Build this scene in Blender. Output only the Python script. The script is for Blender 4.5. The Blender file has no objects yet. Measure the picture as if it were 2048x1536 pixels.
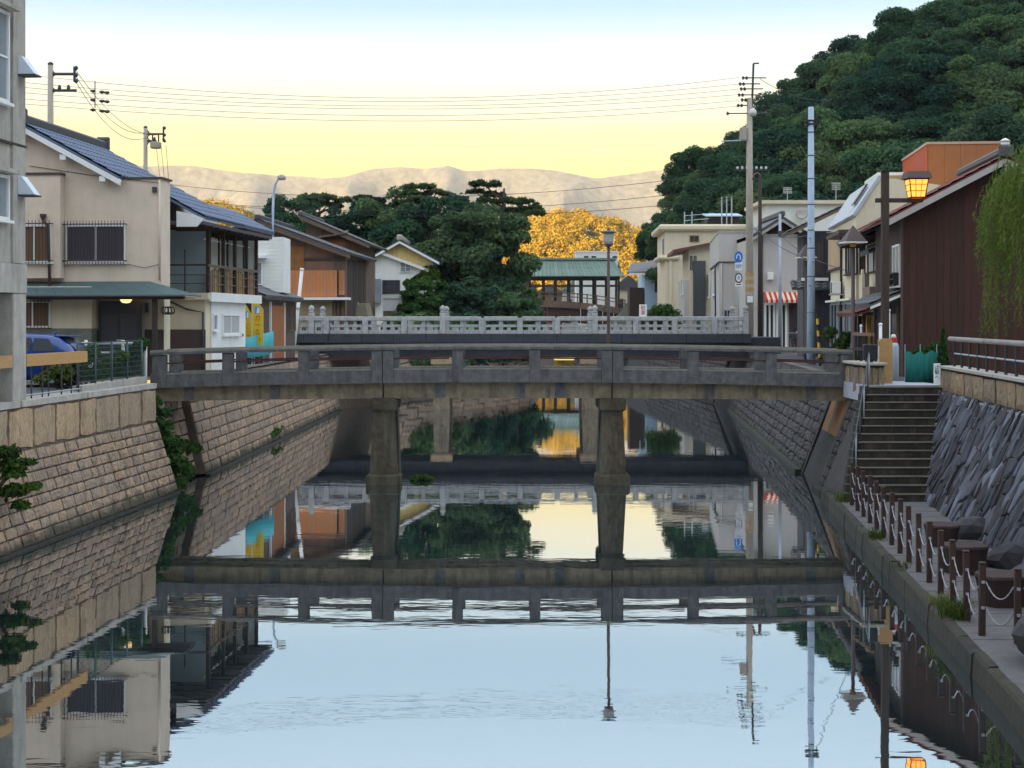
import bpy, math, random
import numpy as np
from mathutils import Vector, Matrix
R = math.radians
FPX = 3076.0            # focal length in photo pixels (2048 wide)
HC = 4.5                # eye height above the water
scene = bpy.context.scene
COL = scene.collection

# ------------------------------------------------------------------ camera
cam_d = bpy.data.cameras.new('camera')
cam_d.sensor_width = 36.0
cam_d.lens = 36.0 * FPX / 2048.0
cam_d.shift_y = -128.0 / 2048.0
cam_d.clip_start = 0.1
cam_d.clip_end = 20000
cam = bpy.data.objects.new('camera', cam_d)
cam.location = (0, 0, HC)
cam.rotation_euler = (R(90), 0, 0)
COL.objects.link(cam)
scene.camera = cam

# ------------------------------------------------------------------ sky and sun
SUN_EL, SUN_AZ = 7.0, -38.0      # low sun behind the camera, a little to its left
w = bpy.data.worlds.new('World')
scene.world = w
w.use_nodes = True
nt = w.node_tree
nt.nodes.clear()
out = nt.nodes.new('ShaderNodeOutputWorld')
bg = nt.nodes.new('ShaderNodeBackground')
sky = nt.nodes.new('ShaderNodeTexSky')
sky.sky_type = 'NISHITA'
sky.sun_disc = False
sky.sun_elevation = R(SUN_EL)
sky.sun_rotation = R(180 + 38)
sky.altitude = 50
sky.air_density = 1.0
sky.dust_density = 2.5
sky.ozone_density = 1.0
SKY_K = 0.10
bg.inputs['Strength'].default_value = 1.0
tc = nt.nodes.new('ShaderNodeTexCoord')
sep = nt.nodes.new('ShaderNodeSeparateXYZ')
nt.links.new(tc.outputs['Generated'], sep.inputs[0])
ramp = nt.nodes.new('ShaderNodeValToRGB')
els = [(0.00, (0.29, 0.222, 0.055)), (0.088, (0.30, 0.236, 0.036)), (0.116, (0.305, 0.255, 0.078)), (0.138, (0.30, 0.283, 0.20)),
       (0.164, (0.25, 0.295, 0.295)), (0.205, (0.098, 0.198, 0.285)), (0.30, (0.195, 0.285, 0.365)), (0.60, (0.42, 0.48, 0.56)), (1.0, (0.50, 0.555, 0.635))]
cr = ramp.color_ramp
cr.interpolation = 'EASE'
while len(cr.elements) < len(els):
    cr.elements.new(0.5)
for e, (p, c) in zip(cr.elements, els):
    e.position = p
    e.color = (*c, 1)
nt.links.new(sep.outputs['Z'], ramp.inputs[0])
mulk = nt.nodes.new('ShaderNodeVectorMath'); mulk.operation = 'SCALE'
mulk.inputs['Scale'].default_value = SKY_K
nt.links.new(sky.outputs[0], mulk.inputs[0])
mixw = nt.nodes.new('ShaderNodeMix'); mixw.data_type = 'RGBA'
mixw.inputs['Factor'].default_value = 0.87
nt.links.new(mulk.outputs[0], mixw.inputs['A'])
nt.links.new(ramp.outputs[0], mixw.inputs['B'])
nt.links.new(mixw.outputs['Result'], bg.inputs['Color'])
nt.links.new(bg.outputs[0], out.inputs[0])

sun_d = bpy.data.lights.new('sun', 'SUN')
sun_d.energy = 5.0
sun_d.angle = R(0.5)
sun_d.color = (1.0, 0.66, 0.30)
sun = bpy.data.objects.new('sun', sun_d)
az, el = R(SUN_AZ), R(SUN_EL)
to_sun = Vector((math.sin(az) * math.cos(el), -math.cos(az) * math.cos(el), math.sin(el)))
sun.rotation_euler = to_sun.to_track_quat('Z', 'Y').to_euler()
sun.location = (0, -50, 150)
COL.objects.link(sun)

vs = scene.view_settings
vs.view_transform = 'Standard'
vs.look = 'None'
vs.exposure = 1.95
vs.gamma = 1.0
vs.use_curve_mapping = False

# ------------------------------------------------------------------ small helpers
RNG = random.Random(7)
NPR = np.random.default_rng(7)

def at(u, v, Y):
    return Vector(((u - 1024) * Y / FPX, Y, HC - (v - 640) * Y / FPX))

def YW(v, z=0.0):
    return (HC - z) * FPX / (v - 640)

class Fr:
    """local frame of a building: x to the right along its front, y away along the canal, z up from its base"""
    def __init__(s, u0, Y0, th, z0=2.8):
        s.X0 = (u0 - 1024) * Y0 / FPX; s.Y0 = Y0; s.th = th; s.z0 = z0
        s.c = math.cos(th); s.s = math.sin(th)
    @property
    def loc(s): return (s.X0, s.Y0, s.z0)
    @property
    def rz(s): return -s.th
    def fx(s, u, yl=0.0):
        g = (u - 1024) / FPX
        return (g * (s.Y0 + yl * s.c) - s.X0 - yl * s.s) / (s.c + g * s.s)
    def sy(s, u, xl=0.0):
        g = (u - 1024) / FPX
        return (g * (s.Y0 - xl * s.s) - s.X0 - xl * s.c) / (s.s - g * s.c)
    def depth(s, x, y): return s.Y0 - x * s.s + y * s.c
    def lz(s, v, x=0.0, y=0.0):
        return HC - (v - 640) * s.depth(x, y) / FPX - s.z0
    def fz(s, u, v, yl=0.0): return s.lz(v, s.fx(u, yl), yl)
    def sz(s, u, v, xl=0.0): return s.lz(v, xl, s.sy(u, xl))

class MB:
    def __init__(s): s.v = []; s.f = []
    def add(s, vs, fs):
        n = len(s.v); s.v += [tuple(p) for p in vs]; s.f += [tuple(i + n for i in f) for f in fs]; return s
    def box(s, x0, x1, y0, y1, z0, z1):
        if x0 > x1: x0, x1 = x1, x0
        if y0 > y1: y0, y1 = y1, y0
        if z0 > z1: z0, z1 = z1, z0
        return s.add([(x0,y0,z0),(x1,y0,z0),(x1,y1,z0),(x0,y1,z0),(x0,y0,z1),(x1,y0,z1),(x1,y1,z1),(x0,y1,z1)],
                     [(0,3,2,1),(4,5,6,7),(0,1,5,4),(1,2,6,5),(2,3,7,6),(3,0,4,7)])
    def hexa(s, p):
        """eight corners: bottom four counter-clockwise, top four"""
        return s.add(p, [(0,3,2,1),(4,5,6,7),(0,1,5,4),(1,2,6,5),(2,3,7,6),(3,0,4,7)])
    def quad(s, *p): return s.add(p, [tuple(range(len(p)))])
    def prism(s, poly, a0, a1, axis='y'):
        """poly = 2-D outline; axis y: (x,z), axis x: (y,z), axis z: (x,y)"""
        n = len(poly)
        def P(q, a):
            if axis == 'y': return (q[0], a, q[1])
            if axis == 'x': return (a, q[0], q[1])
            return (q[0], q[1], a)
        A = [P(q, a0) for q in poly] + [P(q, a1) for q in poly]
        F = [tuple(range(n)), tuple(range(2 * n - 1, n - 1, -1))]
        for i in range(n):
            j = (i + 1) % n
            F.append((i, i + n, j + n, j))
        return s.add(A, F)
    def cbox(s, x0, x1, y0, y1, z0, z1, b=0.01):
        """box with chamfered edges"""
        if x0 > x1: x0, x1 = x1, x0
        if y0 > y1: y0, y1 = y1, y0
        if z0 > z1: z0, z1 = z1, z0
        b = min(b, (x1-x0)/2.01, (y1-y0)/2.01, (z1-z0)/2.01)
        rings = []
        for z, i in ((z0, b), (z0 + b, 0), (z1 - b, 0), (z1, b)):
            xa, xb, ya, yb = x0 + i, x1 - i, y0 + i, y1 - i
            c = b if i == 0 else 0.0
            c = max(c, b * 0.5)
            rings.append([(xa+c,ya,z),(xb-c,ya,z),(xb,ya+c,z),(xb,yb-c,z),(xb-c,yb,z),(xa+c,yb,z),(xa,yb-c,z),(xa,ya+c,z)])
        V = [p for r in rings for p in r]
        F = [tuple(range(7, -1, -1)), tuple(range(24, 32))]
        for r in range(3):
            for i in range(8):
                j = (i + 1) % 8
                F.append((r*8+i, r*8+j, r*8+8+j, r*8+8+i))
        return s.add(V, F)
    def tube(s, pts, r, n=6, cap=True):
        pts = [Vector(p) for p in pts]
        rs = r if isinstance(r, (list, tuple)) else [r] * len(pts)
        V = []; F = []
        up = Vector((0, 0, 1))
        for i, p in enumerate(pts):
            d = (pts[min(i + 1, len(pts) - 1)] - pts[max(i - 1, 0)])
            d = d.normalized() if d.length > 1e-9 else up
            a = d.cross(up)
            if a.length < 1e-3: a = d.cross(Vector((1, 0, 0)))
            a.normalize(); b = d.cross(a)
            for k in range(n):
                t = 2 * math.pi * k / n
                V.append(p + (a * math.cos(t) + b * math.sin(t)) * rs[i])
        for i in range(len(pts) - 1):
            for k in range(n):
                j = (k + 1) % n
                F.append((i*n+k, i*n+j, i*n+n+j, i*n+n+k))
        if cap:
            F.append(tuple(range(n - 1, -1, -1))); F.append(tuple(range((len(pts)-1)*n, len(pts)*n)))
        return s.add(V, F)
    def lathe(s, prof, c=(0, 0, 0), n=12):
        """prof = [(r, z)...] about the vertical axis"""
        V = []; F = []
        for r, z in prof:
            for k in range(n):
                t = 2 * math.pi * k / n
                V.append((c[0] + r * math.cos(t), c[1] + r * math.sin(t), c[2] + z))
        for i in range(len(prof) - 1):
            for k in range(n):
                j = (k + 1) % n
                F.append((i*n+k, i*n+j, i*n+n+j, i*n+n+k))
        F.append(tuple(range(n - 1, -1, -1))); F.append(tuple(range((len(prof)-1)*n, len(prof)*n)))
        return s.add(V, F)
    def mesh(s, name, mat, smooth=False):
        me = bpy.data.meshes.new(name)
        me.from_pydata(s.v, [], s.f)
        me.update()
        if smooth:
            me.polygons.foreach_set('use_smooth', [True] * len(me.polygons))
        if mat is not None: me.materials.append(mat)
        return me
    def build(s, name, mat, parent=None, smooth=False, loc=None, rz=0.0):
        return link(name, s.mesh(name, mat, smooth), parent, loc, rz)

def link(name, me, parent=None, loc=None, rz=0.0):
    o = bpy.data.objects.new(name, me)
    COL.objects.link(o)
    if parent is not None: o.parent = parent
    if loc is not None: o.location = loc
    if rz: o.rotation_euler = (0, 0, rz)
    return o

def tag(o, label, cat, group=None):
    o['label'] = label; o['category'] = cat
    if group: o['group'] = group
    return o

def thing(name, label, cat, loc=(0, 0, 0), rz=0.0, group=None):
    o = bpy.data.objects.new(name, None)
    o.empty_display_size = 0.3
    COL.objects.link(o)
    o.location = loc; o.rotation_euler = (0, 0, rz)
    return tag(o, label, cat, group)

def struct(o):
    o['kind'] = 'structure'
    return o

def stuff(o):
    o['kind'] = 'stuff'
    return o

def copy_tree(o, parent=None):
    c = o.copy(); COL.objects.link(c); c.parent = parent
    for ch in list(o.children): copy_tree(ch, c)
    return c

# ------------------------------------------------------------------ materials
def _n(nt, t): return nt.nodes.new(t)

def mat(name, col, rough=0.8, var=0.18, scale=3.0, stretch=(1, 1, 1), bump=0.15, bscale=25.0, rand=0.0, stain=0.0,
        stain_col=None, metal=0.0, spec=0.3, coord='Object', tide=0.0):
    """base colour with blotchy variation, optional per-object variation, fine relief and dark streaky staining"""
    m = bpy.data.materials.new(name); m.use_nodes = True
    nt = m.node_tree; L = nt.links
    b = nt.nodes['Principled BSDF']
    b.inputs['Roughness'].default_value = rough
    b.inputs['Metallic'].default_value = metal
    b.inputs['Specular IOR Level'].default_value = spec
    tc = _n(nt, 'ShaderNodeTexCoord')
    mp = _n(nt, 'ShaderNodeMapping'); mp.inputs['Scale'].default_value = stretch
    cs = _n(nt, 'ShaderNodeNewGeometry').outputs['Position'] if coord == 'World' else tc.outputs[coord]
    L.new(cs, mp.inputs[0])
    no = _n(nt, 'ShaderNodeTexNoise'); no.inputs['Scale'].default_value = scale; no.inputs['Detail'].default_value = 6; no.inputs['Roughness'].default_value = 0.65
    L.new(mp.outputs[0], no.inputs['Vector'])
    mr = _n(nt, 'ShaderNodeMapRange'); mr.inputs[1].default_value = 0.25; mr.inputs[2].default_value = 0.75
    mr.inputs[3].default_value = 1 - var; mr.inputs[4].default_value = 1 + var
    L.new(no.outputs['Fac'], mr.inputs[0])
    val = mr.outputs[0]
    if rand > 0:
        oi = _n(nt, 'ShaderNodeObjectInfo')
        mr2 = _n(nt, 'ShaderNodeMapRange'); mr2.inputs[3].default_value = 1 - rand; mr2.inputs[4].default_value = 1 + rand
        L.new(oi.outputs['Random'], mr2.inputs[0])
        mu = _n(nt, 'ShaderNodeMath'); mu.operation = 'MULTIPLY'
        L.new(val, mu.inputs[0]); L.new(mr2.outputs[0], mu.inputs[1]); val = mu.outputs[0]
    sc = _n(nt, 'ShaderNodeVectorMath'); sc.operation = 'SCALE'; sc.inputs[0].default_value = col
    L.new(val, sc.inputs['Scale'])
    colr = sc.outputs[0]
    if rand > 0:      # slight hue drift from piece to piece
        hs = _n(nt, 'ShaderNodeHueSaturation')
        ma = _n(nt, 'ShaderNodeMath'); ma.operation = 'MULTIPLY_ADD'
        L.new(oi.outputs['Random'], ma.inputs[0]); ma.inputs[1].default_value = rand * 1.2; ma.inputs[2].default_value = 1 - rand * 0.5
        L.new(ma.outputs[0], hs.inputs['Saturation']); L.new(colr, hs.inputs['Color']); colr = hs.outputs[0]
    if stain > 0:
        n2 = _n(nt, 'ShaderNodeTexNoise'); n2.inputs['Scale'].default_value = 1.6; n2.inputs['Detail'].default_value = 8; n2.inputs['Roughness'].default_value = 0.7
        mp2 = _n(nt, 'ShaderNodeMapping'); mp2.inputs['Scale'].default_value = (2.2, 2.2, 0.35); L.new(cs, mp2.inputs[0]); L.new(mp2.outputs[0], n2.inputs['Vector'])
        r2 = _n(nt, 'ShaderNodeMapRange'); r2.inputs[1].default_value = 0.48; r2.inputs[2].default_value = 0.72; r2.inputs[3].default_value = 0; r2.inputs[4].default_value = stain
        L.new(n2.outputs['Fac'], r2.inputs[0])
        mx = _n(nt, 'ShaderNodeMix'); mx.data_type = 'RGBA'
        L.new(r2.outputs[0], mx.inputs['Factor']); L.new(colr, mx.inputs['A'])
        sc2 = stain_col or tuple(c * 0.35 for c in col)
        mx.inputs['B'].default_value = (*sc2, 1); colr = mx.outputs['Result']
    if tide > 0:      # band of dark algae just above the water
        ge = _n(nt, 'ShaderNodeNewGeometry'); sx = _n(nt, 'ShaderNodeSeparateXYZ'); L.new(ge.outputs['Position'], sx.inputs[0])
        nz = _n(nt, 'ShaderNodeTexNoise'); nz.inputs['Scale'].default_value = 2.2; nz.inputs['Detail'].default_value = 5; L.new(ge.outputs['Position'], nz.inputs['Vector'])
        ad = _n(nt, 'ShaderNodeMath'); ad.operation = 'MULTIPLY_ADD'; ad.inputs[1].default_value = -0.5; L.new(nz.outputs['Fac'], ad.inputs[0]); L.new(sx.outputs['Z'], ad.inputs[2])
        rt = _n(nt, 'ShaderNodeMapRange'); rt.inputs[1].default_value = tide - 0.32; rt.inputs[2].default_value = tide - 0.10; rt.inputs[3].default_value = 0.85; rt.inputs[4].default_value = 0.0
        L.new(ad.outputs[0], rt.inputs[0])
        mt_ = _n(nt, 'ShaderNodeMix'); mt_.data_type = 'RGBA'; L.new(rt.outputs[0], mt_.inputs['Factor']); L.new(colr, mt_.inputs['A']); mt_.inputs['B'].default_value = (0.032, 0.034, 0.022, 1)
        colr = mt_.outputs['Result']
    L.new(colr, b.inputs['Base Color'])
    if bump > 0:
        nb = _n(nt, 'ShaderNodeTexNoise'); nb.inputs['Scale'].default_value = bscale; nb.inputs['Detail'].default_value = 5
        L.new(mp.outputs[0], nb.inputs['Vector'])
        bp = _n(nt, 'ShaderNodeBump'); bp.inputs['Strength'].default_value = bump; bp.inputs['Distance'].default_value = 0.02
        L.new(nb.outputs['Fac'], bp.inputs['Height']); L.new(bp.outputs[0], b.inputs['Normal'])
    return m

def glass_mat(name, col=(0.03, 0.035, 0.04), rough=0.08):
    m = bpy.data.materials.new(name); m.use_nodes = True
    b = m.node_tree.nodes['Principled BSDF']
    b.inputs['Base Color'].default_value = (*col, 1); b.inputs['Roughness'].default_value = rough
    b.inputs['Specular IOR Level'].default_value = 0.6
    return m

def emit_mat(name, col, strength, base=None):
    m = bpy.data.materials.new(name); m.use_nodes = True
    b = m.node_tree.nodes['Principled BSDF']
    b.inputs['Base Color'].default_value = (*(base or col), 1); b.inputs['Roughness'].default_value = 0.5
    b.inputs['Emission Color'].default_value = (*col, 1); b.inputs['Emission Strength'].default_value = strength
    return m

def leaf_mat(name, cols, trans=0.35, scale=0.35):
    m = bpy.data.materials.new(name); m.use_nodes = True
    nt = m.node_tree; L = nt.links; nt.nodes.clear()
    o = _n(nt, 'ShaderNodeOutputMaterial')
    tc = _n(nt, 'ShaderNodeTexCoord'); oi = _n(nt, 'ShaderNodeObjectInfo'); geo = _n(nt, 'ShaderNodeNewGeometry')
    no = _n(nt, 'ShaderNodeTexNoise'); no.inputs['Scale'].default_value = scale; no.inputs['Detail'].default_value = 4
    L.new(geo.outputs['Position'], no.inputs['Vector'])
    a1 = _n(nt, 'ShaderNodeMath'); a1.operation = 'MULTIPLY_ADD'; a1.inputs[1].default_value = 0.30; L.new(geo.outputs['Random Per Island'], a1.inputs[0])
    a2 = _n(nt, 'ShaderNodeMath'); a2.operation = 'MULTIPLY_ADD'; a2.inputs[1].default_value = 0.8; a2.inputs[2].default_value = -0.34
    L.new(no.outputs['Fac'], a2.inputs[0]); L.new(a2.outputs[0], a1.inputs[2])
    a3 = _n(nt, 'ShaderNodeMath'); a3.operation = 'MULTIPLY_ADD'; a3.inputs[1].default_value = 0.6; L.new(oi.outputs['Random'], a3.inputs[0]); L.new(a1.outputs[0], a3.inputs[2])
    rp = _n(nt, 'ShaderNodeValToRGB')
    while len(rp.color_ramp.elements) < len(cols): rp.color_ramp.elements.new(0.5)
    for i, (e, c) in enumerate(zip(rp.color_ramp.elements, cols)):
        e.position = 0.1 + 0.8 * i / (len(cols) - 1); e.color = (*c, 1)
    L.new(a3.outputs[0], rp.inputs[0])
    d = _n(nt, 'ShaderNodeBsdfDiffuse'); t = _n(nt, 'ShaderNodeBsdfTranslucent'); mx = _n(nt, 'ShaderNodeMixShader')
    mx.inputs[0].default_value = trans
    L.new(rp.outputs[0], d.inputs[0]); L.new(rp.outputs[0], t.inputs[0]); L.new(d.outputs[0], mx.inputs[1]); L.new(t.outputs[0], mx.inputs[2])
    L.new(mx.outputs[0], o.inputs[0])
    return m

M = {}
M['concrete'] = mat('concrete', (0.40, 0.37, 0.325), 0.9, 0.2, 3.0, bump=0.3, stain=0.6, stain_col=(0.17, 0.15, 0.13))
M['bridge_concrete'] = mat('bridge_concrete', (0.112, 0.108, 0.108), 0.92, 0.45, 5.0, bump=0.4, stain=0.8, stain_col=(0.045, 0.045, 0.045))
M['rail_cap'] = mat('rail_cap_concrete', (0.23, 0.21, 0.175), 0.92, 0.3, 5.0, stretch=(0.5, 1, 1), bump=0.4, stain=0.5)
M['girder'] = mat('girder_concrete', (0.205, 0.165, 0.112), 0.92, 0.4, 4.0, bump=0.3, stain=0.85, stain_col=(0.05, 0.043, 0.034))
M['pier'] = mat('pier_stone', (0.058, 0.048, 0.032), 0.95, 0.5, 5.0, bump=0.7, stain=0.6, stain_col=(0.17, 0.16, 0.115))
M['white_stone'] = mat('pale_granite', (0.35, 0.35, 0.345), 0.85, 0.25, 5.0, bump=0.3, stain=0.45)
M['dark_concrete'] = mat('dark_concrete', (0.045, 0.047, 0.055), 0.95, 0.25, 2.0, stain=0.5)
M['stone_l'] = mat('tan_wall_stone', (0.30, 0.215, 0.15), 0.95, 0.45, 11.0, stretch=(1, 1.6, 0.7), bump=1.0, bscale=26, rand=0.2, stain=0.8, stain_col=(0.085, 0.063, 0.05), coord='World', tide=0.22)
M['cap_l'] = mat('ochre_cap_stone', (0.36, 0.26, 0.165), 0.95, 0.5, 16.0, stretch=(1.5, 1.5, 0.6), bump=1.0, bscale=26, rand=0.14, stain=0.6, stain_col=(0.14, 0.10, 0.07), coord='World')
M['stone_r'] = mat('grey_wall_stone', (0.052, 0.046, 0.045), 0.9, 0.4, 8.0, bump=0.9, rand=0.25, stain=0.5, stain_col=(0.105, 0.09, 0.078), coord='World', tide=0.18)
M['slab_r'] = mat('blue_grey_slab_stone', (0.095, 0.099, 0.118), 0.8, 0.5, 7.0, stretch=(1.6, 1.6, 0.5), bump=0.8, rand=0.0, stain=0.5, stain_col=(0.05, 0.045, 0.045), coord='World')
def _slab_tones(m):
    nt = m.node_tree; b = nt.nodes['Principled BSDF']; src = b.inputs['Base Color'].links[0].from_socket
    oi = _n(nt, 'ShaderNodeObjectInfo'); rp = _n(nt, 'ShaderNodeValToRGB')
    cs = [(0.0, (0.30, 0.27, 0.27)), (0.25, (0.55, 0.48, 0.44)), (0.5, (0.5, 0.5, 0.53)), (0.75, (0.85, 0.85, 0.9)), (1.0, (1.75, 1.8, 1.85))]
    while len(rp.color_ramp.elements) < 5: rp.color_ramp.elements.new(0.5)
    for e, (p, c) in zip(rp.color_ramp.elements, cs): e.position = p; e.color = (*c, 1)
    nt.links.new(oi.outputs['Random'], rp.inputs[0])
    mx = _n(nt, 'ShaderNodeMix'); mx.data_type = 'RGBA'; mx.blend_type = 'MULTIPLY'; mx.inputs['Factor'].default_value = 1
    nt.links.new(src, mx.inputs['A']); nt.links.new(rp.outputs[0], mx.inputs['B']); nt.links.new(mx.outputs['Result'], b.inputs['Base Color'])
_slab_tones(M['slab_r'])
M['mortar_l'] = mat('tan_joint', (0.13, 0.095, 0.07), 1.0, 0.3, 5.0)
M['mortar'] = mat('dark_joint', (0.055, 0.05, 0.048), 1.0, 0.3, 5.0)
M['plaster'] = mat('beige_plaster', (0.66, 0.545, 0.43), 0.9, 0.10, 1.6, bump=0.08, stain=0.25, stain_col=(0.42, 0.34, 0.27))
M['cream'] = mat('cream_plaster', (0.66, 0.57, 0.42), 0.9, 0.07, 1.2, bump=0.06, stain=0.15)
M['grey_plaster'] = mat('grey_plaster', (0.50, 0.46, 0.43), 0.9, 0.07, 1.2, bump=0.05, stain=0.15)
M['blue_plaster'] = mat('pale_blue_wall', (0.33, 0.42, 0.47), 0.85, 0.08, 1.0, bump=0.03, stain=0.12)
M['off_white'] = mat('off_white_wall', (0.75, 0.74, 0.69), 0.85, 0.08, 1.4, bump=0.03, stain=0.12)
M['white'] = mat('white_paint', (0.78, 0.78, 0.76), 0.6, 0.05, 3.0, bump=0.02)
M['sky_blue'] = mat('light_blue_wall', (0.40, 0.53, 0.68), 0.8, 0.06, 2.0)
M['yellow_plaster'] = mat('yellow_plaster', (0.62, 0.46, 0.18), 0.9, 0.12, 2.0, stain=0.4)
M['brown_plank'] = mat('dark_brown_board', (0.062, 0.029, 0.023), 0.85, 0.32, 3.0, stretch=(8, 8, 0.4), bump=0.25, rand=0.16)
M['brown'] = mat('brown_paint', (0.10, 0.065, 0.055), 0.7, 0.15, 3.0)
M['wainscot'] = mat('dark_brown_panel', (0.085, 0.055, 0.052), 0.7, 0.12, 2.0)
M['wood_dark'] = mat('aged_dark_wood', (0.055, 0.038, 0.030), 0.85, 0.3, 4.0, stretch=(6, 6, 0.6), bump=0.25, rand=0.15)
M['wood_mid'] = mat('weathered_wood', (0.16, 0.105, 0.075), 0.85, 0.3, 4.0, stretch=(6, 6, 0.5), bump=0.25, rand=0.25)
M['wood_light'] = mat('pale_wood', (0.42, 0.25, 0.11), 0.75, 0.16, 5.0, stretch=(1, 1, 4), bump=0.15, rand=0.1)
M['ply'] = mat('orange_wall_board', (0.50, 0.20, 0.085), 0.8, 0.14, 3.0, stretch=(6, 6, 0.4), bump=0.15, rand=0.10)
M['orange'] = mat('orange_siding', (0.40, 0.085, 0.035), 0.8, 0.10, 2.0, rand=0.08)
M['orange2'] = mat('tan_orange_siding', (0.34, 0.135, 0.058), 0.8, 0.10, 2.0, rand=0.08)
M['tile_blue'] = mat('blue_grey_roof_tile', (0.105, 0.135, 0.20), 0.6, 0.15, 6.0, bump=0.1, rand=0.12, spec=0.35)
M['tile_dark'] = mat('dark_roof_tile', (0.07, 0.068, 0.072), 0.55, 0.25, 6.0, bump=0.15, rand=0.25, spec=0.5)
M['tile_red'] = mat('dark_red_roof_tile', (0.15, 0.05, 0.042), 0.6, 0.2, 6.0, rand=0.2)
M['copper'] = mat('green_copper_sheet', (0.125, 0.185, 0.150), 0.7, 0.16, 2.5, bump=0.08, rand=0.10, stain=0.25)
M['canopy_green'] = mat('dark_green_sheet', (0.065, 0.105, 0.105), 0.6, 0.15, 2.0, rand=0.1, stain=0.2)
M['metal'] = mat('galvanised_metal', (0.36, 0.40, 0.45), 0.5, 0.10, 5.0, bump=0.05, metal=0.3)
M['pole_blue'] = mat('pale_blue_grey_pole', (0.36, 0.44, 0.55), 0.55, 0.10, 6.0, bump=0.05)
M['pole_concrete'] = mat('pole_concrete', (0.40, 0.35, 0.29), 0.9, 0.12, 5.0, stain=0.3)
M['black_metal'] = mat('black_metal', (0.022, 0.022, 0.025), 0.5, 0.1, 5.0, bump=0.03)
M['dark_grey'] = mat('dark_grey_metal', (0.06, 0.065, 0.07), 0.6, 0.15, 5.0, bump=0.05)
M['brown_metal'] = mat('brown_metal', (0.075, 0.05, 0.048), 0.55, 0.12, 5.0, bump=0.04)
M['red_pipe'] = mat('rusty_red_pipe', (0.085, 0.034, 0.030), 0.7, 0.2, 8.0)
M['white_pipe'] = mat('white_pipe', (0.72, 0.72, 0.70), 0.5, 0.08, 8.0)
M['chain'] = mat('pale_chain', (0.27, 0.27, 0.29), 0.5, 0.1, 8.0)
M['post_brown'] = mat('red_brown_post', (0.042, 0.022, 0.018), 0.7, 0.2, 6.0, rand=0.15)
M['path'] = mat('walkway_paving', (0.115, 0.108, 0.108), 0.9, 0.2, 4.0, bump=0.25, stain=0.3)
M['kerb'] = mat('mossy_kerb_stone', (0.036, 0.033, 0.025), 0.95, 0.4, 8.0, bump=0.6, rand=0.2, stain=0.6, stain_col=(0.07, 0.062, 0.045), coord='World')
M['asphalt'] = mat('asphalt', (0.07, 0.07, 0.072), 0.95, 0.2, 6.0, bump=0.2)
M['soil'] = mat('ground_soil', (0.16, 0.145, 0.115), 0.95, 0.3, 0.3, bump=0.2)
M['glass'] = glass_mat('window_glass', (0.05, 0.06, 0.07))
M['glass_grey'] = glass_mat('frosted_glass', (0.24, 0.27, 0.29), 0.25)
M['glass_dark'] = glass_mat('dark_glass', (0.05, 0.045, 0.06), 0.15)
M['curtain'] = mat('pale_curtain_behind_glass', (0.42, 0.42, 0.40), 0.5, 0.2, 3.0, stretch=(5, 5, 0.4), spec=0.5)
M['shutter'] = mat('slatted_brown_shutter', (0.16, 0.09, 0.05), 0.7, 0.25, 3.0, stretch=(10, 10, 0.3))
M['roller'] = mat('beige_roller_shutter', (0.32, 0.26, 0.16), 0.6, 0.06, 3.0)
M['tin'] = mat('rusty_tin_sheet', (0.20, 0.22, 0.25), 0.7, 0.4, 3.0, stretch=(4, 4, 0.4), rand=0.2, stain=0.6, stain_col=(0.10, 0.075, 0.06))
M['moss_roof'] = mat('mossy_board', (0.20, 0.17, 0.11), 0.95, 0.3, 4.0, stain=0.5)
M['soffit'] = mat('dark_soffit_board', (0.075, 0.07, 0.075), 0.8, 0.15, 3.0, rand=0.12)
M['turquoise'] = mat('turquoise_sheet', (0.045, 0.36, 0.40), 0.6, 0.10, 3.0, bump=0.1)
M['teal_net'] = mat('teal_net', (0.009, 0.135, 0.115), 0.8, 0.25, 5.0, stretch=(5, 5, 0.6), bump=0.3)
M['banner'] = mat('yellow_banner_cloth', (0.72, 0.50, 0.035), 0.8, 0.08, 3.0)
M['red'] = mat('red_paint', (0.50, 0.035, 0.025), 0.5, 0.08, 4.0)
M['orange_red'] = mat('orange_red_print', (0.62, 0.12, 0.02), 0.7, 0.08, 4.0)
M['print_blue'] = mat('blue_print', (0.08, 0.30, 0.62), 0.6, 0.08, 4.0)
M['sign_blue'] = mat('sign_blue', (0.015, 0.19, 0.62), 0.4, 0.04, 4.0)
M['black_print'] = mat('black_print', (0.02, 0.02, 0.022), 0.6, 0.05, 4.0)
M['yellow'] = mat('safety_yellow', (0.65, 0.42, 0.05), 0.6, 0.08, 4.0)
M['gold'] = mat('ochre_post_paint', (0.50, 0.26, 0.055), 0.7, 0.12, 4.0)
M['car_paint'] = mat('deep_blue_car_paint', (0.002, 0.042, 0.22), 0.2, 0.03, 2.0, bump=0.0, spec=0.6)
M['rubber'] = mat('black_rubber', (0.02, 0.02, 0.02), 0.85, 0.1, 8.0)
M['bark'] = mat('tree_bark', (0.075, 0.058, 0.045), 0.95, 0.3, 5.0, stretch=(3, 3, 0.6), bump=0.5)
M['rock'] = mat('rough_rock', (0.06, 0.056, 0.06), 0.9, 0.35, 3.0, bump=0.8, bscale=9, rand=0.2)
M['bench'] = mat('dark_red_brown_stump', (0.034, 0.019, 0.017), 0.75, 0.25, 5.0, bump=0.3, rand=0.15)
M['wire'] = mat('black_cable', (0.02, 0.02, 0.022), 0.6, 0.0, 5.0, bump=0.0)
M['insul'] = mat('dark_insulator', (0.035, 0.045, 0.05), 0.4, 0.05, 5.0, bump=0.0)
M['ceramic'] = mat('pale_ceramic', (0.62, 0.60, 0.56), 0.35, 0.05, 5.0, bump=0.0)
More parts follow.
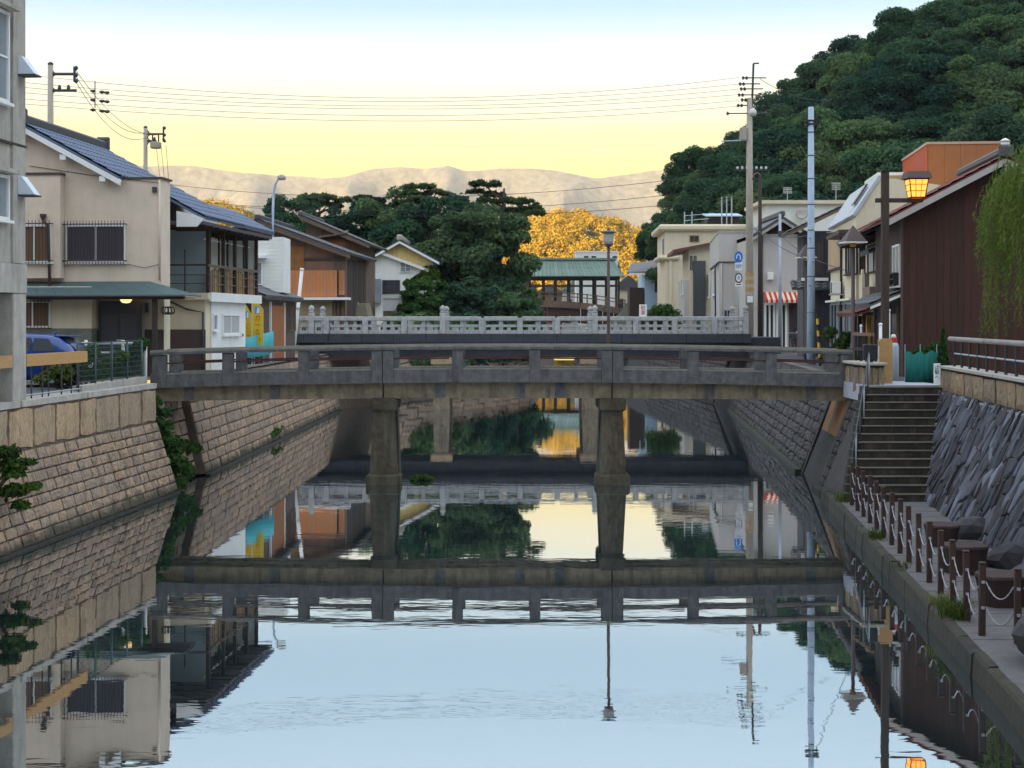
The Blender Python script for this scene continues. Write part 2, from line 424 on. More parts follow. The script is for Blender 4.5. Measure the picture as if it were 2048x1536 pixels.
M['lantern'] = emit_mat('lit_lantern_paper', (1.0, 0.30, 0.035), 0.62, (0.7, 0.32, 0.08))
M['lamp_glow'] = emit_mat('lit_porch_lamp', (1.0, 0.66, 0.22), 0.45, (0.8, 0.7, 0.5))
M['lamp_milk'] = mat('milky_lamp_glass', (0.42, 0.40, 0.40), 0.4, 0.05, 5.0)
M['leaf'] = leaf_mat('broadleaf_foliage', [(0.018, 0.048, 0.036), (0.042, 0.094, 0.052), (0.080, 0.145, 0.064), (0.140, 0.205, 0.078)])
M['leaf_dark'] = leaf_mat('dark_evergreen_foliage', [(0.018, 0.044, 0.038), (0.040, 0.084, 0.052), (0.074, 0.126, 0.062), (0.12, 0.17, 0.070)])
M['leaf_pine'] = leaf_mat('pine_needles', [(0.020, 0.042, 0.026), (0.040, 0.074, 0.036), (0.070, 0.110, 0.044), (0.11, 0.14, 0.055)])
M['leaf_hill'] = leaf_mat('sun_gilded_hill_foliage', [(0.045, 0.045, 0.012), (0.13, 0.10, 0.016), (0.24, 0.17, 0.024), (0.36, 0.25, 0.035)], 0.12, 0.12)  # golden sunlight and dark gaps between crowns are put into these leaf colours
M['leaf_bush'] = leaf_mat('garden_bush_foliage', [(0.018, 0.045, 0.016), (0.035, 0.085, 0.024), (0.06, 0.12, 0.03), (0.11, 0.15, 0.04)], 0.35, 1.2)
M['leaf_yellow'] = leaf_mat('yellow_green_shrub_leaves', [(0.03, 0.06, 0.02), (0.06, 0.11, 0.02), (0.15, 0.17, 0.02), (0.28, 0.24, 0.03)], 0.35, 2.0)
M['leaf_willow'] = leaf_mat('willow_leaves', [(0.06, 0.095, 0.025), (0.105, 0.15, 0.036), (0.155, 0.20, 0.045), (0.22, 0.25, 0.06)], 0.35, 1.0)
M['grass'] = leaf_mat('weed_leaves', [(0.03, 0.05, 0.012), (0.07, 0.10, 0.022), (0.12, 0.14, 0.035), (0.20, 0.18, 0.06)], 0.3, 2.0)
scene.cycles.use_denoising = True
scene.cycles.max_bounces = 6
scene.cycles.diffuse_bounces = 3
scene.cycles.glossy_bounces = 3
scene.cycles.transmission_bounces = 3
scene.cycles.volume_bounces = 0
scene.cycles.sample_clamp_indirect = 6.0

# ------------------------------------------------------------------ lines of the canal
GZ = 2.8                                                   # street level above the water
def foot_l(Y):
    if Y <= 42: return -8.72 + 0.08 * (Y - 40.1)
    if Y <= 78: return -8.85 + 0.008 * (Y - 44)
    if Y <= 106: return -8.6 + 0.36 * (Y - 78)
    return 1.48 + 0.05 * (Y - 106)
def foot_r(Y):
    if Y <= 38.5: return 7.01 + 0.101 * (Y - 31.2)
    if Y <= 78: return 8.05 + 0.074 * (Y - 38.5)
    return 10.97 - 0.045 * (Y - 78)
def edge_l(Y): return foot_l(Y) - (0.62 if Y <= 78 else 0.8)
def wall_foot_r(Y): return 9.56 + 0.101 * (Y - 35.4)
def edge_r(Y):
    if Y < 39.4: return wall_foot_r(Y) + 1.02
    return foot_r(Y) + 1.12

# ------------------------------------------------------------------ ground, water
g = MB()
ysL = [-400, -30, 0, 20, 40.1]; ysL2 = [44.4, 60, 78, 106, 122, 170]
def strip(ys, fn, side):
    for a, b in zip(ys[:-1], ys[1:]):
        if side < 0: g.quad((-4500, a, GZ), (fn(a), a, GZ), (fn(b), b, GZ), (-4500, b, GZ))
        else: g.quad((fn(a), a, GZ), (4500, a, GZ), (4500, b, GZ), (fn(b), b, GZ))
strip(ysL, edge_l, -1)
strip([40.1, 44.4], lambda y: -11.3, -1)
strip(ysL2, edge_l, -1)
strip([-400, -30, 0, 19.5, 30, 39.4], lambda y: edge_r(min(y, 39.39)), 1)
strip([39.4, 50, 60, 78, 100, 122, 170], lambda y: edge_r(max(y, 39.41)), 1)
g.quad((-4500, 170, GZ), (4500, 170, GZ), (4500, 7000, GZ), (-4500, 7000, GZ))
struct(g.build('ground', M['soil']))

def water_mat():
    m = bpy.data.materials.new('calm_canal_water'); m.use_nodes = True
    nt = m.node_tree; L = nt.links; nt.nodes.clear()
    o = _n(nt, 'ShaderNodeOutputMaterial')
    tc = _n(nt, 'ShaderNodeTexCoord')
    mp = _n(nt, 'ShaderNodeMapping'); mp.inputs['Scale'].default_value = (0.55, 1.5, 1)
    L.new(tc.outputs['Object'], mp.inputs[0])
    n1 = _n(nt, 'ShaderNodeTexNoise'); n1.inputs['Scale'].default_value = 1.3; n1.inputs['Detail'].default_value = 3; n1.inputs['Roughness'].default_value = 0.55
    L.new(mp.outputs[0], n1.inputs['Vector'])
    n2 = _n(nt, 'ShaderNodeTexNoise'); n2.inputs['Scale'].default_value = 0.16; n2.inputs['Detail'].default_value = 2
    L.new(tc.outputs['Object'], n2.inputs['Vector'])
    r2 = _n(nt, 'ShaderNodeMapRange'); r2.inputs[1].default_value = 0.40; r2.inputs[2].default_value = 0.68; r2.inputs[3].default_value = 0.25; r2.inputs[4].default_value = 1.0
    L.new(n2.outputs['Fac'], r2.inputs[0])
    mu = _n(nt, 'ShaderNodeMath'); mu.operation = 'MULTIPLY'
    L.new(n1.outputs['Fac'], mu.inputs[0]); L.new(r2.outputs[0], mu.inputs[1])
    bp = _n(nt, 'ShaderNodeBump'); bp.inputs['Strength'].default_value = 0.5; bp.inputs['Distance'].default_value = 0.005
    L.new(mu.outputs[0], bp.inputs['Height'])
    gl = _n(nt, 'ShaderNodeBsdfGlossy'); gl.inputs['Roughness'].default_value = 0.012; gl.inputs['Color'].default_value = (0.97, 0.985, 1.0, 1)
    df = _n(nt, 'ShaderNodeBsdfDiffuse'); df.inputs['Color'].default_value = (0.012, 0.022, 0.024, 1)
    fr = _n(nt, 'ShaderNodeFresnel'); fr.inputs['IOR'].default_value = 1.6
    L.new(bp.outputs[0], gl.inputs['Normal'])
    mx = _n(nt, 'ShaderNodeMixShader')
    fa = _n(nt, 'ShaderNodeMath'); fa.operation = 'MULTIPLY_ADD'; fa.inputs[1].default_value = 0.45; fa.inputs[2].default_value = 0.52
    L.new(fr.outputs[0], fa.inputs[0]); L.new(fa.outputs[0], mx.inputs[0]); L.new(df.outputs[0], mx.inputs[1]); L.new(gl.outputs[0], mx.inputs[2])
    L.new(mx.outputs[0], o.inputs[0])
    return m
wq = MB(); wq.quad((-13.5, -30, 0), (16, -30, 0), (16, 172, 0), (-13.5, 172, 0))
struct(wq.build('water', water_mat()))

# ------------------------------------------------------------------ walls of laid blocks
def block_mesh(name, m, seed, rough=0.28):
    """unit block with a rough split face: x proud, y along, z up"""
    r = random.Random(seed)
    n = 4; V = []; F = []
    for i in range(n + 1):
        for j in range(n + 1):
            edge = i in (0, n) or j in (0, n)
            y_ = 0.035 + 0.93*i/n + (r.uniform(-.04, .04) if 0 < i < n else r.uniform(-.018, .018))
            z_ = 0.05 + 0.90*j/n + (r.uniform(-.05, .05) if 0 < j < n else r.uniform(-.03, .03))
            V.append(((0.62 if edge else 1.0) + r.uniform(-rough, rough)*(0.5 if edge else 1.0), y_, z_))
    N = n + 1
    for i in range(n):
        for j in range(n): F.append((i*N+j, (i+1)*N+j, (i+1)*N+j+1, i*N+j+1))
    rim = [i*N for i in range(N)] + [n*N+j for j in range(1, N)] + [i*N+n for i in range(n-1, -1, -1)] + [j for j in range(n-1, 0, -1)]
    o = len(V)
    for k in rim: V.append((-0.3, V[k][1], V[k][2]))
    for q in range(len(rim)):
        p = (q + 1) % len(rim); F.append((rim[p], rim[q], o+q, o+p))
    return MB().add(V, F).mesh(name, m)

def place_block(name, me, parent, o, along, up, normal, ln, h, depth):
    ob = bpy.data.objects.new(name, me); COL.objects.link(ob); ob.parent = parent
    mt = Matrix((Vector((*(normal*depth), 0)), Vector((*(along*ln), 0)), Vector((*(up*h), 0)), Vector((*o, 1)))).transposed()
    ob.matrix_local = mt
    return ob

def laid_wall(wall, Y0, Y1, footf, zb, zt, batter, side, rows, ln, meshes, name='stone_block', depth=0.075, jit=0.02, rng=None):
    """courses of single blocks; side=+1: the face looks to +X, -1: to -X; batter = set-back per metre of height"""
    rng = rng or RNG
    hs_ = [rng.uniform(0.85, 1.15) for _ in range(rows)]; tot_ = sum(hs_)
    for r in range(rows):
        za = zb + (zt - zb) * sum(hs_[:r]) / tot_; zc = zb + (zt - zb) * sum(hs_[:r+1]) / tot_
        y = Y0
        while y < Y1 - 0.02:
            l = ln * rng.uniform(0.7, 1.45)
            if r % 2 and y == Y0: l *= 0.5
            l = min(l, Y1 - y)
            if Y1 - (y + l) < ln * 0.3: l = Y1 - y
            xa, xb = footf(y), footf(y + l)
            A = Vector((xa - side * batter * (za - zb), y, za)); B = Vector((xb - side * batter * (za - zb), y + l, za))
            T = Vector((xa - side * batter * (zc - zb), y, zc))
            along = (B - A).normalized(); up = (T - A).normalized(); nrm = along.cross(up)
            if nrm.x * side < 0: nrm = -nrm
            gp = 0.012
            o = A + along * gp * 0.5 + up * gp * 0.5
            place_block(name, rng.choice(meshes), wall, o, along, up, nrm, (B - A).length - gp, (T - A).length - gp, depth + rng.uniform(-jit, jit))
            y += l

SL = [block_mesh('stone_block', M['stone_l'], i) for i in range(9)]
SR = [block_mesh('stone_block', M['stone_r'], i + 10) for i in range(9)]
CL = [block_mesh('cap_stone', M['cap_l'], i + 20, 0.3) for i in range(6)]

def backing(name, ys, footf, zb, zt, batter, side, m, label, cat, ztop=None, group=None):
    b = MB()
    n = len(ys)
    V = []; F = []
    zs = [-0.6, zb, zt] + ([ztop] if ztop else [])
    for y in ys:
        for z in zs:
            zz = min(z, zt)
            V.append((footf(y) - side * batter * max(zz - zb, 0), y, z))
        V.append((footf(y) - side * (batter * (zt - zb) + 0.9), y, zs[-1]))
        V.append((footf(y) - side * (batter * (zt - zb) + 0.9), y, zs[0]))
    k = len(zs) + 2
    for i in range(n - 1):
        for j in range(k):
            F.append((i*k+j, i*k+(j+1) % k, (i+1)*k+(j+1) % k, (i+1)*k+j))
    F.append(tuple(range(k))); F.append(tuple((n-1)*k + j for j in range(k - 1, -1, -1)))
    b.add(V, F)
    return tag(b.build(name, m), label, cat, group)

# left bank, in front of the footbridge
wl = backing('retaining_wall', [-30, 0, 20, 40.1], foot_l, 0.0, 1.83, 0.32, 1, M['mortar_l'],
             'tan cut-stone canal wall with tall ochre cap stones below the grey concrete building', 'wall', ztop=2.72)
laid_wall(wl, 25.0, 40.1, foot_l, 0.05, 1.83, 0.32, 1, 8, 0.5, SL, depth=0.05)
laid_wall(wl, 24.0, 40.1, lambda y: foot_l(y) - 0.32*1.83, 1.845, 2.72, 0.0, 1, 1, 1.4, CL, name='cap_stone', depth=0.045)
b = MB(); 
for a, c in ((-30, 24), (24, 40.1)):
    b.hexa([(foot_l(a)-0.3, a, -0.4), (foot_l(a)+0.08, a, -0.4), (foot_l(c)+0.08, c, -0.4), (foot_l(c)-0.3, c, -0.4),
            (foot_l(a)-0.3, a, 0.055), (foot_l(a)+0.08, a, 0.04), (foot_l(c)+0.08, c, 0.04), (foot_l(c)-0.3, c, 0.055)])
b.build('footing', M['kerb'], wl)
b = MB()
for a, c in ((-30, 31.2), (31.3, 35.0), (35.1, 40.1)):
    x = lambda y: foot_l(y) - 0.585
    b.hexa([(x(a)-0.62, a, 2.725), (x(a)+0.045, a, 2.725), (x(c)+0.045, c, 2.725), (x(c)-0.62, c, 2.725),
            (x(a)-0.62, a, 2.85), (x(a)+0.045, a, 2.85), (x(c)+0.045, c, 2.85), (x(c)-0.62, c, 2.85)])
b.build('concrete_coping', M['concrete'], wl)
# notch wall at the mouth of the side drain, and the wall between the bridges
nw = MB(); nw.box(-11.6, -11.25, 40.1, 44.4, -0.5, 2.78)
tag(nw.build('drain_wall', M['mortar']), 'dark wall at the back of the overgrown drain beside the footbridge', 'wall')
w2 = backing('retaining_wall', [44.4, 60, 78, 82.2], foot_l, 0.0, 2.74, 0.23, 1, M['mortar_l'],
             'tan sloping stone canal wall between the two bridges under the row of houses', 'wall')
laid_wall(w2, 44.4, 76.6, foot_l, 0.05, 2.72, 0.23, 1, 9, 1.08, SL, depth=0.05)
b = MB()
for a, c in ((44.4, 60), (60, 76.6)):
    b.hexa([(foot_l(a)-0.3, a, -0.4), (foot_l(a)+0.15, a, -0.4), (foot_l(c)+0.15, c, -0.4), (foot_l(c)-0.3, c, -0.4),
            (foot_l(a)-0.3, a, 0.055), (foot_l(a)+0.15, a, 0.05), (foot_l(c)+0.15, c, 0.05), (foot_l(c)-0.3, c, 0.055)])
b.build('footing', M['kerb'], w2)
w3 = backing('retaining_wall', [82.25, 106, 122, 170], foot_l, 0.0, 2.78, 0.28, 1, M['mortar_l'],
             'plain stone canal wall below the trees beyond the pale stone bridge', 'wall')
# right bank beyond the stairs
wr = backing('retaining_wall', [39.6, 60, 78, 82.2], foot_r, 0.0, 2.78, 0.40, -1, M['mortar'],
             'dark grey block canal wall between the two bridges below the narrow street', 'wall')
laid_wall(wr, 39.6, 41.2, foot_r, 0.05, 2.76, 0.40, -1, 9, 0.5, SR)
laid_wall(wr, 45.3, 76.6, foot_r, 0.05, 2.76, 0.40, -1, 9, 1.1, SR)
b = MB()
for a, c in ((39.6, 41.2), (45.3, 60), (60, 76.6)):
    b.hexa([(foot_r(a)-0.22, a, -0.4), (foot_r(a)+0.3, a, -0.4), (foot_r(c)+0.3, c, -0.4), (foot_r(c)-0.22, c, -0.4),
            (foot_r(a)-0.22, a, 0.10), (foot_r(a)+0.3, a, 0.11), (foot_r(c)+0.3, c, 0.11), (foot_r(c)-0.22, c, 0.10)])
b.build('footing', M['stone_r'], wr)
# sloping drain slab between its two raised edges, under the right end of the footbridge
ramp = thing('drain_slab', 'rusty orange-brown sloping drain slab under the bridge end on the grey wall', 'drain')
b = MB()
for a, c, ins in ((41.22, 45.28, 0.0),):
    b.hexa([(foot_r(a)-0.05, a, -0.3), (foot_r(a)+0.6, a, -0.3), (foot_r(c)+0.6, c, -0.3), (foot_r(c)-0.05, c, -0.3),
            (foot_r(a)+1.02, a, 2.7), (foot_r(a)+1.6, a, 2.7), (foot_r(c)+1.6, c, 2.7), (foot_r(c)+1.02, c, 2.7)])
b.build('slab', mat('rusty_slab', (0.24, 0.125, 0.05), 0.9, 0.3, 3.0, stain=0.5), ramp)
for a, c in ((41.22, 41.5), (45.0, 45.28)):
    b = MB()
    b.hexa([(foot_r(a)-0.16, a, -0.3), (foot_r(a)+0.6, a, -0.3), (foot_r(c)+0.6, c, -0.3), (foot_r(c)-0.16, c, -0.3),
            (foot_r(a)+0.98, a, 2.72), (foot_r(a)+1.6, a, 2.72), (foot_r(c)+1.6, c, 2.72), (foot_r(c)+0.98, c, 2.72)])
    b.build('raised_edge', M['stone_r'], ramp)
w4 = backing('retaining_wall', [82.25, 100, 122, 170], foot_r, 0.0, 2.78, 0.35, -1, M['mortar'],
             'plain grey canal wall beyond the pale stone bridge below the cream buildings', 'wall')

laid_wall(w3, 82.3, 106, foot_l, 0.05, 2.75, 0.28, 1, 8, 1.9, SL, depth=0.06)
laid_wall(w4, 82.3, 114, foot_r, 0.05, 2.75, 0.35, -1, 8, 1.9, SR, depth=0.06)
# ------------------------------------------------------------------ walkway with kerb on the right
WZ = 0.30
pv = MB()
ysw = [4, 12, 19.4, 24, 28, 32, 36.2]
for a, c in zip(ysw[:-1], ysw[1:]):
    pv.hexa([(foot_r(a)+0.14, a, -0.5), (wall_foot_r(a)+0.1, a, -0.5), (wall_foot_r(c)+0.1, c, -0.5), (foot_r(c)+0.14, c, -0.5),
             (foot_r(a)+0.14, a, WZ), (wall_foot_r(a)+0.1, a, WZ), (wall_foot_r(c)+0.1, c, WZ), (foot_r(c)+0.14, c, WZ)])
pave = struct(pv.build('path', M['path']))
y = 6.0
while y < 38.4:
    l = min(RNG.uniform(0.8, 1.2), 38.5 - y)
    a, c = y + 0.006, y + l - 0.006
    j1, j2 = RNG.uniform(-.012, .012), RNG.uniform(-.01, .012)
    kb = MB()
    kb.hexa([(foot_r(a)-0.06+j1, a, -0.5), (foot_r(a)+0.139, a, -0.5), (foot_r(c)+0.139, c, -0.5), (foot_r(c)-0.06+j1, c, -0.5),
             (foot_r(a)-0.01+j1, a, 0.275), (foot_r(a)+0.139, a, 0.275), (foot_r(c)+0.139, c, 0.275), (foot_r(c)-0.01+j1, c, 0.275)])
    kb.hexa([(foot_r(a)-0.01+j1, a, 0.2752), (foot_r(a)+0.139, a, 0.2752), (foot_r(c)+0.139, c, 0.2752), (foot_r(c)-0.01+j1, c, 0.2752),
             (foot_r(a)+0.02+j1, a, 0.308+j2), (foot_r(a)+0.139, a, 0.31+j2), (foot_r(c)+0.139, c, 0.31+j2), (foot_r(c)+0.02+j1, c, 0.308+j2)])
    kb.build('kerb_stone', M['kerb'], pave)
    y += l
# paving joints
for y in np.arange(20.2, 36, 0.9):
    jb = MB(); jb.box(foot_r(y)+0.16, wall_foot_r(y)+0.0, y, y+0.018, WZ-0.01, WZ+0.003)
    jb.build('paving_joint', M['mortar'], pave)

# slanted slab wall above the walkway
slabw = MB()
for a, c in zip([-30, 19.4, 30], [19.4, 30, 39.35]):
    slabw.hexa([(wall_foot_r(a)+0.06, a, -0.4), (wall_foot_r(a)+1.5, a, -0.4), (wall_foot_r(c)+1.5, c, -0.4), (wall_foot_r(c)+0.06, c, -0.4),
                (wall_foot_r(a)+1.06, a, 2.68), (wall_foot_r(a)+1.5, a, 2.68), (wall_foot_r(c)+1.5, c, 2.68), (wall_foot_r(c)+1.06, c, 2.68)])
slabw = tag(slabw.build('slab_stone_wall', M['mortar']), 'sloping wall of slanted blue-grey slab stones beside the steps', 'wall')
up_r = Vector((1.0, 0, 2.42)).normalized(); al_r = Vector((0.101, 1, 0)).normalized(); nr_r = al_r.cross(up_r)
if nr_r.x > 0: nr_r = -nr_r
SLAB_LEN = math.hypot(1.0, 2.42)
srng = random.Random(21)
def clip_poly(poly, nx_, ny_, c):
    out_ = []
    for (p, q) in zip(poly, poly[1:] + poly[:1]):
        dp = p[0]*nx_ + p[1]*ny_ - c; dq = q[0]*nx_ + q[1]*ny_ - c
        if dp <= 0: out_.append(p)
        if dp * dq < 0:
            t_ = dp / (dp - dq); out_.append((p[0] + (q[0]-p[0])*t_, p[1] + (q[1]-p[1])*t_))
    return out_
# irregular fitted slabs: cells of a jittered, stretched, leaning pattern
S0, S1, ASP, LEAN = 25.2, 39.05, 2.0, 0.34
sites = []
ny_c = 5
ph_ = SLAB_LEN / ny_c
nxc = int((S1 - S0) / (ph_ / ASP * 1.05))
for i in range(nxc + 1):
    for j in range(-1, ny_c + 1):
        sites.append((S0 + (S1 - S0) * (i + srng.uniform(-0.46, 0.46)) / nxc, (j + 0.5 * (i % 2) + 0.25 + srng.uniform(-0.48, 0.48)) * ph_))
W = [((s_ + LEAN * t_) * ASP, t_) for s_, t_ in sites]
for i, (wx, wy) in enumerate(W):
    lo, hi = (S0 - 0.3) * ASP, (S1 + LEAN * 0) * ASP
    poly = [(wx - 3, wy - 3), (wx + 3, wy - 3), (wx + 3, wy + 3), (wx - 3, wy + 3)]
    for k, (vx, vy) in enumerate(W):
        if k == i or abs(vx - wx) > 5 or abs(vy - wy) > 4: continue
        dx_, dy_ = vx - wx, vy - wy; d_ = math.hypot(dx_, dy_)
        poly = clip_poly(poly, dx_/d_, dy_/d_, (wx*dx_ + wy*dy_)/d_ + d_/2 - 0.012)
        if len(poly) < 3: break
    if len(poly) < 3: continue
    # back to wall coordinates, cut at foot, top and far end
    pl = [(p[0]/ASP - LEAN*p[1], p[1]) for p in poly]
    for (a_, b_, c_) in ((0, -1, 0.06), (0, 1, SLAB_LEN - 0.02), (1, 0, S1), (-1, 0, -S0)):
        pl = clip_poly(pl, a_, b_, c_)
        if len(pl) < 3: break
    if len(pl) < 3: continue
    cs_, ct_ = sum(p[0] for p in pl)/len(pl), sum(p[1] for p in pl)/len(pl)
    ext = max(max(p[1] for p in pl) - min(p[1] for p in pl), 0.05)
    if ext < 0.1: continue
    O = Vector((wall_foot_r(cs_), cs_, WZ)) + up_r * ct_
    proud = srng.uniform(0.025, 0.075); t1, t2 = srng.uniform(-0.08, 0.08), srng.uniform(-0.04, 0.04)
    n = len(pl); V = []
    for d, ins in ((-0.08, 0.99), (proud * 0.6, 0.985), (proud, 0.88)):
        for (ps, pt_) in pl:
            x_, y_ = (ps - cs_)*ins + srng.uniform(-.006, .006), (pt_ - ct_)*ins + srng.uniform(-.008, .008)
            V.append(al_r*x_ + up_r*y_ + nr_r*(d + (max(-0.06, t1*x_ + t2*y_) if d > 0 else 0) + (srng.uniform(-.012, .012) if d == proud else 0)))
    V.append(nr_r*(proud + srng.uniform(-0.005, 0.02)))
    F = []
    for r in range(2):
        for k in range(n):
            j = (k + 1) % n
            F.append((r*n+k, r*n+j, r*n+n+j, r*n+n+k))
    for k in range(n): F.append((2*n+k, 2*n+(k+1) % n, 3*n))
    MB().add(V, F).build('slab_stone', M['slab_r'], slabw, loc=O)
CR = [block_mesh('cap_stone', mat('brown_grey_cap_stone', (0.25, 0.185, 0.125), 0.95, 0.55, 9.0, stretch=(2.0, 2.0, 0.45), bump=1.0, bscale=22, rand=0.2, stain=0.7, stain_col=(0.09, 0.065, 0.05), coord='World'), i + 60) for i in range(4)]
cm = MB()
for a, c in ((19.4, 30), (30, 39.35)):
    cm.hexa([(wall_foot_r(a)+1.06, a, 2.67), (wall_foot_r(a)+1.45, a, 2.67), (wall_foot_r(c)+1.45, c, 2.67), (wall_foot_r(c)+1.06, c, 2.67),
             (wall_foot_r(a)+1.06, a, 3.27), (wall_foot_r(a)+1.45, a, 3.27), (wall_foot_r(c)+1.45, c, 3.27), (wall_foot_r(c)+1.06, c, 3.27)])
capw = tag(cm.build('cap_wall', M['mortar']), 'low brown-grey cap wall carrying the dark railing above the slab wall', 'wall')
laid_wall(capw, 25.0, 39.35, lambda y: wall_foot_r(y)+1.06, 2.68, 3.24, 0.0, -1, 1, 0.95, CR, name='cap_stone', depth=0.07)
b = MB()
a, c = 19.4, 39.38
b.hexa([(wall_foot_r(a)+0.96, a, 3.275), (wall_foot_r(a)+1.5, a, 3.275), (wall_foot_r(c)+1.5, c, 3.275), (wall_foot_r(c)+0.96, c, 3.275),
        (wall_foot_r(a)+0.96, a, 3.335), (wall_foot_r(a)+1.5, a, 3.335), (wall_foot_r(c)+1.5, c, 3.335), (wall_foot_r(c)+0.96, c, 3.335)])
b.build('coping', M['concrete'], capw)
b = MB()
b.hexa([(wall_foot_r(a)+0.93, a, 2.56), (wall_foot_r(a)+1.04, a, 2.56), (wall_foot_r(c)+1.04, c, 2.56), (wall_foot_r(c)+0.93, c, 2.56),
        (wall_foot_r(a)+0.93, a, 2.665), (wall_foot_r(a)+1.04, a, 2.665), (wall_foot_r(c)+1.04, c, 2.665), (wall_foot_r(c)+0.93, c, 2.665)])
b.build('base_course', M['white_stone'], capw)

# rough rocks where the walkway ends, close to the camera on the right
def rock_mesh(name, m, seed, sx, sy, sz, n=26):
    r = np.random.default_rng(seed)
    import bmesh
    bm = bmesh.new()
    bmesh.ops.create_icosphere(bm, subdivisions=2, radius=1)
    ax = r.normal(size=(9, 3)); ax /= np.linalg.norm(ax, axis=1)[:, None]; dd = r.uniform(0.62, 0.95, 9)
    for v in bm.verts:
        p = np.array(v.co)
        for a_, d_ in zip(ax, dd):
            k = p @ a_
            if k > d_: p = p - a_ * (k - d_)
        v.co = Vector((p[0]*sx, p[1]*sy, p[2]*sz))
    me = bpy.data.meshes.new(name); bm.to_mesh(me); bm.free(); me.materials.append(m)
    return me
for i, (X, Y, z, sc, lab) in enumerate((
        (6.62, 18.75, 0.62, 0.62, 'large dark rough rock at the corner of the water where the walkway ends'),
        (7.6, 18.2, 0.9, 0.85, 'dark rough rock piled above the walkway end at the picture edge'),
        (6.75, 17.5, 0.6, 0.75, 'dark rock on the kerb in the lower corner'),
        (7.4, 16.9, 0.95, 0.9, 'dark rock piled behind the lower corner rock'),
        (6.7, 16.1, 0.55, 0.75, 'low dark rock beyond the walkway end'))):
    ob = tag(link('rock', rock_mesh('rock', M['rock'], 100 + i, sc, sc*0.95, sc*0.75), None, (X, Y, z)), lab, 'rock', 'rocks at the walkway end')
    ob.rotation_euler = (0, 0, i * 1.3)
nb = MB()
nb.hexa([(foot_r(19.4)+0.7, -30, -0.5), (14, -30, -0.5), (14, 19.38, -0.5), (foot_r(19.4)+0.7, 19.38, -0.5), (foot_r(19.4)+1.9, -30, 2.6), (14, -30, 2.6), (14, 19.38, 2.6), (foot_r(19.4)+1.9, 19.38, 2.6)])
tag(nb.build('rubble_wall', M['rock']), 'rough dark bank wall behind the rocks at the walkway end', 'wall')

# ------------------------------------------------------------------ far land: mountains, sunlit hill, unseen ridge shaped to shade the valley
def fbm(x, y, seed, oct=5):
    r = np.random.default_rng(seed)
    out_ = np.zeros_like(x); amp = 1.0; f = 1.0
    for _ in range(oct):
        for _k in range(3):
            a = r.uniform(0, 2*np.pi); ph = r.uniform(0, 2*np.pi)
            out_ += amp / 3 * np.sin(f * (x*np.cos(a) + y*np.sin(a)) + ph + 1.3*np.sin(f*0.7*(x*np.sin(a) - y*np.cos(a)) + ph*2))
        amp *= 0.52; f *= 1.97
    return out_
def grid_mesh(name, X, Y, Z, m, smooth=False):
    ny, nx = X.shape
    me = bpy.data.meshes.new(name)
    co = np.stack([X, Y, Z], -1).reshape(-1, 3)
    i = np.arange(ny*nx).reshape(ny, nx)
    q = np.stack([i[:-1, :-1], i[:-1, 1:], i[1:, 1:], i[1:, :-1]], -1).reshape(-1, 4)
    me.vertices.add(len(co)); me.vertices.foreach_set('co', co.astype(np.float32).ravel())
    me.loops.add(q.size); me.loops.foreach_set('vertex_index', q.astype(np.int32).ravel())
    me.polygons.add(len(q)); me.polygons.foreach_set('loop_start', np.arange(0, q.size, 4, dtype=np.int32))
    me.update(calc_edges=True)
    if smooth: me.polygons.foreach_set('use_smooth', [True]*len(q))
    me.materials.append(m)
    return link(name, me)

M['far_forest'] = mat('far_forest_slopes', (0.128, 0.132, 0.112), 1.0, 0.6, 0.05, bump=0.0, coord='Object')
ridge_uv = [(-900, 330), (-400, 300), (0, 318), (180, 325), (300, 333), (345, 331), (390, 332), (440, 340), (480, 345), (520, 348), (560, 352), (610, 353), (650, 357), (690, 354), (720, 345),
            (745, 338), (775, 336), (800, 334), (850, 338), (880, 334), (895, 331), (915, 337), (930, 342), (965, 341), (1000, 337), (1060, 337), (1110, 341), (1150, 349), (1180, 355), (1200, 357), (1230, 352), (1265, 348),
            (1300, 342), (1360, 338), (1450, 350), (1600, 330), (1900, 345), (2400, 330), (3000, 350)]
YM = 4200.0
us = np.array([p[0] for p in ridge_uv], float); vsv = np.array([p[1] for p in ridge_uv], float)
gx = np.linspace(-900, 3000, 420)
gy = np.linspace(0, 1, 60)
U, T = np.meshgrid(gx, gy)
ridge_h = HC + (640 - np.interp(U, us, vsv)) * YM / FPX
Xm = (U - 1024) * YM / FPX
Ym = YM - 1500 * (1 - T) 
prof = T ** 0.95
sp = np.abs(np.sin(Xm*0.0085 + 1.3*np.sin(Xm*0.0031+1) + 0.9*np.sin(T*2.6+Xm*0.002)))**1.3
Zm = ridge_h * prof - (1 - T) * T * 4 * 230 * sp + fbm(Xm*0.012, Ym*0.012, 3, 7) * 34 * (1 - T) * np.minimum(T*6, 1)
sp2 = np.abs(np.sin(Xm*0.027 + 1.7*np.sin(Xm*0.009) + 1.6*T))
Zm = Zm - (1 - T) * np.minimum(T*5, 1) * 75 * sp2
Zm = np.minimum(Zm, ridge_h * (0.25 + 0.75*T) + 5)
Zm = Zm + np.random.default_rng(9).normal(size=Zm.shape) * 4.0 * (T < 0.985)
Zm[0, :] = -5
Xm = Xm * (Ym / YM) ** 0.25
struct(grid_mesh('mountains', Xm, Ym, Zm, M['far_forest']))
# back side so the crest is solid
Xb, Tb = np.meshgrid(gx, np.linspace(0, 1, 8)); Zb = (HC + (640 - np.interp(Xb, us, vsv)) * YM / FPX) * (1 - Tb) - 2 * Tb; 
struct(grid_mesh('mountain_back', (Xb - 1024) * YM / FPX, YM + Tb * 900, Zb, M['far_forest']))

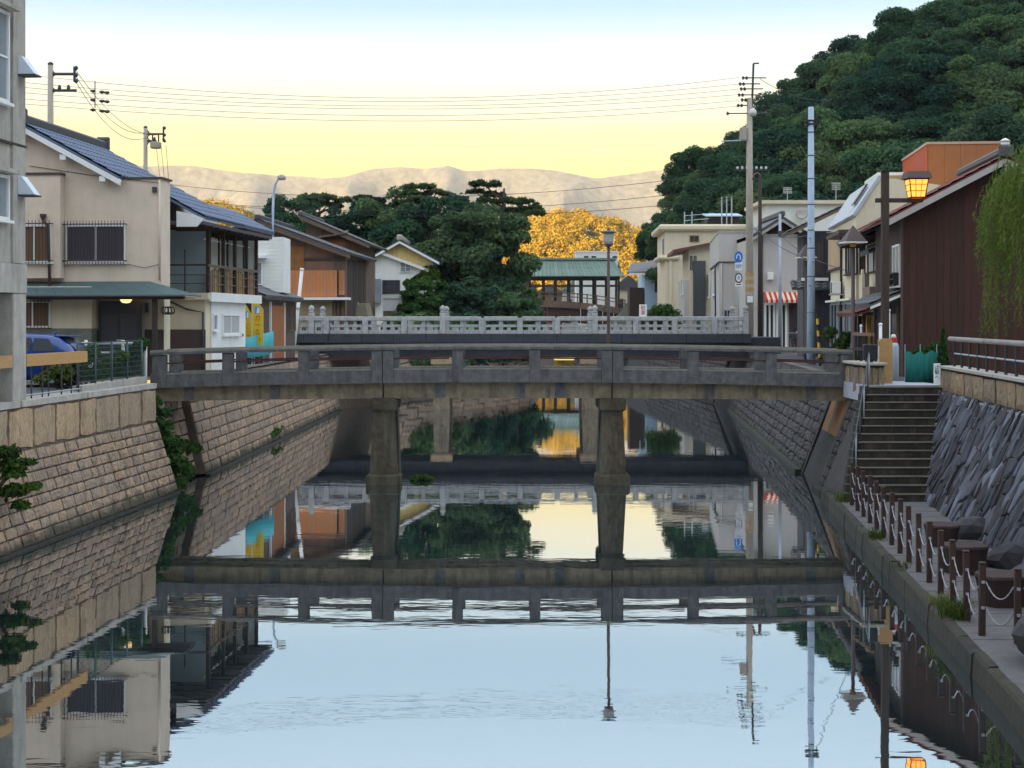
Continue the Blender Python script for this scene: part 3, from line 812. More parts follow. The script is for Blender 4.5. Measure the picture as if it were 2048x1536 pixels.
# unseen hill ridge behind the viewpoint, shaped to shade the valley only
xs = np.linspace(-1700, 1700, 90); ts = np.linspace(-1, 1, 24)
Xr, Tr = np.meshgrid(xs, ts)
Hr = 168 + fbm(Xr*0.01, Tr*0, 11, 3) * 6
struct(grid_mesh('shading_hill_ridge', Xr, -480 + Tr*190, GZ - 1 + Hr * np.clip(1 - np.abs(Tr)**1.6, 0, 1), M['far_forest']))
# ------------------------------------------------------------------ foliage
def leaf_cloud(name, lobes, n, size, m, seed, shell=0.35, up=0.35, aspect=1.6):
    """n leaf-sized kites spread through the outer volume of many small lobes (cx,cy,cz,rx,ry,rz)"""
    r = np.random.default_rng(seed)
    lb = np.array(lobes, float)
    wgt = (lb[:, 3]*lb[:, 4] + lb[:, 4]*lb[:, 5] + lb[:, 3]*lb[:, 5]); wgt /= wgt.sum()
    k = r.choice(len(lb), n, p=wgt)
    d = r.normal(size=(n, 3)); d /= np.linalg.norm(d, axis=1)[:, None]
    d[:, 2] = np.where(d[:, 2] < -0.3, -d[:, 2]*r.uniform(-1, 1, n), d[:, 2])
    rad = 1 - shell * r.random(n) ** 1.5 + r.normal(size=n)*0.05
    p = lb[k, :3] + d * lb[k, 3:] * rad[:, None]
    nr = d * 0.8 + r.normal(size=(n, 3)) * 0.55 + np.array([0, 0, up]); nr /= np.linalg.norm(nr, axis=1)[:, None]
    t = np.cross(nr, r.normal(size=(n, 3))); t /= np.linalg.norm(t, axis=1)[:, None] + 1e-9
    b = np.cross(nr, t)
    s = size * r.uniform(0.6, 1.35, n)[:, None]
    P = np.stack([p - t*s*0.5*aspect, p + b*s*0.5 + nr*s*0.12, p + t*s*0.5*aspect, p - b*s*0.5 + nr*s*0.12], 1).reshape(-1, 3)
    return quads_mesh(name, P, m)

def quads_mesh(name, P, m):
    me = bpy.data.meshes.new(name)
    n = len(P) // 4
    me.vertices.add(len(P)); me.vertices.foreach_set('co', P.astype(np.float32).ravel())
    me.loops.add(len(P)); me.loops.foreach_set('vertex_index', np.arange(len(P), dtype=np.int32))
    me.polygons.add(n); me.polygons.foreach_set('loop_start', np.arange(0, len(P), 4, dtype=np.int32))
    me.update(calc_edges=True)
    me.materials.append(m)
    return me

def clumps(cx, cy, cz, rx, ry, rz, n, sz, seed, low=-0.35):
    """small lobes on and inside a main ellipsoid: light and dark clumps with an uneven outline"""
    r = np.random.default_rng(seed); L = []
    while len(L) < n:
        d = r.normal(size=3); d /= np.linalg.norm(d)
        if d[2] < low: continue
        q = r.uniform(0.45, 0.98)
        s = sz * r.uniform(0.65, 1.3)
        L.append((cx + d[0]*rx*q, cy + d[1]*ry*q, cz + d[2]*rz*q, s, s, s*0.75))
    return L

def trunk_mesh(name, h, r0, lean, seed, limbs=5, spread=2.0, m=None):
    rr = random.Random(seed); b = MB()
    pts = [(0, 0, -0.6)]; n = 6
    for i in range(1, n+1):
        f = i / n
        pts.append((lean[0]*f*h + rr.uniform(-.1, .1), lean[1]*f*h + rr.uniform(-.1, .1), h*f))
    b.tube(pts, [r0*(1.25 - 0.85*i/n) for i in range(n+1)], 8)
    for i in range(limbs):
        f = rr.uniform(0.45, 0.95); base = Vector(pts[min(n, int(f*n))]); a = rr.uniform(0, 6.28)
        d = Vector((math.cos(a), math.sin(a), rr.uniform(0.3, 0.9))) * spread * rr.uniform(0.6, 1.1)
        b.tube([base, base + d*0.5 + Vector((0, 0, 0.15*spread)), base + d], [r0*0.45, r0*0.3, r0*0.12], 6)
    return b.mesh(name, m or M['bark'], True)

# broadleaf trees of the wooded hillside: five crown shapes, each tree an object of its own
crownv = []; trunkv = []
for i in range(6):
    rx = (4.2, 5.0, 3.6, 4.6, 5.4, 3.8)[i]; rz = (4.6, 4.2, 5.6, 3.8, 4.8, 4.4)[i]
    L = clumps(0, 0, 6.6, rx, rx*0.95, rz, 46, 1.35, 300+i)
    crownv.append(leaf_cloud('crown', L, 27000, 0.21, M['leaf'] if i % 3 else M['leaf_dark'], 400+i))
    trunkv.append(trunk_mesh('trunk', 6.5, 0.28, (0.02, 0.01), 500+i))

def hill_z(X, Y):
    gxs = [10, 14, 18, 24, 32, 37, 43, 52, 67, 85, 110, 160]
    gzs = [2.5, 5, 10.5, 19.0, 23, 28, 32, 37, 46, 56, 66, 80]
    # the crest runs back along the sight lines, so widths grow with distance
    Xe = X * 200.0 / max(Y, 60)
    g = np.interp(Xe, gxs, gzs) * 0.98
    t = min(max((Y - 128) / 74.0, 0), 1)
    return GZ - 0.3 + (g - GZ) * t ** 0.9 * (Y / 200.0 if Y > 200 else 1.0)
xs = np.linspace(8, 240, 70); ysv = np.linspace(124, 330, 50)
Xh, Yh = np.meshgrid(xs, ysv)
Zh = np.vectorize(hill_z)(Xh, Yh); Zh[0, :] = GZ - 1
struct(grid_mesh('wooded_hill', Xh, Yh, Zh, mat('forest_floor', (0.030, 0.034, 0.018), 1.0, 0.3, 0.4, bump=0)))
hr = random.Random(5)
NTH = ['first', 'second', 'third', 'fourth', 'fifth', 'sixth', 'seventh', 'eighth', 'ninth', 'tenth', 'eleventh', 'twelfth', 'thirteenth', 'fourteenth', 'fifteenth', 'sixteenth']
ROWN = ['lowest', 'second', 'third', 'fourth', 'fifth', 'sixth', 'seventh', 'skyline']
ntree = 0
for row, Y in enumerate((134, 144, 154, 164, 174, 184, 192, 200)):
    u = 1262 + (row % 2) * 28; cnt_row = -1
    while u < 2110:
        uu = u + hr.uniform(-14, 14); YY = Y + hr.uniform(-3, 3)
        X = (uu - 1024) * YY / FPX
        z = float(hill_z(X, YY))
        u += 66 + hr.uniform(-8, 12)
        if X < 15.5 or z < 3.2: continue
        if row == 7 and uu < 1330: continue
        k = hr.randrange(6); sc = hr.uniform(0.84, 1.12) * (0.62 if uu < 1340 else 0.78 if uu < 1400 else 0.92 if uu < 1500 else 1.07)
        vtop = 640 - (z + 11*sc - HC) * FPX / YY
        zone = ('at the foot of the hill beside the far cream house' if uu < 1400 else 'on the hillside behind the tall concrete utility pole' if uu < 1560 else
                'on the hillside behind the pale blue-grey pole' if uu < 1690 else 'on the hillside behind the dormer roof' if uu < 1800 else
                'on the hillside behind the orange building' if uu < 1940 else 'on the hillside behind the brown gable')
        tier = 'low' if row < 2 else 'middle' if row < 5 else 'skyline' if row >= 6 else 'upper'
        kind = ('dark evergreen' if k % 3 == 0 else 'mid-green')
        cnt_row += 1
        t = thing('broadleaf_tree', '%s tree, %s from the low end of the %s row up the wooded hill' % (kind, NTH[cnt_row], ROWN[row]), 'tree', (X, YY, z - 2.0*sc), hr.uniform(0, 6.28), 'trees on the wooded hillside')
        t.scale = (sc, sc, sc * hr.uniform(0.9, 1.12))
        link('trunk', trunkv[k], t); link('crown', crownv[k], t)
        ntree += 1

# trees on the left bank behind the houses (pixel of crown centre, top, depth, half width px)
def bank_tree(name, label, u, vtop, Y, hw, m, seed, vbot=640, n=16000, leaf=0.21, cl=44):
    k = FPX / Y
    base = at(u, 640, Y); base.z = GZ
    top = HC + (640 - vtop) / k; bot = max(HC + (640 - vbot) / k, GZ + 0.3)
    rz = (top - bot) / 2; rx = hw / k
    t = thing(name, label, 'tree', base, 0, 'trees on the left bank beyond the houses')
    L = [(math.copysign(abs(c_[0]/rx)**0.8, c_[0])*rx, c_[1], c_[2], c_[3], c_[4], c_[5]) for c_ in clumps(0, 0, bot + rz - GZ, rx, rx*0.9, rz, int(cl*1.5), rx*0.24, seed, low=-0.9)]
    rr_s = random.Random(seed+5)
    for _ in range(16):     # low skirt of branches down to the bank
        a_ = rr_s.uniform(0, 6.28); s_ = rx*0.27*rr_s.uniform(0.8, 1.2)
        L.append((math.cos(a_)*rx*rr_s.uniform(0.35, 0.85), math.sin(a_)*rx*0.7, bot - GZ + rz*rr_s.uniform(0.12, 0.6), s_, s_, s_*0.8))
    link('crown', leaf_cloud('crown', L, int(n*1.2), leaf, m, seed+1), t)
    link('trunk', trunk_mesh('trunk', (bot + rz*1.2 - GZ), 0.26, (0.01, 0.0), seed, 6, rx*0.6), t)
    return t
bank_tree('broadleaf_tree', 'bushy green tree behind the grey siding wall and street lamp', 580, 386, 126, 74, M['leaf'], 31, 610)
bank_tree('broadleaf_tree', 'mid-green tree showing above the raised wooden attic roof', 650, 378, 130, 84, M['leaf'], 32, 620)
bank_tree('broadleaf_tree', 'light green tree between the attic roof and the white gable house', 722, 380, 127, 82, M['leaf'], 30, 620)
bank_tree('broadleaf_tree', 'green tree rising just behind the white gable house', 790, 376, 125, 88, M['leaf'], 33, 620)
bank_tree('broadleaf_tree', 'large dark green tree behind the ivy end of the white gable house', 868, 378, 119, 104, M['leaf'], 34, 640, 26000)
bank_tree('broadleaf_tree', 'biggest dark round tree overhanging the canal beside the covered bridge', 952, 396, 113, 116, M['leaf_dark'], 35, 640, 32000)
bank_tree('broadleaf_tree', 'dark tree between the round canal tree and the green roof', 994, 436, 117, 58, M['leaf_dark'], 36, 650)
bank_tree('broadleaf_tree', 'dark leafy tree in front of the left end of the green roof', 1030, 568, 103, 54, M['leaf'], 37, 655, 9000)
bank_tree('broadleaf_tree', 'low bushy tree in front of the white gable house', 846, 556, 100, 50, M['leaf_bush'], 38, 655, 9000)
bank_tree('broadleaf_tree', 'low dark bush tree on the bank between the white house and the canal', 930, 560, 101, 62, M['leaf_dark'], 39, 655, 9000)

def pine(label, u, Y, pads, seed, lean):
    base = at(u, 640, Y); base.z = GZ
    t = thing('pine_tree', label, 'tree', base, 0, 'pines above the left bank')
    L = []; r = random.Random(seed); b = MB()
    k = FPX / Y
    topz = 0
    for (pu, pv, hw, hh) in pads:
        c = at(pu, pv, Y + r.uniform(-1.5, 1.5)) - Vector(base)
        rx = hw / k; rz = hh / k
        topz = max(topz, c.z)
        for _ in range(14):
            q_ = r.uniform(0.5, 1.1); o_ = r.uniform(-.9, .9)
            L.append((c.x + o_*rx, c.y + r.uniform(-.8, .8)*rx, c.z + r.uniform(-.3, .3)*rz - 0.5*rz*o_*o_, rx*0.34*q_, rx*0.34*q_, rz*0.38*q_))
    b.tube([(0, 0, -0.5), (lean[0]*0.35, 0, topz*0.35), (lean[0]*0.75, 0.1, topz*0.7), (lean[0], 0, topz*0.97)], [0.35, 0.27, 0.2, 0.08], 8)
    for (pu, pv, hw, hh) in pads:
        c = at(pu, pv, Y) - Vector(base)
        f = max(0.3, min(0.95, (c.z - 1.2) / topz))
        p0 = Vector((lean[0]*f, 0, topz*f))
        b.tube([p0, (p0 + c)/2 + Vector((0, 0, -0.15)), c + Vector((0, 0, -0.1))], [0.13, 0.09, 0.04], 6)
    b.build('trunk', M['bark'], t, True)
    link('crown', leaf_cloud('crown', L, 1100*len(pads), 0.15, M['leaf_pine'], seed, 0.95, 0.3, 3.2), t)
pine('pine with flat layered crown rising above the middle of the trees', 850, 123,
     [(845, 372, 34, 9), (815, 385, 26, 8), (872, 384, 30, 8), (838, 398, 46, 10), (895, 402, 34, 9), (800, 405, 22, 8)], 41, (0.4, 0))
pine('spreading pine with a bare leaning trunk beside the golden hill', 985, 118,
     [(970, 368, 34, 8), (950, 382, 18, 6), (990, 388, 22, 7), (1012, 400, 34, 8), (1052, 402, 22, 7), (1040, 417, 44, 9), (1062, 425, 26, 7), (970, 400, 18, 7)], 42, (0.9, 0))
pine('smaller pine with a ragged top above the wooden attic house', 625, 130,
     [(618, 398, 28, 8), (645, 392, 24, 7), (600, 410, 26, 8), (655, 408, 30, 8), (690, 400, 22, 8)], 43, (0.2, 0))
pine('thin pine top between the two taller pines', 742, 130, [(728, 394, 18, 7), (755, 400, 16, 7), (745, 412, 28, 8)], 44, (0.1, 0))

# golden hill in the last sun, and its forest (one mass)
ghu = np.array([150, 300, 400, 440, 480, 560, 640, 700, 800, 930, 1000, 1030, 1060, 1085, 1110, 1150, 1185, 1220, 1250, 1280, 1300, 1312, 1340, 1420, 1600], float)
ghv = np.array([470, 430, 412, 412, 420, 470, 500, 500, 500, 485, 455, 452, 446, 434, 428, 428, 436, 446, 458, 472, 490, 525, 560, 590, 600], float)
YH = 640.0
gu = np.linspace(150, 1600, 160); gt = np.linspace(0, 1, 26)
Ug, Tg = np.meshgrid(gu, gt)
hz = HC + (640 - np.interp(Ug, ghu, ghv)) * YH / FPX - 5.0
Xg = (Ug - 1024) * YH / FPX
Yg = YH - 130 * (1 - Tg)
Zg = GZ - 1 + (hz - GZ) * np.sin(Tg * np.pi / 2) ** 0.9 + fbm(Xg*0.08, Yg*0.08, 8, 3) * 2.0 * np.sin(Tg*np.pi)
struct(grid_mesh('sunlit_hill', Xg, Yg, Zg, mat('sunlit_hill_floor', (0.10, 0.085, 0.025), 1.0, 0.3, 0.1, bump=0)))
r_ = np.random.default_rng(77)
LL = []
for _ in range(1700):
    uu = r_.uniform(300, 1330); tt = r_.uniform(0.12, 1.0)
    h0 = HC + (640 - np.interp(uu, ghu, ghv)) * YH / FPX - 5.0
    zz = GZ + (h0 - GZ) * math.sin(tt*math.pi/2) ** 0.9
    s_ = r_.uniform(1.8, 4.0)
    LL.append(((uu - 1024)*YH/FPX, YH - 130*(1-tt), zz + s_*0.7 + r_.uniform(0, 1.5), s_, s_, s_*1.1))
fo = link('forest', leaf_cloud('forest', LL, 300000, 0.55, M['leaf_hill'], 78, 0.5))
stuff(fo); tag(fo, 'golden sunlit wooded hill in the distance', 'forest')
# ------------------------------------------------------------------ concrete footbridge in front
KB0 = FPX / 42.0
def bxu(u): return (u - 1024) / KB0
def arc(x): return -0.15 * (x / 9.6) ** 2
fb = thing('footbridge', 'old grey concrete footbridge with square posts crossing the canal', 'bridge', (0, 42, 0))
posts_u = [318, 455, 607, 765, 915, 1070, 1225, 1387, 1543, 1694]
px = [bxu(u) for u in posts_u]
XA, XB = bxu(300), bxu(1706)
def arcbar(mb, xa, xb, y0, y1, z0, z1, n=4, lift=arc):
    for i in range(n):
        a = xa + (xb - xa) * i / n; c = xa + (xb - xa) * (i + 1) / n
        mb.hexa([(a, y0, z0+lift(a)), (c, y0, z0+lift(c)), (c, y1, z0+lift(c)), (a, y1, z0+lift(a)),
                 (a, y0, z1+lift(a)), (c, y0, z1+lift(c)), (c, y1, z1+lift(c)), (a, y1, z1+lift(a))])
    return mb
def bar1(mb, xa, xb, y0, y1, z0, z1, lift=arc):
    return arcbar(mb, xa, xb, y0, y1, z0, z1, 1, lift)
WB = 2.3
arcbar(MB(), XA, XB, 0.28, WB-0.28, 2.72, 2.98, 14).build('deck', M['bridge_concrete'], fb)
spans = [XA, px[3], px[6], XB]
for yy in (0.0, WB - 0.3):
    for a, c in zip(spans[:-1], spans[1:]):
        arcbar(MB(), a+0.006, c-0.006, yy, yy+0.3, 2.80, 3.15, 6).build('edge_beam', M['bridge_concrete'], fb)
        arcbar(MB(), a+0.006, c-0.006, yy+0.05, yy+0.25, 3.15, 3.185, 6).build('kerb_lip', M['rail_cap'], fb)
for yy in (0.22, WB/2 - 0.17, WB - 0.56):
    for a, c in zip(spans[:-1], spans[1:]):
        arcbar(MB(), a+0.02, c-0.02, yy, yy+0.34, 2.36, 2.797, 6, lambda x: arc(x)*0.6).build('girder', M['girder'], fb)
for u in (375, 548, 880, 1040, 1120, 1420, 1625):
    x = bxu(u)
    MB().box(x-0.14, x+0.14, 0.205, WB-0.25, 2.38+arc(x)*0.6, 2.76+arc(x)*0.6).build('cross_beam', M['bridge_concrete'], fb)
for side, yy in ((0, -0.035), (1, WB-0.265)):
    for i, x in enumerate(px):
        wd = 0.26 if i in (3, 6) else 0.145
        if i in (0, 9): wd = 0.18
        zb = 2.795
        if i in (3, 6):
            for sx in (-1, 1):
                MB().cbox(x + sx*0.008, x + sx*wd*1.15, yy, yy+0.3, zb+arc(x), 3.695+arc(x), 0.012).build('post', M['bridge_concrete'], fb)
        else:
            MB().cbox(x-wd, x+wd, yy, yy+0.3, zb+arc(x), 3.695+arc(x), 0.012).build('post', M['bridge_concrete'], fb)
        if i < 9:
            MB().tube([(x+wd*0.9, yy+0.14, 3.46+arc(x)), (px[i+1]-wd*0.9, yy+0.14, 3.46+arc(px[i+1]))], 0.022, 8).build('rail_pipe', M['red_pipe'], fb)
    for a, c in zip([XA, px[3], px[6]], [px[3], px[6], XB]):
        arcbar(MB(), a+0.004, c-0.004, yy-0.03, yy+0.31, 3.70, 3.765, 8).build('top_rail', M['bridge_concrete'], fb)
        arcbar(MB(), a+0.004, c-0.004, yy+0.0, yy+0.28, 3.765, 3.825, 8).build('rail_cap', M['rail_cap'], fb)
def pier(x, parent):
    p = MB()
    p.hexa([(x-0.40, 0.02, -0.6), (x+0.42, 0.02, -0.6), (x+0.42, 0.85, -0.6), (x-0.40, 0.85, -0.6),
            (x-0.27, 0.16, 2.02), (x+0.29, 0.16, 2.02), (x+0.29, 0.75, 2.02), (x-0.27, 0.75, 2.02)])
    p = p.build('pier', M['pier'], parent)
    MB().cbox(x-0.46, x+0.48, -0.05, 0.92, -0.6, 0.28, 0.05).build('pier_base', M['pier'], p)
    MB().cbox(x-0.36, x+0.38, 0.08, 0.84, 1.99, 2.36, 0.06).build('pier_cap', M['pier'], p)
    q = MB()
    q.hexa([(x-0.36, WB-0.8, -0.6), (x+0.38, WB-0.8, -0.6), (x+0.38, WB, -0.6), (x-0.36, WB, -0.6),
            (x-0.26, WB-0.72, 2.02), (x+0.28, WB-0.72, 2.02), (x+0.28, WB-0.1, 2.02), (x-0.26, WB-0.1, 2.02)])
    q = q.build('pier', M['pier'], parent)
    MB().cbox(x-0.35, x+0.37, WB-0.8, WB-0.05, 1.99, 2.36, 0.06).build('pier_cap', M['pier'], q)
    MB().box(x-0.13, x+0.15, 0.7, WB-0.7, -0.6, 2.2).build('pier_web', M['girder'], parent)
for i in (3, 6): pier(px[i], fb)
# abutment at the left end and its low wall
ab = MB(); ab.hexa([(-11.25, 42.0, -0.5), (-9.1, 42.0, -0.5), (-9.1, 44.38, -0.5), (-11.25, 44.38, -0.5), (-11.25, 42.0, 2.33), (-9.62, 42.0, 2.33), (-9.62, 44.38, 2.33), (-11.25, 44.38, 2.33)])
abt = tag(ab.build('bridge_abutment', M['mortar']), 'tan stone abutment carrying the left end of the footbridge', 'abutment')
laid_wall(abt, 42.0, 44.38, lambda y: -9.1, 0.05, 2.3, 0.23, 1, 6, 0.7, SL, depth=0.05)
for r in range(6):
    for c in range(2):
        xa = -10.7 + c*0.62 + 0.0; z0 = 0.05 + r*0.375
        place_block('stone_block', SL[(r+c) % 5], abt, Vector((xa, 42.0, z0)), Vector((1, 0, 0)), Vector((0, 0, 1)), Vector((0, -1, 0)), 0.6, 0.36, 0.05)

# lamp standing on the far side of the footbridge
lp = thing('bridge_lamp', 'brown bridge lamp with flat round hat and milky shade on the footbridge', 'street lamp', at(1217, 640, 44.55) + Vector((0, 0, -HC + 3.0)))
MB().tube([(0, 0, -0.25), (0, 0, 0.5), (0, 0, 3.65)], [0.075, 0.05, 0.042], 10).build('pole', M['brown_metal'], lp, True)
MB().lathe([(0.05, 3.62), (0.13, 3.66), (0.13, 3.69), (0.125, 3.70)], n=14).build('collar', M['brown_metal'], lp)
MB().lathe([(0.125, 3.70), (0.15, 3.78), (0.155, 3.95), (0.15, 4.02)], n=16).build('shade', M['lamp_milk'], lp, True)
MB().lathe([(0.17, 4.02), (0.235, 4.03), (0.235, 4.055), (0.14, 4.085), (0.045, 4.10), (0.045, 4.15), (0.01, 4.15)], n=18).build('hat', M['canopy_green'], lp)

# ------------------------------------------------------------------ pale stone bridge behind it
KS = FPX / 77.0
def sxu(u): return (u - 1024) / KS
sb = thing('stone_bridge', 'pale stone road bridge with pierced balustrade and round-topped posts', 'bridge', (0, 77, 0))
SA, SB = sxu(592), sxu(1503)
WS = 5.0
MB().box(SA-1.5, SB+1.5, 0.3, WS-0.3, 3.25, 3.62).build('deck', M['dark_concrete'], sb)
for yy in (0.0, WS-0.42):
    n = 14
    for i in range(n):
        a = SA + (SB-SA)*i/n; c = SA + (SB-SA)*(i+1)/n
        MB().cbox(a+0.005, c-0.005, yy, yy+0.42, 3.36, 3.80, 0.012).build('edge_stone', M['dark_concrete'], sb)
for yy in (0.55, 1.7, 2.85, 4.0):
    MB().box(SA-0.5, SB+0.5, yy, yy+0.42, 2.62, 3.26).build('girder', M['dark_concrete'], sb)
tall = [622, 885, 1190, 1492]
short = [652, 730, 808, 963, 1040, 1115, 1272, 1350, 1430]
allp = sorted([(u, 1) for u in tall] + [(u, 0) for u in short])
for yy in (0.04, WS-0.36):
    for u, big in allp:
        x = sxu(u)
        if big:
            p = MB().cbox(x-0.145, x+0.145, yy-0.0, yy+0.32, 3.80, 4.86, 0.02).build('tall_post', M['white_stone'], sb)
            MB().lathe([(0.10, 4.86), (0.14, 4.89), (0.14, 4.93), (0.09, 4.96), (0.145, 5.03), (0.15, 5.10), (0.11, 5.18), (0.04, 5.23), (0.01, 5.25)], (x, yy+0.16, 0), 14).build('finial', M['white_stone'], p, True)
        else:
            MB().cbox(x-0.14, x+0.14, yy-0.01, yy+0.33, 3.80, 4.60, 0.02).build('post', M['white_stone'], sb)
    xs_ = [SA] + [sxu(u) for u, _ in allp] + [SB]
    for a, c in zip(xs_[:-1], xs_[1:]):
        if c - a < 0.5: continue
        a2, c2 = a+0.16, c-0.16
        MB().cbox(a2, c2, yy+0.06, yy+0.26, 3.80, 3.97, 0.01).build('bottom_rail', M['white_stone'], sb)
        MB().cbox(a2, c2, yy+0.08, yy+0.24, 4.14, 4.26, 0.01).build('middle_rail', M['white_stone'], sb)
        MB().cbox(a2-0.05, c2+0.05, yy+0.0, yy+0.32, 4.46, 4.68, 0.03).build('top_rail', M['white_stone'], sb)
        for f, z0, z1 in ((0.5, 4.26, 4.46), (0.25, 3.97, 4.14), (0.5, 3.97, 4.14), (0.75, 3.97, 4.14)):
            x = a2 + (c2-a2)*f
            MB().box(x-0.09, x+0.09, yy+0.1, yy+0.22, z0, z1).build('baluster', M['white_stone'], sb)
for u in (882, 1182):
    x = sxu(u)
    for yy in (0.5, WS-1.2):
        p = MB().hexa([(x-0.44, yy-0.05, -0.6), (x+0.44, yy-0.05, -0.6), (x+0.44, yy+0.75, -0.6), (x-0.44, yy+0.75, -0.6),
                       (x-0.36, yy, 2.3), (x+0.36, yy, 2.3), (x+0.36, yy+0.7, 2.3), (x-0.36, yy+0.7, 2.3)]).build('pier', M['girder'], sb)
        MB().cbox(x-0.55, x+0.55, yy-0.12, yy+0.85, 2.25, 2.63, 0.05).build('pier_cap', M['cap_l'], p)
for x, nm in ((SA-0.7, 'l'), (SB+0.7, 'r')):
    MB().box(x-0.8, x+0.8, 0.1, WS-0.1, -0.5, 3.24).build('abutment', M['stone_l'] if nm == 'l' else M['stone_r'], sb)
# pipe slung under the far side
pb = MB().tube([(SA, WS+0.15, 2.75), (SB, WS+0.15, 2.75)], 0.07, 8); pb.build('service_pipe', M['dark_grey'], sb)
for i in range(9):
    x = SA + (SB-SA)*(i+0.5)/9
    MB().box(x-0.03, x+0.03, WS+0.1, WS+0.2, 2.6, 3.4).build('pipe_hanger', M['dark_grey'], sb)

# ------------------------------------------------------------------ covered wooden bridge with the green roof
KC = FPX / 120.0
def cxu(u): return (u - 1024) / KC
CBS = 275/120.0     # modelled at 1:2.29, stands 275 m away
cb = thing('covered_bridge', 'arched wooden covered bridge with green copper roof beyond the stone bridge', 'bridge', (0, 275, HC - HC*CBS)); cb.scale = (CBS, CBS, CBS)
CA, CB_ = cxu(985), cxu(1250)
def carc(x):
    t = (x - cxu(1085)) / (cxu(1250) - cxu(1085)); return -0.62 * t * t
arcbar(MB(), CA, CB_, 0.0, 3.6, 5.55, 5.85, 12, carc).build('deck', M['wood_mid'], cb)
for i in range(12):
    a = CA + (CB_-CA)*i/12; c = CA + (CB_-CA)*(i+1)/12
    arcbar(MB(), a+0.01, c-0.01, -0.06, 0.0, 5.5, 6.0, 2, carc).build('edge_board', M['wood_mid'], cb)
    arcbar(MB(), a+0.02, c-0.02, 0.25, 0.33, 4.3, 5.5, 2, lambda x: carc(x)*0.6).build('side_board', M['brown_plank'], cb)
for z in (6.35, 6.62):
    arcbar(MB(), CA, CB_, -0.03, 0.05, z, z+0.07, 12, carc).build('handrail', M['wood_mid'], cb)
for i in range(15):
    x = CA + (CB_-CA)*i/14
    MB().box(x-0.05, x+0.05, -0.05, 0.05, 5.8+carc(x), 6.72+carc(x)).build('rail_post', M['wood_mid'], cb)
for u in (1030, 1060, 1088, 1112, 1139, 1164, 1191, 1217, 1238):
    x = cxu(u)
    for yy in (0.35, 3.2):
        MB().box(x-0.085, x+0.085, yy, yy+0.17, 5.6+carc(x), 7.98).build('column', M['wood_dark'], cb)
for yy in (0.36, 3.22):
    MB().box(CA, cxu(1240), yy, yy+0.14, 7.66, 7.95).build('beam', M['wood_dark'], cb)
    MB().box(CA, cxu(1240), yy+0.02, yy+0.12, 7.15, 7.25).build('tie_rail', M['wood_mid'], cb)
# roof: two slopes of copper strips
rl, rr_ = cxu(1042), cxu(1232); el_, er_ = cxu(1036), cxu(1249)
nst = 26
for i in range(nst):
    f0, f1 = i/nst, (i+1)/nst
    for sgn in (0, 1):
        ye = -0.75 if sgn == 0 else 4.35; yr = 1.8
        x0, x1 = rl+(rr_-rl)*f0, rl+(rr_-rl)*f1; e0, e1 = el_+(er_-el_)*f0, el_+(er_-el_)*f1
        m_ = 0.55
        p = [(e0, ye, 7.93), (e1-0.015, ye, 7.93), ((e1*(1-m_)+x1*m_)-0.015, ye*(1-m_)+yr*m_, 8.52), ((e0*(1-m_)+x0*m_), ye*(1-m_)+yr*m_, 8.52)]
        q = [p[3], p[2], (x1-0.015, yr, 9.25), (x0, yr, 9.25)]
        b = MB()
        for a in (p, q): b.hexa([(x_, y_, z_-0.06) for x_, y_, z_ in a] + a)
        b.build('roof_strip', M['copper'], cb)
MB().cbox(rl-0.15, rr_+0.15, 1.6, 2.0, 9.2, 9.42, 0.05).build('ridge', M['copper'], cb)
for u in (1000, 1060, 1120, 1180, 1240):
    MB().box(cxu(u)-0.14, cxu(u)+0.14, 0.4, 0.7, 3.6, 5.6+carc(cxu(u))).build('support', M['wood_dark'], cb)
MB().prism([(-0.75, 7.9), (4.35, 7.9), (1.8, 9.2)], er_-0.35, er_-0.28, 'x').build('gable_board', M['wood_mid'], cb)
# ------------------------------------------------------------------ building kit
def window(parent, plane, a0, a1, z0, z1, off, frame=None, pane=None, mull=1, rail=0, fw=0.05, dep=0.06, sill=False, name='window', out=-1):
    """plane 'f': face y=off looking to -y, a = x.  plane 's': face x=off, a = y, looking to out*x"""
    frame = frame or M['metal']; pane = pane or M['glass']
    if a0 > a1: a0, a1 = a1, a0
    if z0 > z1: z0, z1 = z1, z0
    def bx(mb, p0, p1, q0, q1, d0, d1):
        if plane == 'f': mb.box(p0, p1, off - d1, off - d0, q0, q1)
        else: mb.box(off + out*d0, off + out*d1, p0, p1, q0, q1)
    b = MB()
    bx(b, a0, a0+fw, z0, z1, 0, dep); bx(b, a1-fw, a1, z0, z1, 0, dep)
    bx(b, a0+fw, a1-fw, z1-fw, z1, 0, dep); bx(b, a0+fw, a1-fw, z0, z0+fw, 0, dep)
    for i in range(mull):
        x = a0 + (a1-a0)*(i+1)/(mull+1); bx(b, x-fw*0.4, x+fw*0.4, z0+fw, z1-fw, 0, dep*0.8)
    for i in range(rail):
        z = z0 + (z1-z0)*(i+1)/(rail+1); bx(b, a0+fw, a1-fw, z-fw*0.3, z+fw*0.3, 0, dep*0.7)
    o = b.build(name, frame, parent)
    xs_ = [a0+fw] + [a0 + (a1-a0)*(i+1)/(mull+1) for i in range(mull)] + [a1-fw]
    for x0, x1 in zip(xs_[:-1], xs_[1:]):
        p = MB(); bx(p, x0, x1, z0+fw, z1-fw, 0.004, 0.018); p.build('pane', pane, o)
    if sill:
        p = MB(); bx(p, a0-0.06, a1+0.06, z0-0.06, z0-0.002, 0, dep+0.07); p.build('sill', frame, o)
    return o

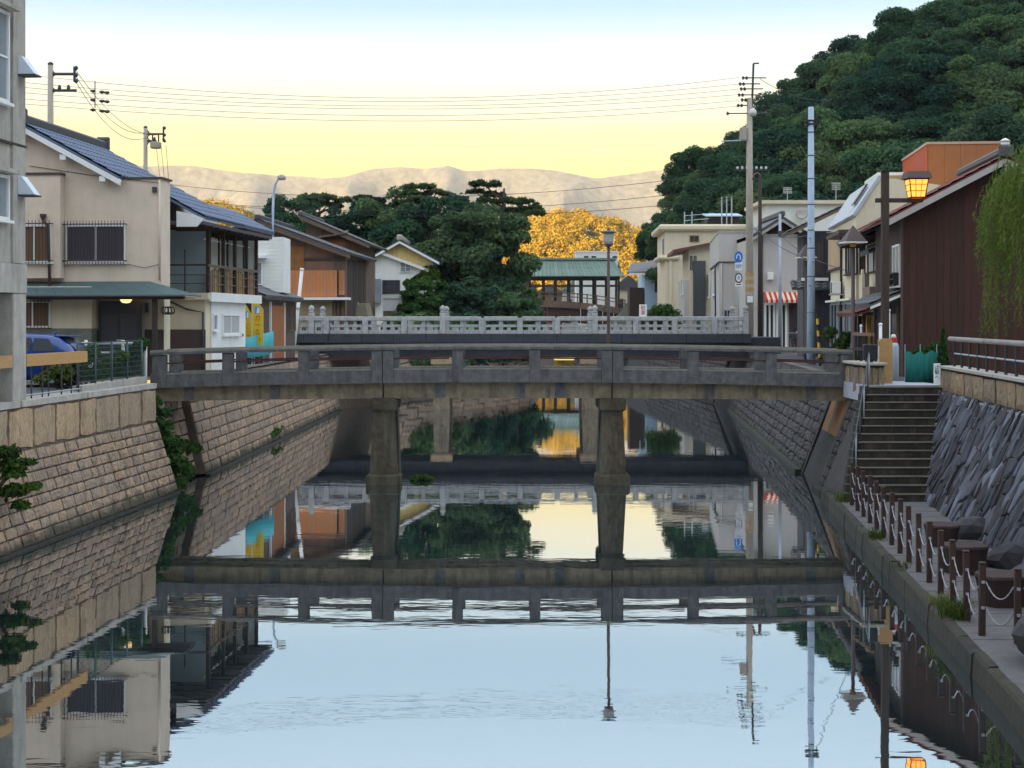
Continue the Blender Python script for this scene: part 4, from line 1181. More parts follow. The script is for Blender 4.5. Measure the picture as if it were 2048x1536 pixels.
def tile_unit(name, m):
    """one pantile of unit size: x across (0..1), y up the slope (0..1), z proud"""
    b = MB(); n = 6; prof = []
    for i in range(n+1):
        t = i/n
        prof.append((t, 0.10*math.sin(t*2*math.pi) + 0.12))
    V = []
    for y, dz in ((0.0, 0.10), (1.08, 0.0)):
        V += [(x, y, z+dz) for x, z in prof]
    V += [(x, 0.0, z-0.02) for x, z in prof]
    F = [(i, i+1, n+2+i, n+1+i) for i in range(n)]
    F += [(2*(n+1)+i, 2*(n+1)+i+1, i+1, i) for i in range(n)]
    b.add(V, F)
    return b.mesh(name, m, False)
TILE = {}
def tiled_slope(parent, eave0, eave1, ridge0, m, tw=0.34, tl=0.36, name='roof', base=0.07, single=True, body=None):
    """rectangular slope: eave0->eave1 along the eave, ridge0 above eave0; single tiles as sub-parts"""
    e0, e1, r0 = Vector(eave0), Vector(eave1), Vector(ridge0)
    ax = (e1-e0); ay = (r0-e0); nx = ax.normalized(); ny = ay.normalized(); nz = nx.cross(ny)
    flip = nz.z < 0
    if flip: nz = -nz
    b = MB(); d = nz*base
    P = [e0-d, e1-d, e1+ay-d, r0-d, e0, e1, e1+ay, r0]
    b.hexa(P)
    o = b.build(name, body or m, parent)
    cols = max(1, round(ax.length/tw)); rows = max(1, round(ay.length/tl))
    w_ = ax.length/cols; l_ = ay.length/rows
    if single:
        key = m.name
        if key not in TILE: TILE[key] = tile_unit('tile', m)
        for r in range(rows):
            for c in range(cols):
                org = e0 + nx*(w_*c) + ny*(l_*r) + nz*0.004
                ob = bpy.data.objects.new('tile', TILE[key]); COL.objects.link(ob); ob.parent = o
                ob.matrix_local = Matrix((Vector((*(nx*w_), 0)), Vector((*(ny*l_), 0)), Vector((*(nz*0.30), 0)), Vector((*org, 1)))).transposed()
    else:
        t = MB()
        for r in range(rows):
            for c in range(cols):
                org = e0 + nx*(w_*c) + ny*(l_*r) + nz*0.004
                n = 4; V = []
                for y, dz in ((0.0, 0.03), (1.05, 0.0)):
                    for i in range(n+1):
                        tt = i/n; V.append(org + nx*(w_*tt) + ny*(l_*y) + nz*(0.035 + 0.03*math.sin(tt*2*math.pi) + dz))
                for i in range(n+1):
                    tt = i/n; V.append(org + nx*(w_*tt) + nz*0.0)
                t.add(V, [(i, i+1, n+2+i, n+1+i) for i in range(n)] + [(2*n+2+i, 2*n+3+i, i+1, i) for i in range(n)])
        stuff(t.build('roof_tiles', m, o))
    return o

def planks(parent, plane, a0, a1, zf0, zf1, off, w_, m, name='plank', th=0.02, out=-1, gap=0.006):
    """vertical boards; zf0/zf1 are numbers or functions of a"""
    f0 = zf0 if callable(zf0) else (lambda a: zf0); f1 = zf1 if callable(zf1) else (lambda a: zf1)
    if a0 > a1: a0, a1 = a1, a0
    n = max(1, round((a1-a0)/w_)); w2 = (a1-a0)/n
    for i in range(n):
        p, q = a0 + w2*i + gap/2, a0 + w2*(i+1) - gap/2
        t = th + RNG.uniform(-0.004, 0.004)
        b = MB()
        poly = [(p, f0(p)), (q, f0(q)), (q, f1(q)), (p, f1(p))]
        if plane == 'f': b.prism(poly, off - t, off, 'y')
        else: b.prism(poly, off, off + out*t, 'x')
        b.build(name, m, parent)

def lattice(parent, a0, a1, z0, z1, off, n, m, plane='f', out=-1, spike=0.1, name='window_grille'):
    """bars standing off a window with spiked ends"""
    b = MB(); d = 0.16
    def pt(a, z, dd): return (a, off - dd, z) if plane == 'f' else (off + out*dd, a, z)
    for i in range(n):
        a = a0 + (a1-a0)*i/(n-1)
        b.tube([pt(a, z0-spike, d), pt(a, z1+spike, d)], 0.011, 5)
    for z in (z0, z1):
        b.tube([pt(a0-0.06, z, d), pt(a1+0.06, z, d)], 0.02, 5)
        for a in (a0-0.05, a1+0.05): b.tube([pt(a, z, 0), pt(a, z, d)], 0.016, 5)
    return b.build(name, m, parent)

def text_mesh(body, size, m, name='lettering', depth=0.004):
    c = bpy.data.curves.new(name, 'FONT'); c.body = body; c.size = size; c.align_x = 'CENTER'; c.align_y = 'CENTER'; c.extrude = depth; c.resolution_u = 2; c.space_line = 1.0
    t = bpy.data.objects.new(name, c); COL.objects.link(t)
    bpy.context.view_layer.update()
    dg = bpy.context.evaluated_depsgraph_get()
    me = bpy.data.meshes.new_from_object(t.evaluated_get(dg))
    bpy.data.objects.remove(t); bpy.data.curves.remove(c)
    me.materials.clear(); me.materials.append(m)
    return me
def front_text(body, size, m, parent, x, y, z, name='lettering', depth=0.004):
    o = link(name, text_mesh(body, size, m, name, depth), parent, (x, y, z)); o.rotation_euler = (R(90), 0, 0); return o

def drainpipe(parent, pts, m=None, r=0.04, name='drainpipe'):
    return MB().tube(pts, r, 7).build(name, m or M['brown_metal'], parent, True)
# ================================================================== LEFT BANK
# ------------------------------------------------------------------ grey concrete building at the picture's left edge
F0 = Fr(51, 31.7, 0.08)
cbld = thing('concrete_building', 'tall grey concrete building with small vent hoods at the water on the left', 'building', F0.loc, F0.rz)
MB().box(-11, -0.04, -22, -0.02, 2.85, 12.5).build('wall', M['concrete'], cbld)
MB().box(-11, 0.03, -22, 0.0, 2.25, 2.84).build('beam', M['concrete'], cbld)
for y in (-0.66, -5.2, -9.8, -14.4):
    MB().box(-0.55, 0.015, y, y+0.62, 2.852, 12.6).build('pilaster', M['concrete'], cbld)
    MB().cbox(-0.6, 0.02, y, y+0.66, -0.1, 2.24, 0.02).build('column', M['concrete'], cbld)
zj = F0.sz(30, 288)
MB().box(-0.3, 0.022, -22, 0.006, zj-0.03, zj+0.02).build('joint', M['mortar'], cbld)
for (va, vb) in ((205, 22), (440, 350)):
    for yo in (0, -4.6, -9.2):
        za, zb = F0.sz(10, va), F0.sz(10, vb)
        w_ = window(cbld, 's', F0.sy(-85)+yo, F0.sy(17)+yo, za, zb, -0.04, M['white'], M['glass_grey'], 1, 1 if va < 300 else 0, 0.06, 0.07, True, out=1)
        MB().box(-0.03, 0.22, F0.sy(-90)+yo, F0.sy(20)+yo, zb+0.03, zb+0.11).build('eyebrow', M['concrete'], w_)
for (va, vb) in ((112, 148), (352, 389)):
    z1, z0 = F0.sz(36, va), F0.sz(36, vb)
    h = MB()
    y0, y1 = -0.42, -0.12
    h.hexa([(0.0, y0, z0), (0.36, y0, z0), (0.36, y1, z0), (0.0, y1, z0), (0.0, y0, z1), (0.08, y0, z1), (0.08, y1, z1), (0.0, y1, z1)])
    h = h.build('vent_hood', mat('sky_sheen_vent_sheet', (0.62, 0.68, 0.74), 0.4, 0.05, 4.0), cbld)  # sky reflected on the slanted plates is put into the hood colour
    MB().box(0.0, 0.38, y0-0.02, y1+0.02, z0-0.035, z0-0.005).build('hood_lip', M['dark_grey'], h)
# light timber handrail beside the building
tr = thing('timber_railing', 'light timber handrail on grey pipe posts beside the concrete building', 'railing', (0, 0, 0))
def ledge(Y, off=0.28): return edge_l(Y) - off
for (a, c) in ((28.6, 31.0), (31.75, 35.25)):
    n = 1
    xa, xc = ledge(a, 0.05), ledge(c, 0.05)
    MB().hexa([(xa-0.05, a, 3.54), (xa+0.05, a, 3.54), (xc+0.05, c, 3.54), (xc-0.05, c, 3.54), (xa-0.05, a, 3.79), (xa+0.05, a, 3.79), (xc+0.05, c, 3.79), (xc-0.05, c, 3.79)]).build('handrail', M['wood_light'], tr)
for Y in (32.4, 33.0, 33.35, 34.1, 34.7, 35.15):
    MB().tube([(ledge(Y, 0.17), Y, 2.84), (ledge(Y, 0.17), Y, 3.66)], 0.018, 8).build('post', M['dark_grey'], tr, True)
MB().tube([(ledge(31.75, 0.17), 31.75, 2.93), (ledge(35.2, 0.17), 35.2, 2.93)], 0.018, 6).build('bottom_rail', M['metal'], tr)
# green mesh fence on a low kerb
mf = thing('mesh_fence', 'dark green wire mesh fence on a low concrete kerb by the bridge end', 'fence', (0, 0, 0))
ya, yb = 35.4, 40.0
MB().hexa([(ledge(ya)-0.12, ya, 2.79), (ledge(ya)+0.1, ya, 2.79), (ledge(yb)+0.1, yb, 2.79), (ledge(yb)-0.12, yb, 2.79),
           (ledge(ya)-0.12, ya, 2.98), (ledge(ya)+0.1, ya, 2.98), (ledge(yb)+0.1, yb, 3.03), (ledge(yb)-0.12, yb, 3.03)]).build('kerb', M['concrete'], mf)
ns = 5
for i in range(ns):
    Y = ya + (yb-ya)*i/(ns-1)
    MB().tube([(ledge(Y), Y, 2.9), (ledge(Y), Y, 3.98)], 0.028, 8).build('post', M['canopy_green'], mf, True)
b = MB()
for j in range(8):
    z = 3.06 + 0.9*j/7
    b.tube([(ledge(ya), ya, z), (ledge(yb), yb, z)], 0.007 if 0 < j < 7 else 0.014, 4)
for i in range(60):
    Y = ya + (yb-ya)*i/59
    b.tube([(ledge(Y), Y, 3.04), (ledge(Y), Y, 3.97)], 0.0055, 4)
stuff(b.build('wire_mesh', mat('green_wire', (0.018, 0.04, 0.034), 0.6, 0.1, 4.0), mf))
wp = thing('pipe_barrier', 'white pipe barrier behind the green mesh fence', 'barrier', (0, 41.0, 0))
k41 = FPX/41.0
for (ua, uc, v) in ((146, 292, 687), (170, 246, 706)):
    MB().tube([((ua-1024)/k41, 0, HC-(v-640)/k41), ((uc-1024)/k41, 0, HC-(v-640)/k41)], 0.035, 8).build('rail', M['white_pipe'], wp, True)
for u in (172, 246, 291):
    MB().tube([((u-1024)/k41, 0, GZ-0.05), ((u-1024)/k41, 0, HC-(680-640)/k41)], 0.045, 8).build('post', M['white_pipe'], wp, True)

# ------------------------------------------------------------------ blue car, tail towards the canal
FC = Fr(176, 38.6, 0.05)
car = thing('parked_car', 'deep blue hatchback parked behind the fence with its tail to the canal', 'car', (FC.X0-0.25, FC.Y0, GZ), R(180) - 0.05); car.scale = (0.95, 0.95, 0.885)
# local: x forward from the tail (0) to the nose (4.1); y 0 near side .. -1.7
def car_section(x):
    """(bottom, belt, roof, half width at sill, at belt, at roof)"""
    pts = [(0.0, .42, .86, .86, .74, .74, .74), (0.06, .32, .95, .98, .80, .80, .70), (0.30, .28, 1.0, 1.22, .84, .82, .64), (0.62, .24, 1.0, 1.43, .85, .83, .60), (0.95, .22, .99, 1.50, .85, .84, .60),
           (1.9, .2, .97, 1.54, .85, .84, .62), (2.5, .2, .95, 1.46, .85, .83, .60), (3.05, .2, .93, 1.05, .84, .82, .66), (3.2, .2, .91, .97, .84, .81, .72), (3.8, .24, .80, .84, .80, .76, .68), (4.05, .34, .66, .68, .68, .66, .62)]
    for a, c in zip(pts[:-1], pts[1:]):
        if a[0] <= x <= c[0]:
            t = (x-a[0])/(c[0]-a[0]); t = t*t*(3-2*t)
            return [p + (q-p)*t for p, q in zip(a[1:], c[1:])]
    return list(pts[-1][1:])
xsC = [0, .03, .06, .15, .3, .45, .62, .8, .95, 1.4, 1.9, 2.2, 2.5, 2.8, 3.05, 3.2, 3.5, 3.8, 3.95, 4.05]
V = []; nr_ = 0
for x in xsC:
    bo, be, ro, ws, wb, wr = car_section(x)
    ring = [(-ws*0.96, bo), (-ws, bo+0.16), (-wb, be-0.1), (-wb*0.985, be), (-(wb+wr)/2*0.985, (be+ro)/2), (-wr, ro-0.05), (-wr*0.75, ro), (0, ro+0.015)]
    ring = ring + [(-a, z) for a, z in ring[-2::-1]]
    nr_ = len(ring)
    V += [(x, -0.85 + a, z) for a, z in ring]
F = []
for i in range(len(xsC)-1):
    for j in range(nr_-1):
        F.append((i*nr_+j, i*nr_+j+1, (i+1)*nr_+j+1, (i+1)*nr_+j))
    F.append((i*nr_+nr_-1, i*nr_, (i+1)*nr_, (i+1)*nr_+nr_-1))
F.append(tuple(range(nr_-1, -1, -1))); F.append(tuple((len(xsC)-1)*nr_ + j for j in range(nr_)))
b = MB(); b.add(V, F); b.build('body', M['car_paint'], car, True)
gl = MB()   # side glass and rear glass, following the body a little outside it
for s_ in (-1, 1):
    for x0, x1 in ((0.62, 1.25), (1.32, 2.0), (2.06, 2.75)):
        q = []
        for x, top in ((x0, 0), (x1, 0), (x1 - (0.22 if x1 > 2.6 else 0), 1), (x0 + (0.24 if x0 < 0.7 else 0), 1)):
            bo, be, ro, ws, wb, wr = car_section(x)
            z = be + 0.04 if not top else ro - 0.1
            t = (z - be)/(ro - be)
            wd_ = wb*0.985 + (wr - wb*0.985)*t + 0.012
            q.append((x, -0.85 + s_*wd_, z))
        MB().quad(*(q if s_ > 0 else q[::-1])).build('side_window', M['glass'], car)
rg = MB(); rg.quad((0.075, -0.85-0.6, 1.02), (0.075, -0.85+0.6, 1.02), (0.52, -0.85+0.48, 1.405), (0.52, -0.85-0.48, 1.405)); rg.build('rear_window', M['glass'], car)
MB().cbox(0.36, 0.78, -1.35, -0.35, 1.44, 1.475, 0.012).build('roof_spoiler', M['car_paint'], car)
MB().tube([(0.95, -0.85, 1.5), (0.87, -0.85, 1.58)], 0.03, 6).build('roof_antenna', M['car_paint'], car)
for s_ in (-1, 1):
    MB().cbox(-0.015, 0.16, -0.85+s_*0.62-0.12, -0.85+s_*0.62+0.12, 0.78, 0.92, 0.03).build('tail_lamp', M['red'], car)
MB().cbox(-0.05, 0.1, -1.6, -0.1, 0.34, 0.6, 0.05).build('rear_bumper', M['car_paint'], car)
MB().cbox(-0.062, -0.04, -1.03, -0.67, 0.52, 0.68, 0.005).build('number_plate', M['white'], car)
for x in (0.72, 3.25):
    for s_ in (-1, 1):
        w_ = link('wheel', MB().lathe([(0.18, -0.1), (0.31, -0.1), (0.325, -0.06), (0.325, 0.06), (0.31, 0.1), (0.18, 0.1)], n=20).mesh('wheel', M['rubber']), car, (x, -0.85+s_*0.78, 0.325)); w_.rotation_euler = (R(90), 0, 0)
        rim = link('rim', MB().lathe([(0.20, -0.105), (0.17, -0.07), (0.05, -0.08), (0.05, 0.08), (0.17, 0.07), (0.20, 0.105)], n=10).mesh('rim', M['metal']), w_, (0, 0, 0))

M['slat'] = mat('pale_brown_slat', (0.27, 0.185, 0.11), 0.8, 0.2, 4.0, rand=0.3)
M['mesh_green'] = mat('dark_green_wire', (0.018, 0.04, 0.034), 0.6, 0.1, 4.0)
# ------------------------------------------------------------------ beige house with blue-grey tile roof
F1 = Fr(322, 46.0, 0.08)
house = thing('beige_house', 'two-storey beige plaster house with blue-grey tiled roof by the footbridge', 'house', F1.loc, F1.rz)
xg, zg = F1.fx(240), F1.fz(240, 357)
xap, zap = F1.fx(52), F1.fz(52, 258)
b = MB()
b.prism([(2*xap-xg, -0.1), (xg-0.0, -0.1), (xg, zg), (xap, zap), (2*xap-xg, zg)], 0.0, 6.5, 'y')
b.build('wall', M['plaster'], house)
MB().box(xg+0.001, 0.0, 0.0, 0.9, 2.75, zg-0.02).build('front_wall', M['plaster'], house)
MB().box(xg, 0.06, -0.05, 0.95, zg-0.02, zg+0.035).build('wall_coping', M['brown_metal'], house)
MB().box(xg+0.001, 0.0, 0.3, 0.9, -0.1, 2.745).build('lower_wall', M['cream'], house)
zb_ = F1.fz(90, 352)
MB().box(F1.fx(30), F1.fx(129), -0.35, -0.005, 2.95, zb_).build('bay_wall', M['plaster'], house)
MB().box(F1.fx(30), F1.fx(131), -0.39, -0.002, zb_+0.001, zb_+0.07).build('bay_coping', M['brown_metal'], house)
# upper windows with spiked grilles
window(house, 'f', F1.fx(133), F1.fx(251), F1.fz(190, 524), F1.fz(190, 450), 0.0, M['white'], M['glass_dark'], 1, 0, 0.05, 0.05, True)
lattice(house, F1.fx(133), F1.fx(251), F1.fz(190, 522), F1.fz(190, 449), -0.02, 20, M['brown_metal'])
window(house, 'f', F1.fx(44), F1.fx(103, -.35), F1.fz(80, 524, -.35), F1.fz(80, 450, -.35), -0.35, M['white'], M['shutter'], 1, 0, 0.05, 0.05, True)
lattice(house, F1.fx(44), F1.fx(103, -.35), F1.fz(80, 522), F1.fz(80, 449), -0.37, 11, M['brown_metal'])
drainpipe(house, [(F1.fx(97), -0.42, F1.fz(97, 437)), (F1.fx(98), -0.42, F1.fz(98, 446)), (F1.fx(107), -0.42, F1.fz(107, 452)), (F1.fx(110), -0.42, F1.fz(110, 575))], r=0.045)
MB().lathe([(0.05, -0.1), (0.1, 0.0), (0.1, 0.06)], (F1.fx(97), -0.43, F1.fz(97, 434)), 8).build('pipe_funnel', M['brown_metal'], house)
# ground floor: left bay, door recess, brown wainscot
MB().box(F1.fx(30, -.5), F1.fx(183, -.5), -0.5, -0.005, 1.45, 2.7).build('ground_bay', M['cream'], house)
MB().box(F1.fx(30, -.5), F1.fx(183.5, -.5), -0.52, -0.004, -0.1, 1.448).build('bay_plinth', mat('green_grey_stone_face', (0.17, 0.175, 0.14), 0.9, 0.35, 5.0, stretch=(0.7, 0.7, 3), bump=0.6), house)
planksz = F1.fz(300, 659)
MB().box(F1.fx(183)+0.02, F1.fx(199), -0.02, -0.003, -0.1, planksz).build('wainscot', M['wainscot'], house)
MB().box(F1.fx(284), 0.0, 0.25, 0.297, -0.1, planksz).build('wainscot', M['wainscot'], house)
dr = MB().box(F1.fx(199), F1.fx(284), -0.09, -0.004, -0.05, F1.fz(240, 602)).build('entrance_door', mat('dark_blue_grey_door', (0.030, 0.036, 0.050), 0.4, 0.12, 3.0, bump=0.03, spec=0.5), house)
for (ua, uc) in ((205, 238), (243, 279)):
    MB().box(F1.fx(ua), F1.fx(uc), -0.105, -0.091, 0.1, F1.fz(240, 630)).build('door_panel', M['glass_dark'], dr)
MB().box(F1.fx(236), F1.fx(246), -0.12, -0.1, 1.0, 1.12).build('handle', M['metal'], dr)
window(house, 'f', F1.fx(44), F1.fx(101, -.5), F1.fz(75, 655, -.5), F1.fz(75, 602, -.5), -0.5, M['white'], M['shutter'], 1, 0, 0.05, 0.05, False)
lattice(house, F1.fx(44), F1.fx(101, -.5), F1.fz(75, 657, -.5), F1.fz(75, 602, -.5), -0.52, 11, M['brown_metal'], spike=0.04)
# green sheet canopy over the entrance, in folded strips
ze, zw = F1.fz(200, 590, -1.15), F1.fz(200, 563)
x0_, x1_ = F1.fx(40), F1.fx(300); e0_, e1_ = F1.fx(40, -1.15), F1.fx(369, -1.15)
cn = thing_c = None
can = MB().box(e0_, e1_, -1.14, -1.06, ze-0.13, ze-0.02).build('canopy', M['wood_dark'], house)
n = 9
for i in range(n):
    f0, f1 = i/n, (i+1)/n
    a0, a1 = x0_+(x1_-x0_)*f0, x0_+(x1_-x0_)*f1-0.012; c0, c1 = e0_+(e1_-e0_)*f0, e0_+(e1_-e0_)*f1-0.012
    q = [(c0, -1.17, ze), (c1, -1.17, ze), (a1, -0.002, zw), (a0, -0.002, zw)]
    MB().hexa([(x_, y_, z_-0.03) for x_, y_, z_ in q] + q).build('canopy_sheet', M['canopy_green'], can)
q = [(e1_, -1.17, ze), (e1_+0.02, 0.5, ze), (x1_, 0.0, zw), (x1_-0.005, -0.001, zw)]
MB().hexa([(x_, y_, z_-0.03) for x_, y_, z_ in q] + q).build('canopy_sheet', M['canopy_green'], can)
MB().box(e0_, e1_, -1.05, -0.1, ze-0.09, ze-0.07).build('canopy_soffit', M['soffit'], can)
MB().box(F1.fx(305, -1), F1.fx(314, -1), -1.06, -0.93, -0.1, ze-0.1).build('porch_post', M['wood_dark'], house)
pl = MB().lathe([(0.02, -0.14), (0.12, -0.12), (0.17, -0.05), (0.175, 0.0)], (F1.fx(252, -.7), -0.7, ze-0.095), 14).build('porch_lamp', M['lamp_glow'], house, True)
# coiled iron fitting and conduit on the wall
b = MB()
zc = F1.fz(332, 621)
for i in range(3):
    c = F1.fx(326+6*i); b.tube([(c + 0.11*math.cos(t), 0.22, zc + 0.11*math.sin(t)) for t in np.linspace(0, 6.28, 14)], 0.018, 5)
b.tube([(F1.fx(345), 0.25, zc-0.06), (F1.fx(320)+0.0, 0.25, zc-0.05)], 0.012, 5)
b.build('coiled_hose', M['black_metal'], house)
MB().tube([(F1.fx(60), -0.03, F1.fz(60, 332)), (F1.fx(180), -0.03, F1.fz(180, 350)), (F1.fx(318), -0.03, F1.fz(318, 366))], 0.008, 4).build('wall_cable', M['wire'], house)
MB().tube([(F1.fx(255), -0.03, F1.fz(255, 528)), (F1.fx(290), -0.03, F1.fz(290, 536)), (F1.fx(321), -0.03, F1.fz(321, 528))], 0.008, 4).build('wall_cable', M['wire'], house)
MB().cbox(F1.fx(306), F1.fx(314), -0.1, 0.0, F1.fz(310, 385), F1.fz(310, 374), 0.01).build('cable_bracket', M['dark_grey'], house)
mt_b = MB().cbox(F1.fx(286), F1.fx(291), 0.2, 0.298, F1.fz(288, 625), F1.fz(288, 606), 0.01).build('meter_box', M['dark_grey'], house)
gut = MB().tube([(e0_, -1.2, ze-0.03), (e1_, -1.2, ze-0.03)], 0.04, 7).build('canopy_gutter', M['dark_grey'], house)
drainpipe(house, [(F1.fx(321)-0.02, -0.03, zg-0.05), (F1.fx(321)-0.02, -0.03, 2.9)], M['plaster'], 0.035)
# roof
YR = -0.38
sl = (zap+0.12 - zg-0.06) / (xg - xap)
zr = zap + 0.14
def zroof(x): return zr - sl*(x - xap)
tiled_slope(house, (xg+0.12, YR, zroof(xg+0.12)), (xg+0.12, 1.7, zroof(xg+0.12)), (xap, YR, zr), M['tile_blue'], tw=0.27, tl=0.46)
xe = 0.82
tiled_slope(house, (xe, 1.7, zroof(xe)), (xe, 6.6, zroof(xe)), (xap, 1.7, zr), M['tile_blue'], tw=0.27, tl=0.46)
xl_ = 2*xap - xg - 0.3
tiled_slope(house, (xl_, YR, zroof(2*xap-xl_)), (xl_, 6.6, zroof(2*xap-xl_)), (xap, YR, zr), M['tile_blue'], single=False, tw=0.5, tl=0.5)
rd = MB().cbox(xap-0.17, xap+0.17, YR-0.05, 6.7, zr-0.05, zr+0.26, 0.06).build('ridge', M['tile_dark'], house)
MB().cbox(xap-0.24, xap+0.24, YR-0.14, YR-0.02, zr-0.08, zr+0.42, 0.08).build('ridge_end', M['tile_dark'], rd)
MB().cbox(xap-0.24, xap+0.24, 6.68, 6.8, zr-0.08, zr+0.42, 0.08).build('ridge_end', M['tile_dark'], rd)
vb = MB()
q0, q1 = (xap, zr-0.09), (xg+0.12, zroof(xg+0.12)-0.09)
vb.prism([(q0[0], q0[1]-0.16), (q1[0], q1[1]-0.16), (q1[0]+0.04, q1[1]), (q0[0], q0[1])], YR, YR+0.07, 'y')
vb.prism([(2*xap-q1[0], q1[1]-0.16), (q0[0], q0[1]-0.16), (q0[0], q0[1]), (2*xap-q1[0], q1[1])], YR, YR+0.07, 'y')
vb.build('verge_board', M['white'], house)
for f in (0.42, 0.82):
    x = q0[0]+(q1[0]-q0[0])*f; z = q0[1]+(q1[1]-q0[1])*f-0.2
    MB().box(x-0.09, x+0.09, YR+0.02, 0.0, z-0.13, z+0.02).build('purlin_end', M['white'], house)
# end of the deep eave: white panel, soffit, balcony wing
MB().prism([(-0.02, zroof(0)-0.75), (0.62, zroof(0)-0.75), (0.85, zroof(xe)-0.06), (0.5, zroof(0.5)-0.1), (-0.02, zroof(0.3)-0.1)], 1.62, 1.69, 'y').build('eave_end_panel', M['white'], house)
MB().box(xg, xe-0.05, 1.72, 10.9, zroof(xe)-0.22, zroof(xe)-0.12).build('eave_soffit', M['soffit'], house)
for i in range(12):
    y = 2.2 + i*0.75
    MB().box(-0.9, xe-0.06, y, y+0.06, zroof(xe)-0.28, zroof(xe)-0.221).build('rafter', M['wood_dark'], house)
MB().box(xg-0.6, xg-0.002, 6.5, 10.7, -0.1, 5.6).build('rear_wall', M['off_white'], house)
tiled_slope(house, (xe, 6.62, zroof(xe)), (xe, 11.0, zroof(xe)), (-0.6, 6.62, zroof(-0.6)), M['tile_blue'], single=False)
wy = 4.7
MB().box(xg, 0.12, wy, wy+0.1, 2.6, zroof(xe)-0.23).build('balcony_wall', M['blue_plaster'], house)
MB().box(-0.95, -0.85, wy+0.1, 10.5, 2.6, zroof(xe)-0.23).build('balcony_inner_wall', M['off_white'], house)
MB().box(-0.85, 0.2, 10.5, 10.6, 2.6, zroof(xe)-0.23).build('balcony_end_wall', M['off_white'], house)
MB().box(xg, 0.36, 3.85, 10.7, 2.36, 2.58).build('balcony_floor', M['cream'], house)
MB().box(0.361, 0.42, 4.0, 10.75, 2.30, 2.60).build('balcony_fascia', M['off_white'], house)
zra, zrb = F1.lz(528, 0.3, 4), F1.lz(530, 0.3, 4)
br = MB().box(xg, 0.33, 3.92, 4.0, zra-0.06, zra).build('balcony_rail', M['brown_metal'], house)
for dz in (0.34, 0.62): MB().box(xg, 0.33, 3.94, 3.97, zra-dz-0.025, zra-dz).build('balcony_bar', M['brown_metal'], house)
MB().box(-0.47, -0.43, 3.93, 3.98, 2.58, zroof(xe)-0.9).build('balcony_upright', M['brown_metal'], house)
MB().tube([(-1.05, 3.96, 4.6), (-0.95, 3.95, 2.6)], 0.015, 5).build('cable', M['wire'], house)
MB().box(0.27, 0.34, 4.0, 10.6, zra-0.09, zra).build('balcony_rail', M['wood_mid'], house)
for dz in (0.33, 0.62): MB().box(0.285, 0.315, 4.0, 10.6, zra-dz-0.03, zra-dz).build('balcony_bar', M['wood_mid'], house)
for i, y in enumerate((4.05, 5.9, 7.4, 9.0, 10.45)):
    MB().box(0.22, 0.33, y, y+0.11, 2.58, zroof(xe)-0.23).build('balcony_post', M['wood_dark'], house)
for i in range(24):
    y = 4.3 + i*0.26
    MB().box(0.20, 0.235, y, y+(0.13 if i % 3 else 0.2), 2.58, zra-RNG.uniform(0.03, 0.2)).build('screen_slat', M['slat'], house)
for i in range(5):
    y = 5.0 + i*1.1
    MB().box(0.05, 0.1, y, y+0.1, zra, zroof(xe)-0.3).build('drying_pole_post', M['wood_dark'], house)
MB().tube([(0.08, 4.3, 4.35), (0.08, 10.3, 4.35)], 0.02, 6).build('drying_pole', M['white_pipe'], house)
# ground floor of the wing
MB().box(xg, 0.19, 4.1, F1.sy(489, 0.2), -0.1, 2.35).build('wing_wall', M['cream'], house)
MB().box(xg, 0.20, 4.06, 4.098, -0.1, F1.lz(659, 0, 4)).build('wainscot', M['wainscot'], house)
drainpipe(house, [(-0.95, 4.0, 2.3), (-0.4, 4.0, 2.05), (0.14, 4.0, 1.95), (0.14, 4.0, 0.0)], M['dark_grey'], 0.035)
ya_, yb_ = F1.sy(421, 0.2), F1.sy(489, 0.2)
MB().box(0.191, 0.235, ya_, yb_, -0.1, 2.30).build('white_cladding', M['off_white'], house)
window(house, 's', F1.sy(425, .235), F1.sy(433, .235), F1.sz(428, 661, .2), F1.sz(428, 628, .2), 0.236, M['white'], M['glass_grey'], 0, 0, 0.05, 0.05, True, out=1)
window(house, 's', F1.sy(444, .235), F1.sy(477, .235), F1.sz(460, 669, .2), F1.sz(460, 628, .2), 0.236, M['white'], M['curtain'], 1, 0, 0.06, 0.05, True, out=1)
MB().lathe([(0.01, 0), (0.06, 0.02), (0.06, 0.08), (0.01, 0.1)], (0.29, F1.sy(481, .235), F1.sz(481, 673, .2)), 8).build('door_knob', M['black_metal'], house)

# ------------------------------------------------------------------ yellow banners and turquoise sheet
for (ua, uc, vt, vb_, Y, txt, lab) in ((487, 503, 610, 690, 59.0, 'く\nに\nこ', 'yellow cloth banner half hidden behind the white wall corner'),
                                       (505, 527, 600, 690, 58.4, 'カ\nー\nる\nい', 'yellow cloth banner with slanted top beside the brown shop wall')):
    fb_ = Fr(ua, Y, 0.1); W_ = fb_.fx(uc); zt_ = fb_.lz(vt); zb2 = fb_.lz(vb_)
    bn = thing('yellow_banner', lab, 'banner', fb_.loc, fb_.rz, 'yellow shop banners')
    MB().prism([(0, zb2), (W_, zb2), (W_, zt_-0.35), (W_*0.35, zt_), (0, zt_)], -0.004, 0.004, 'y').build('cloth', M['banner'], bn)
    MB().tube([(-0.02, 0, -0.1), (-0.02, 0, zt_+0.06)], 0.014, 6).build('pole', M['white_pipe'], bn)
    MB().box(W_*0.22, W_*0.68, -0.008, -0.0045, zt_-0.52, zt_-0.24).build('printed_panel', M['print_blue'], bn)
    MB().prism([(W_*0.36, zt_-0.50), (W_*0.64, zt_-0.50), (W_*0.64, zt_-0.30), (W_*0.45, zt_-0.27)], -0.011, -0.0085, 'y').build('printed_mark', M['white'], bn)
    front_text(txt, 0.27, M['orange_red'], bn, W_*0.45, -0.008, zt_-1.1)
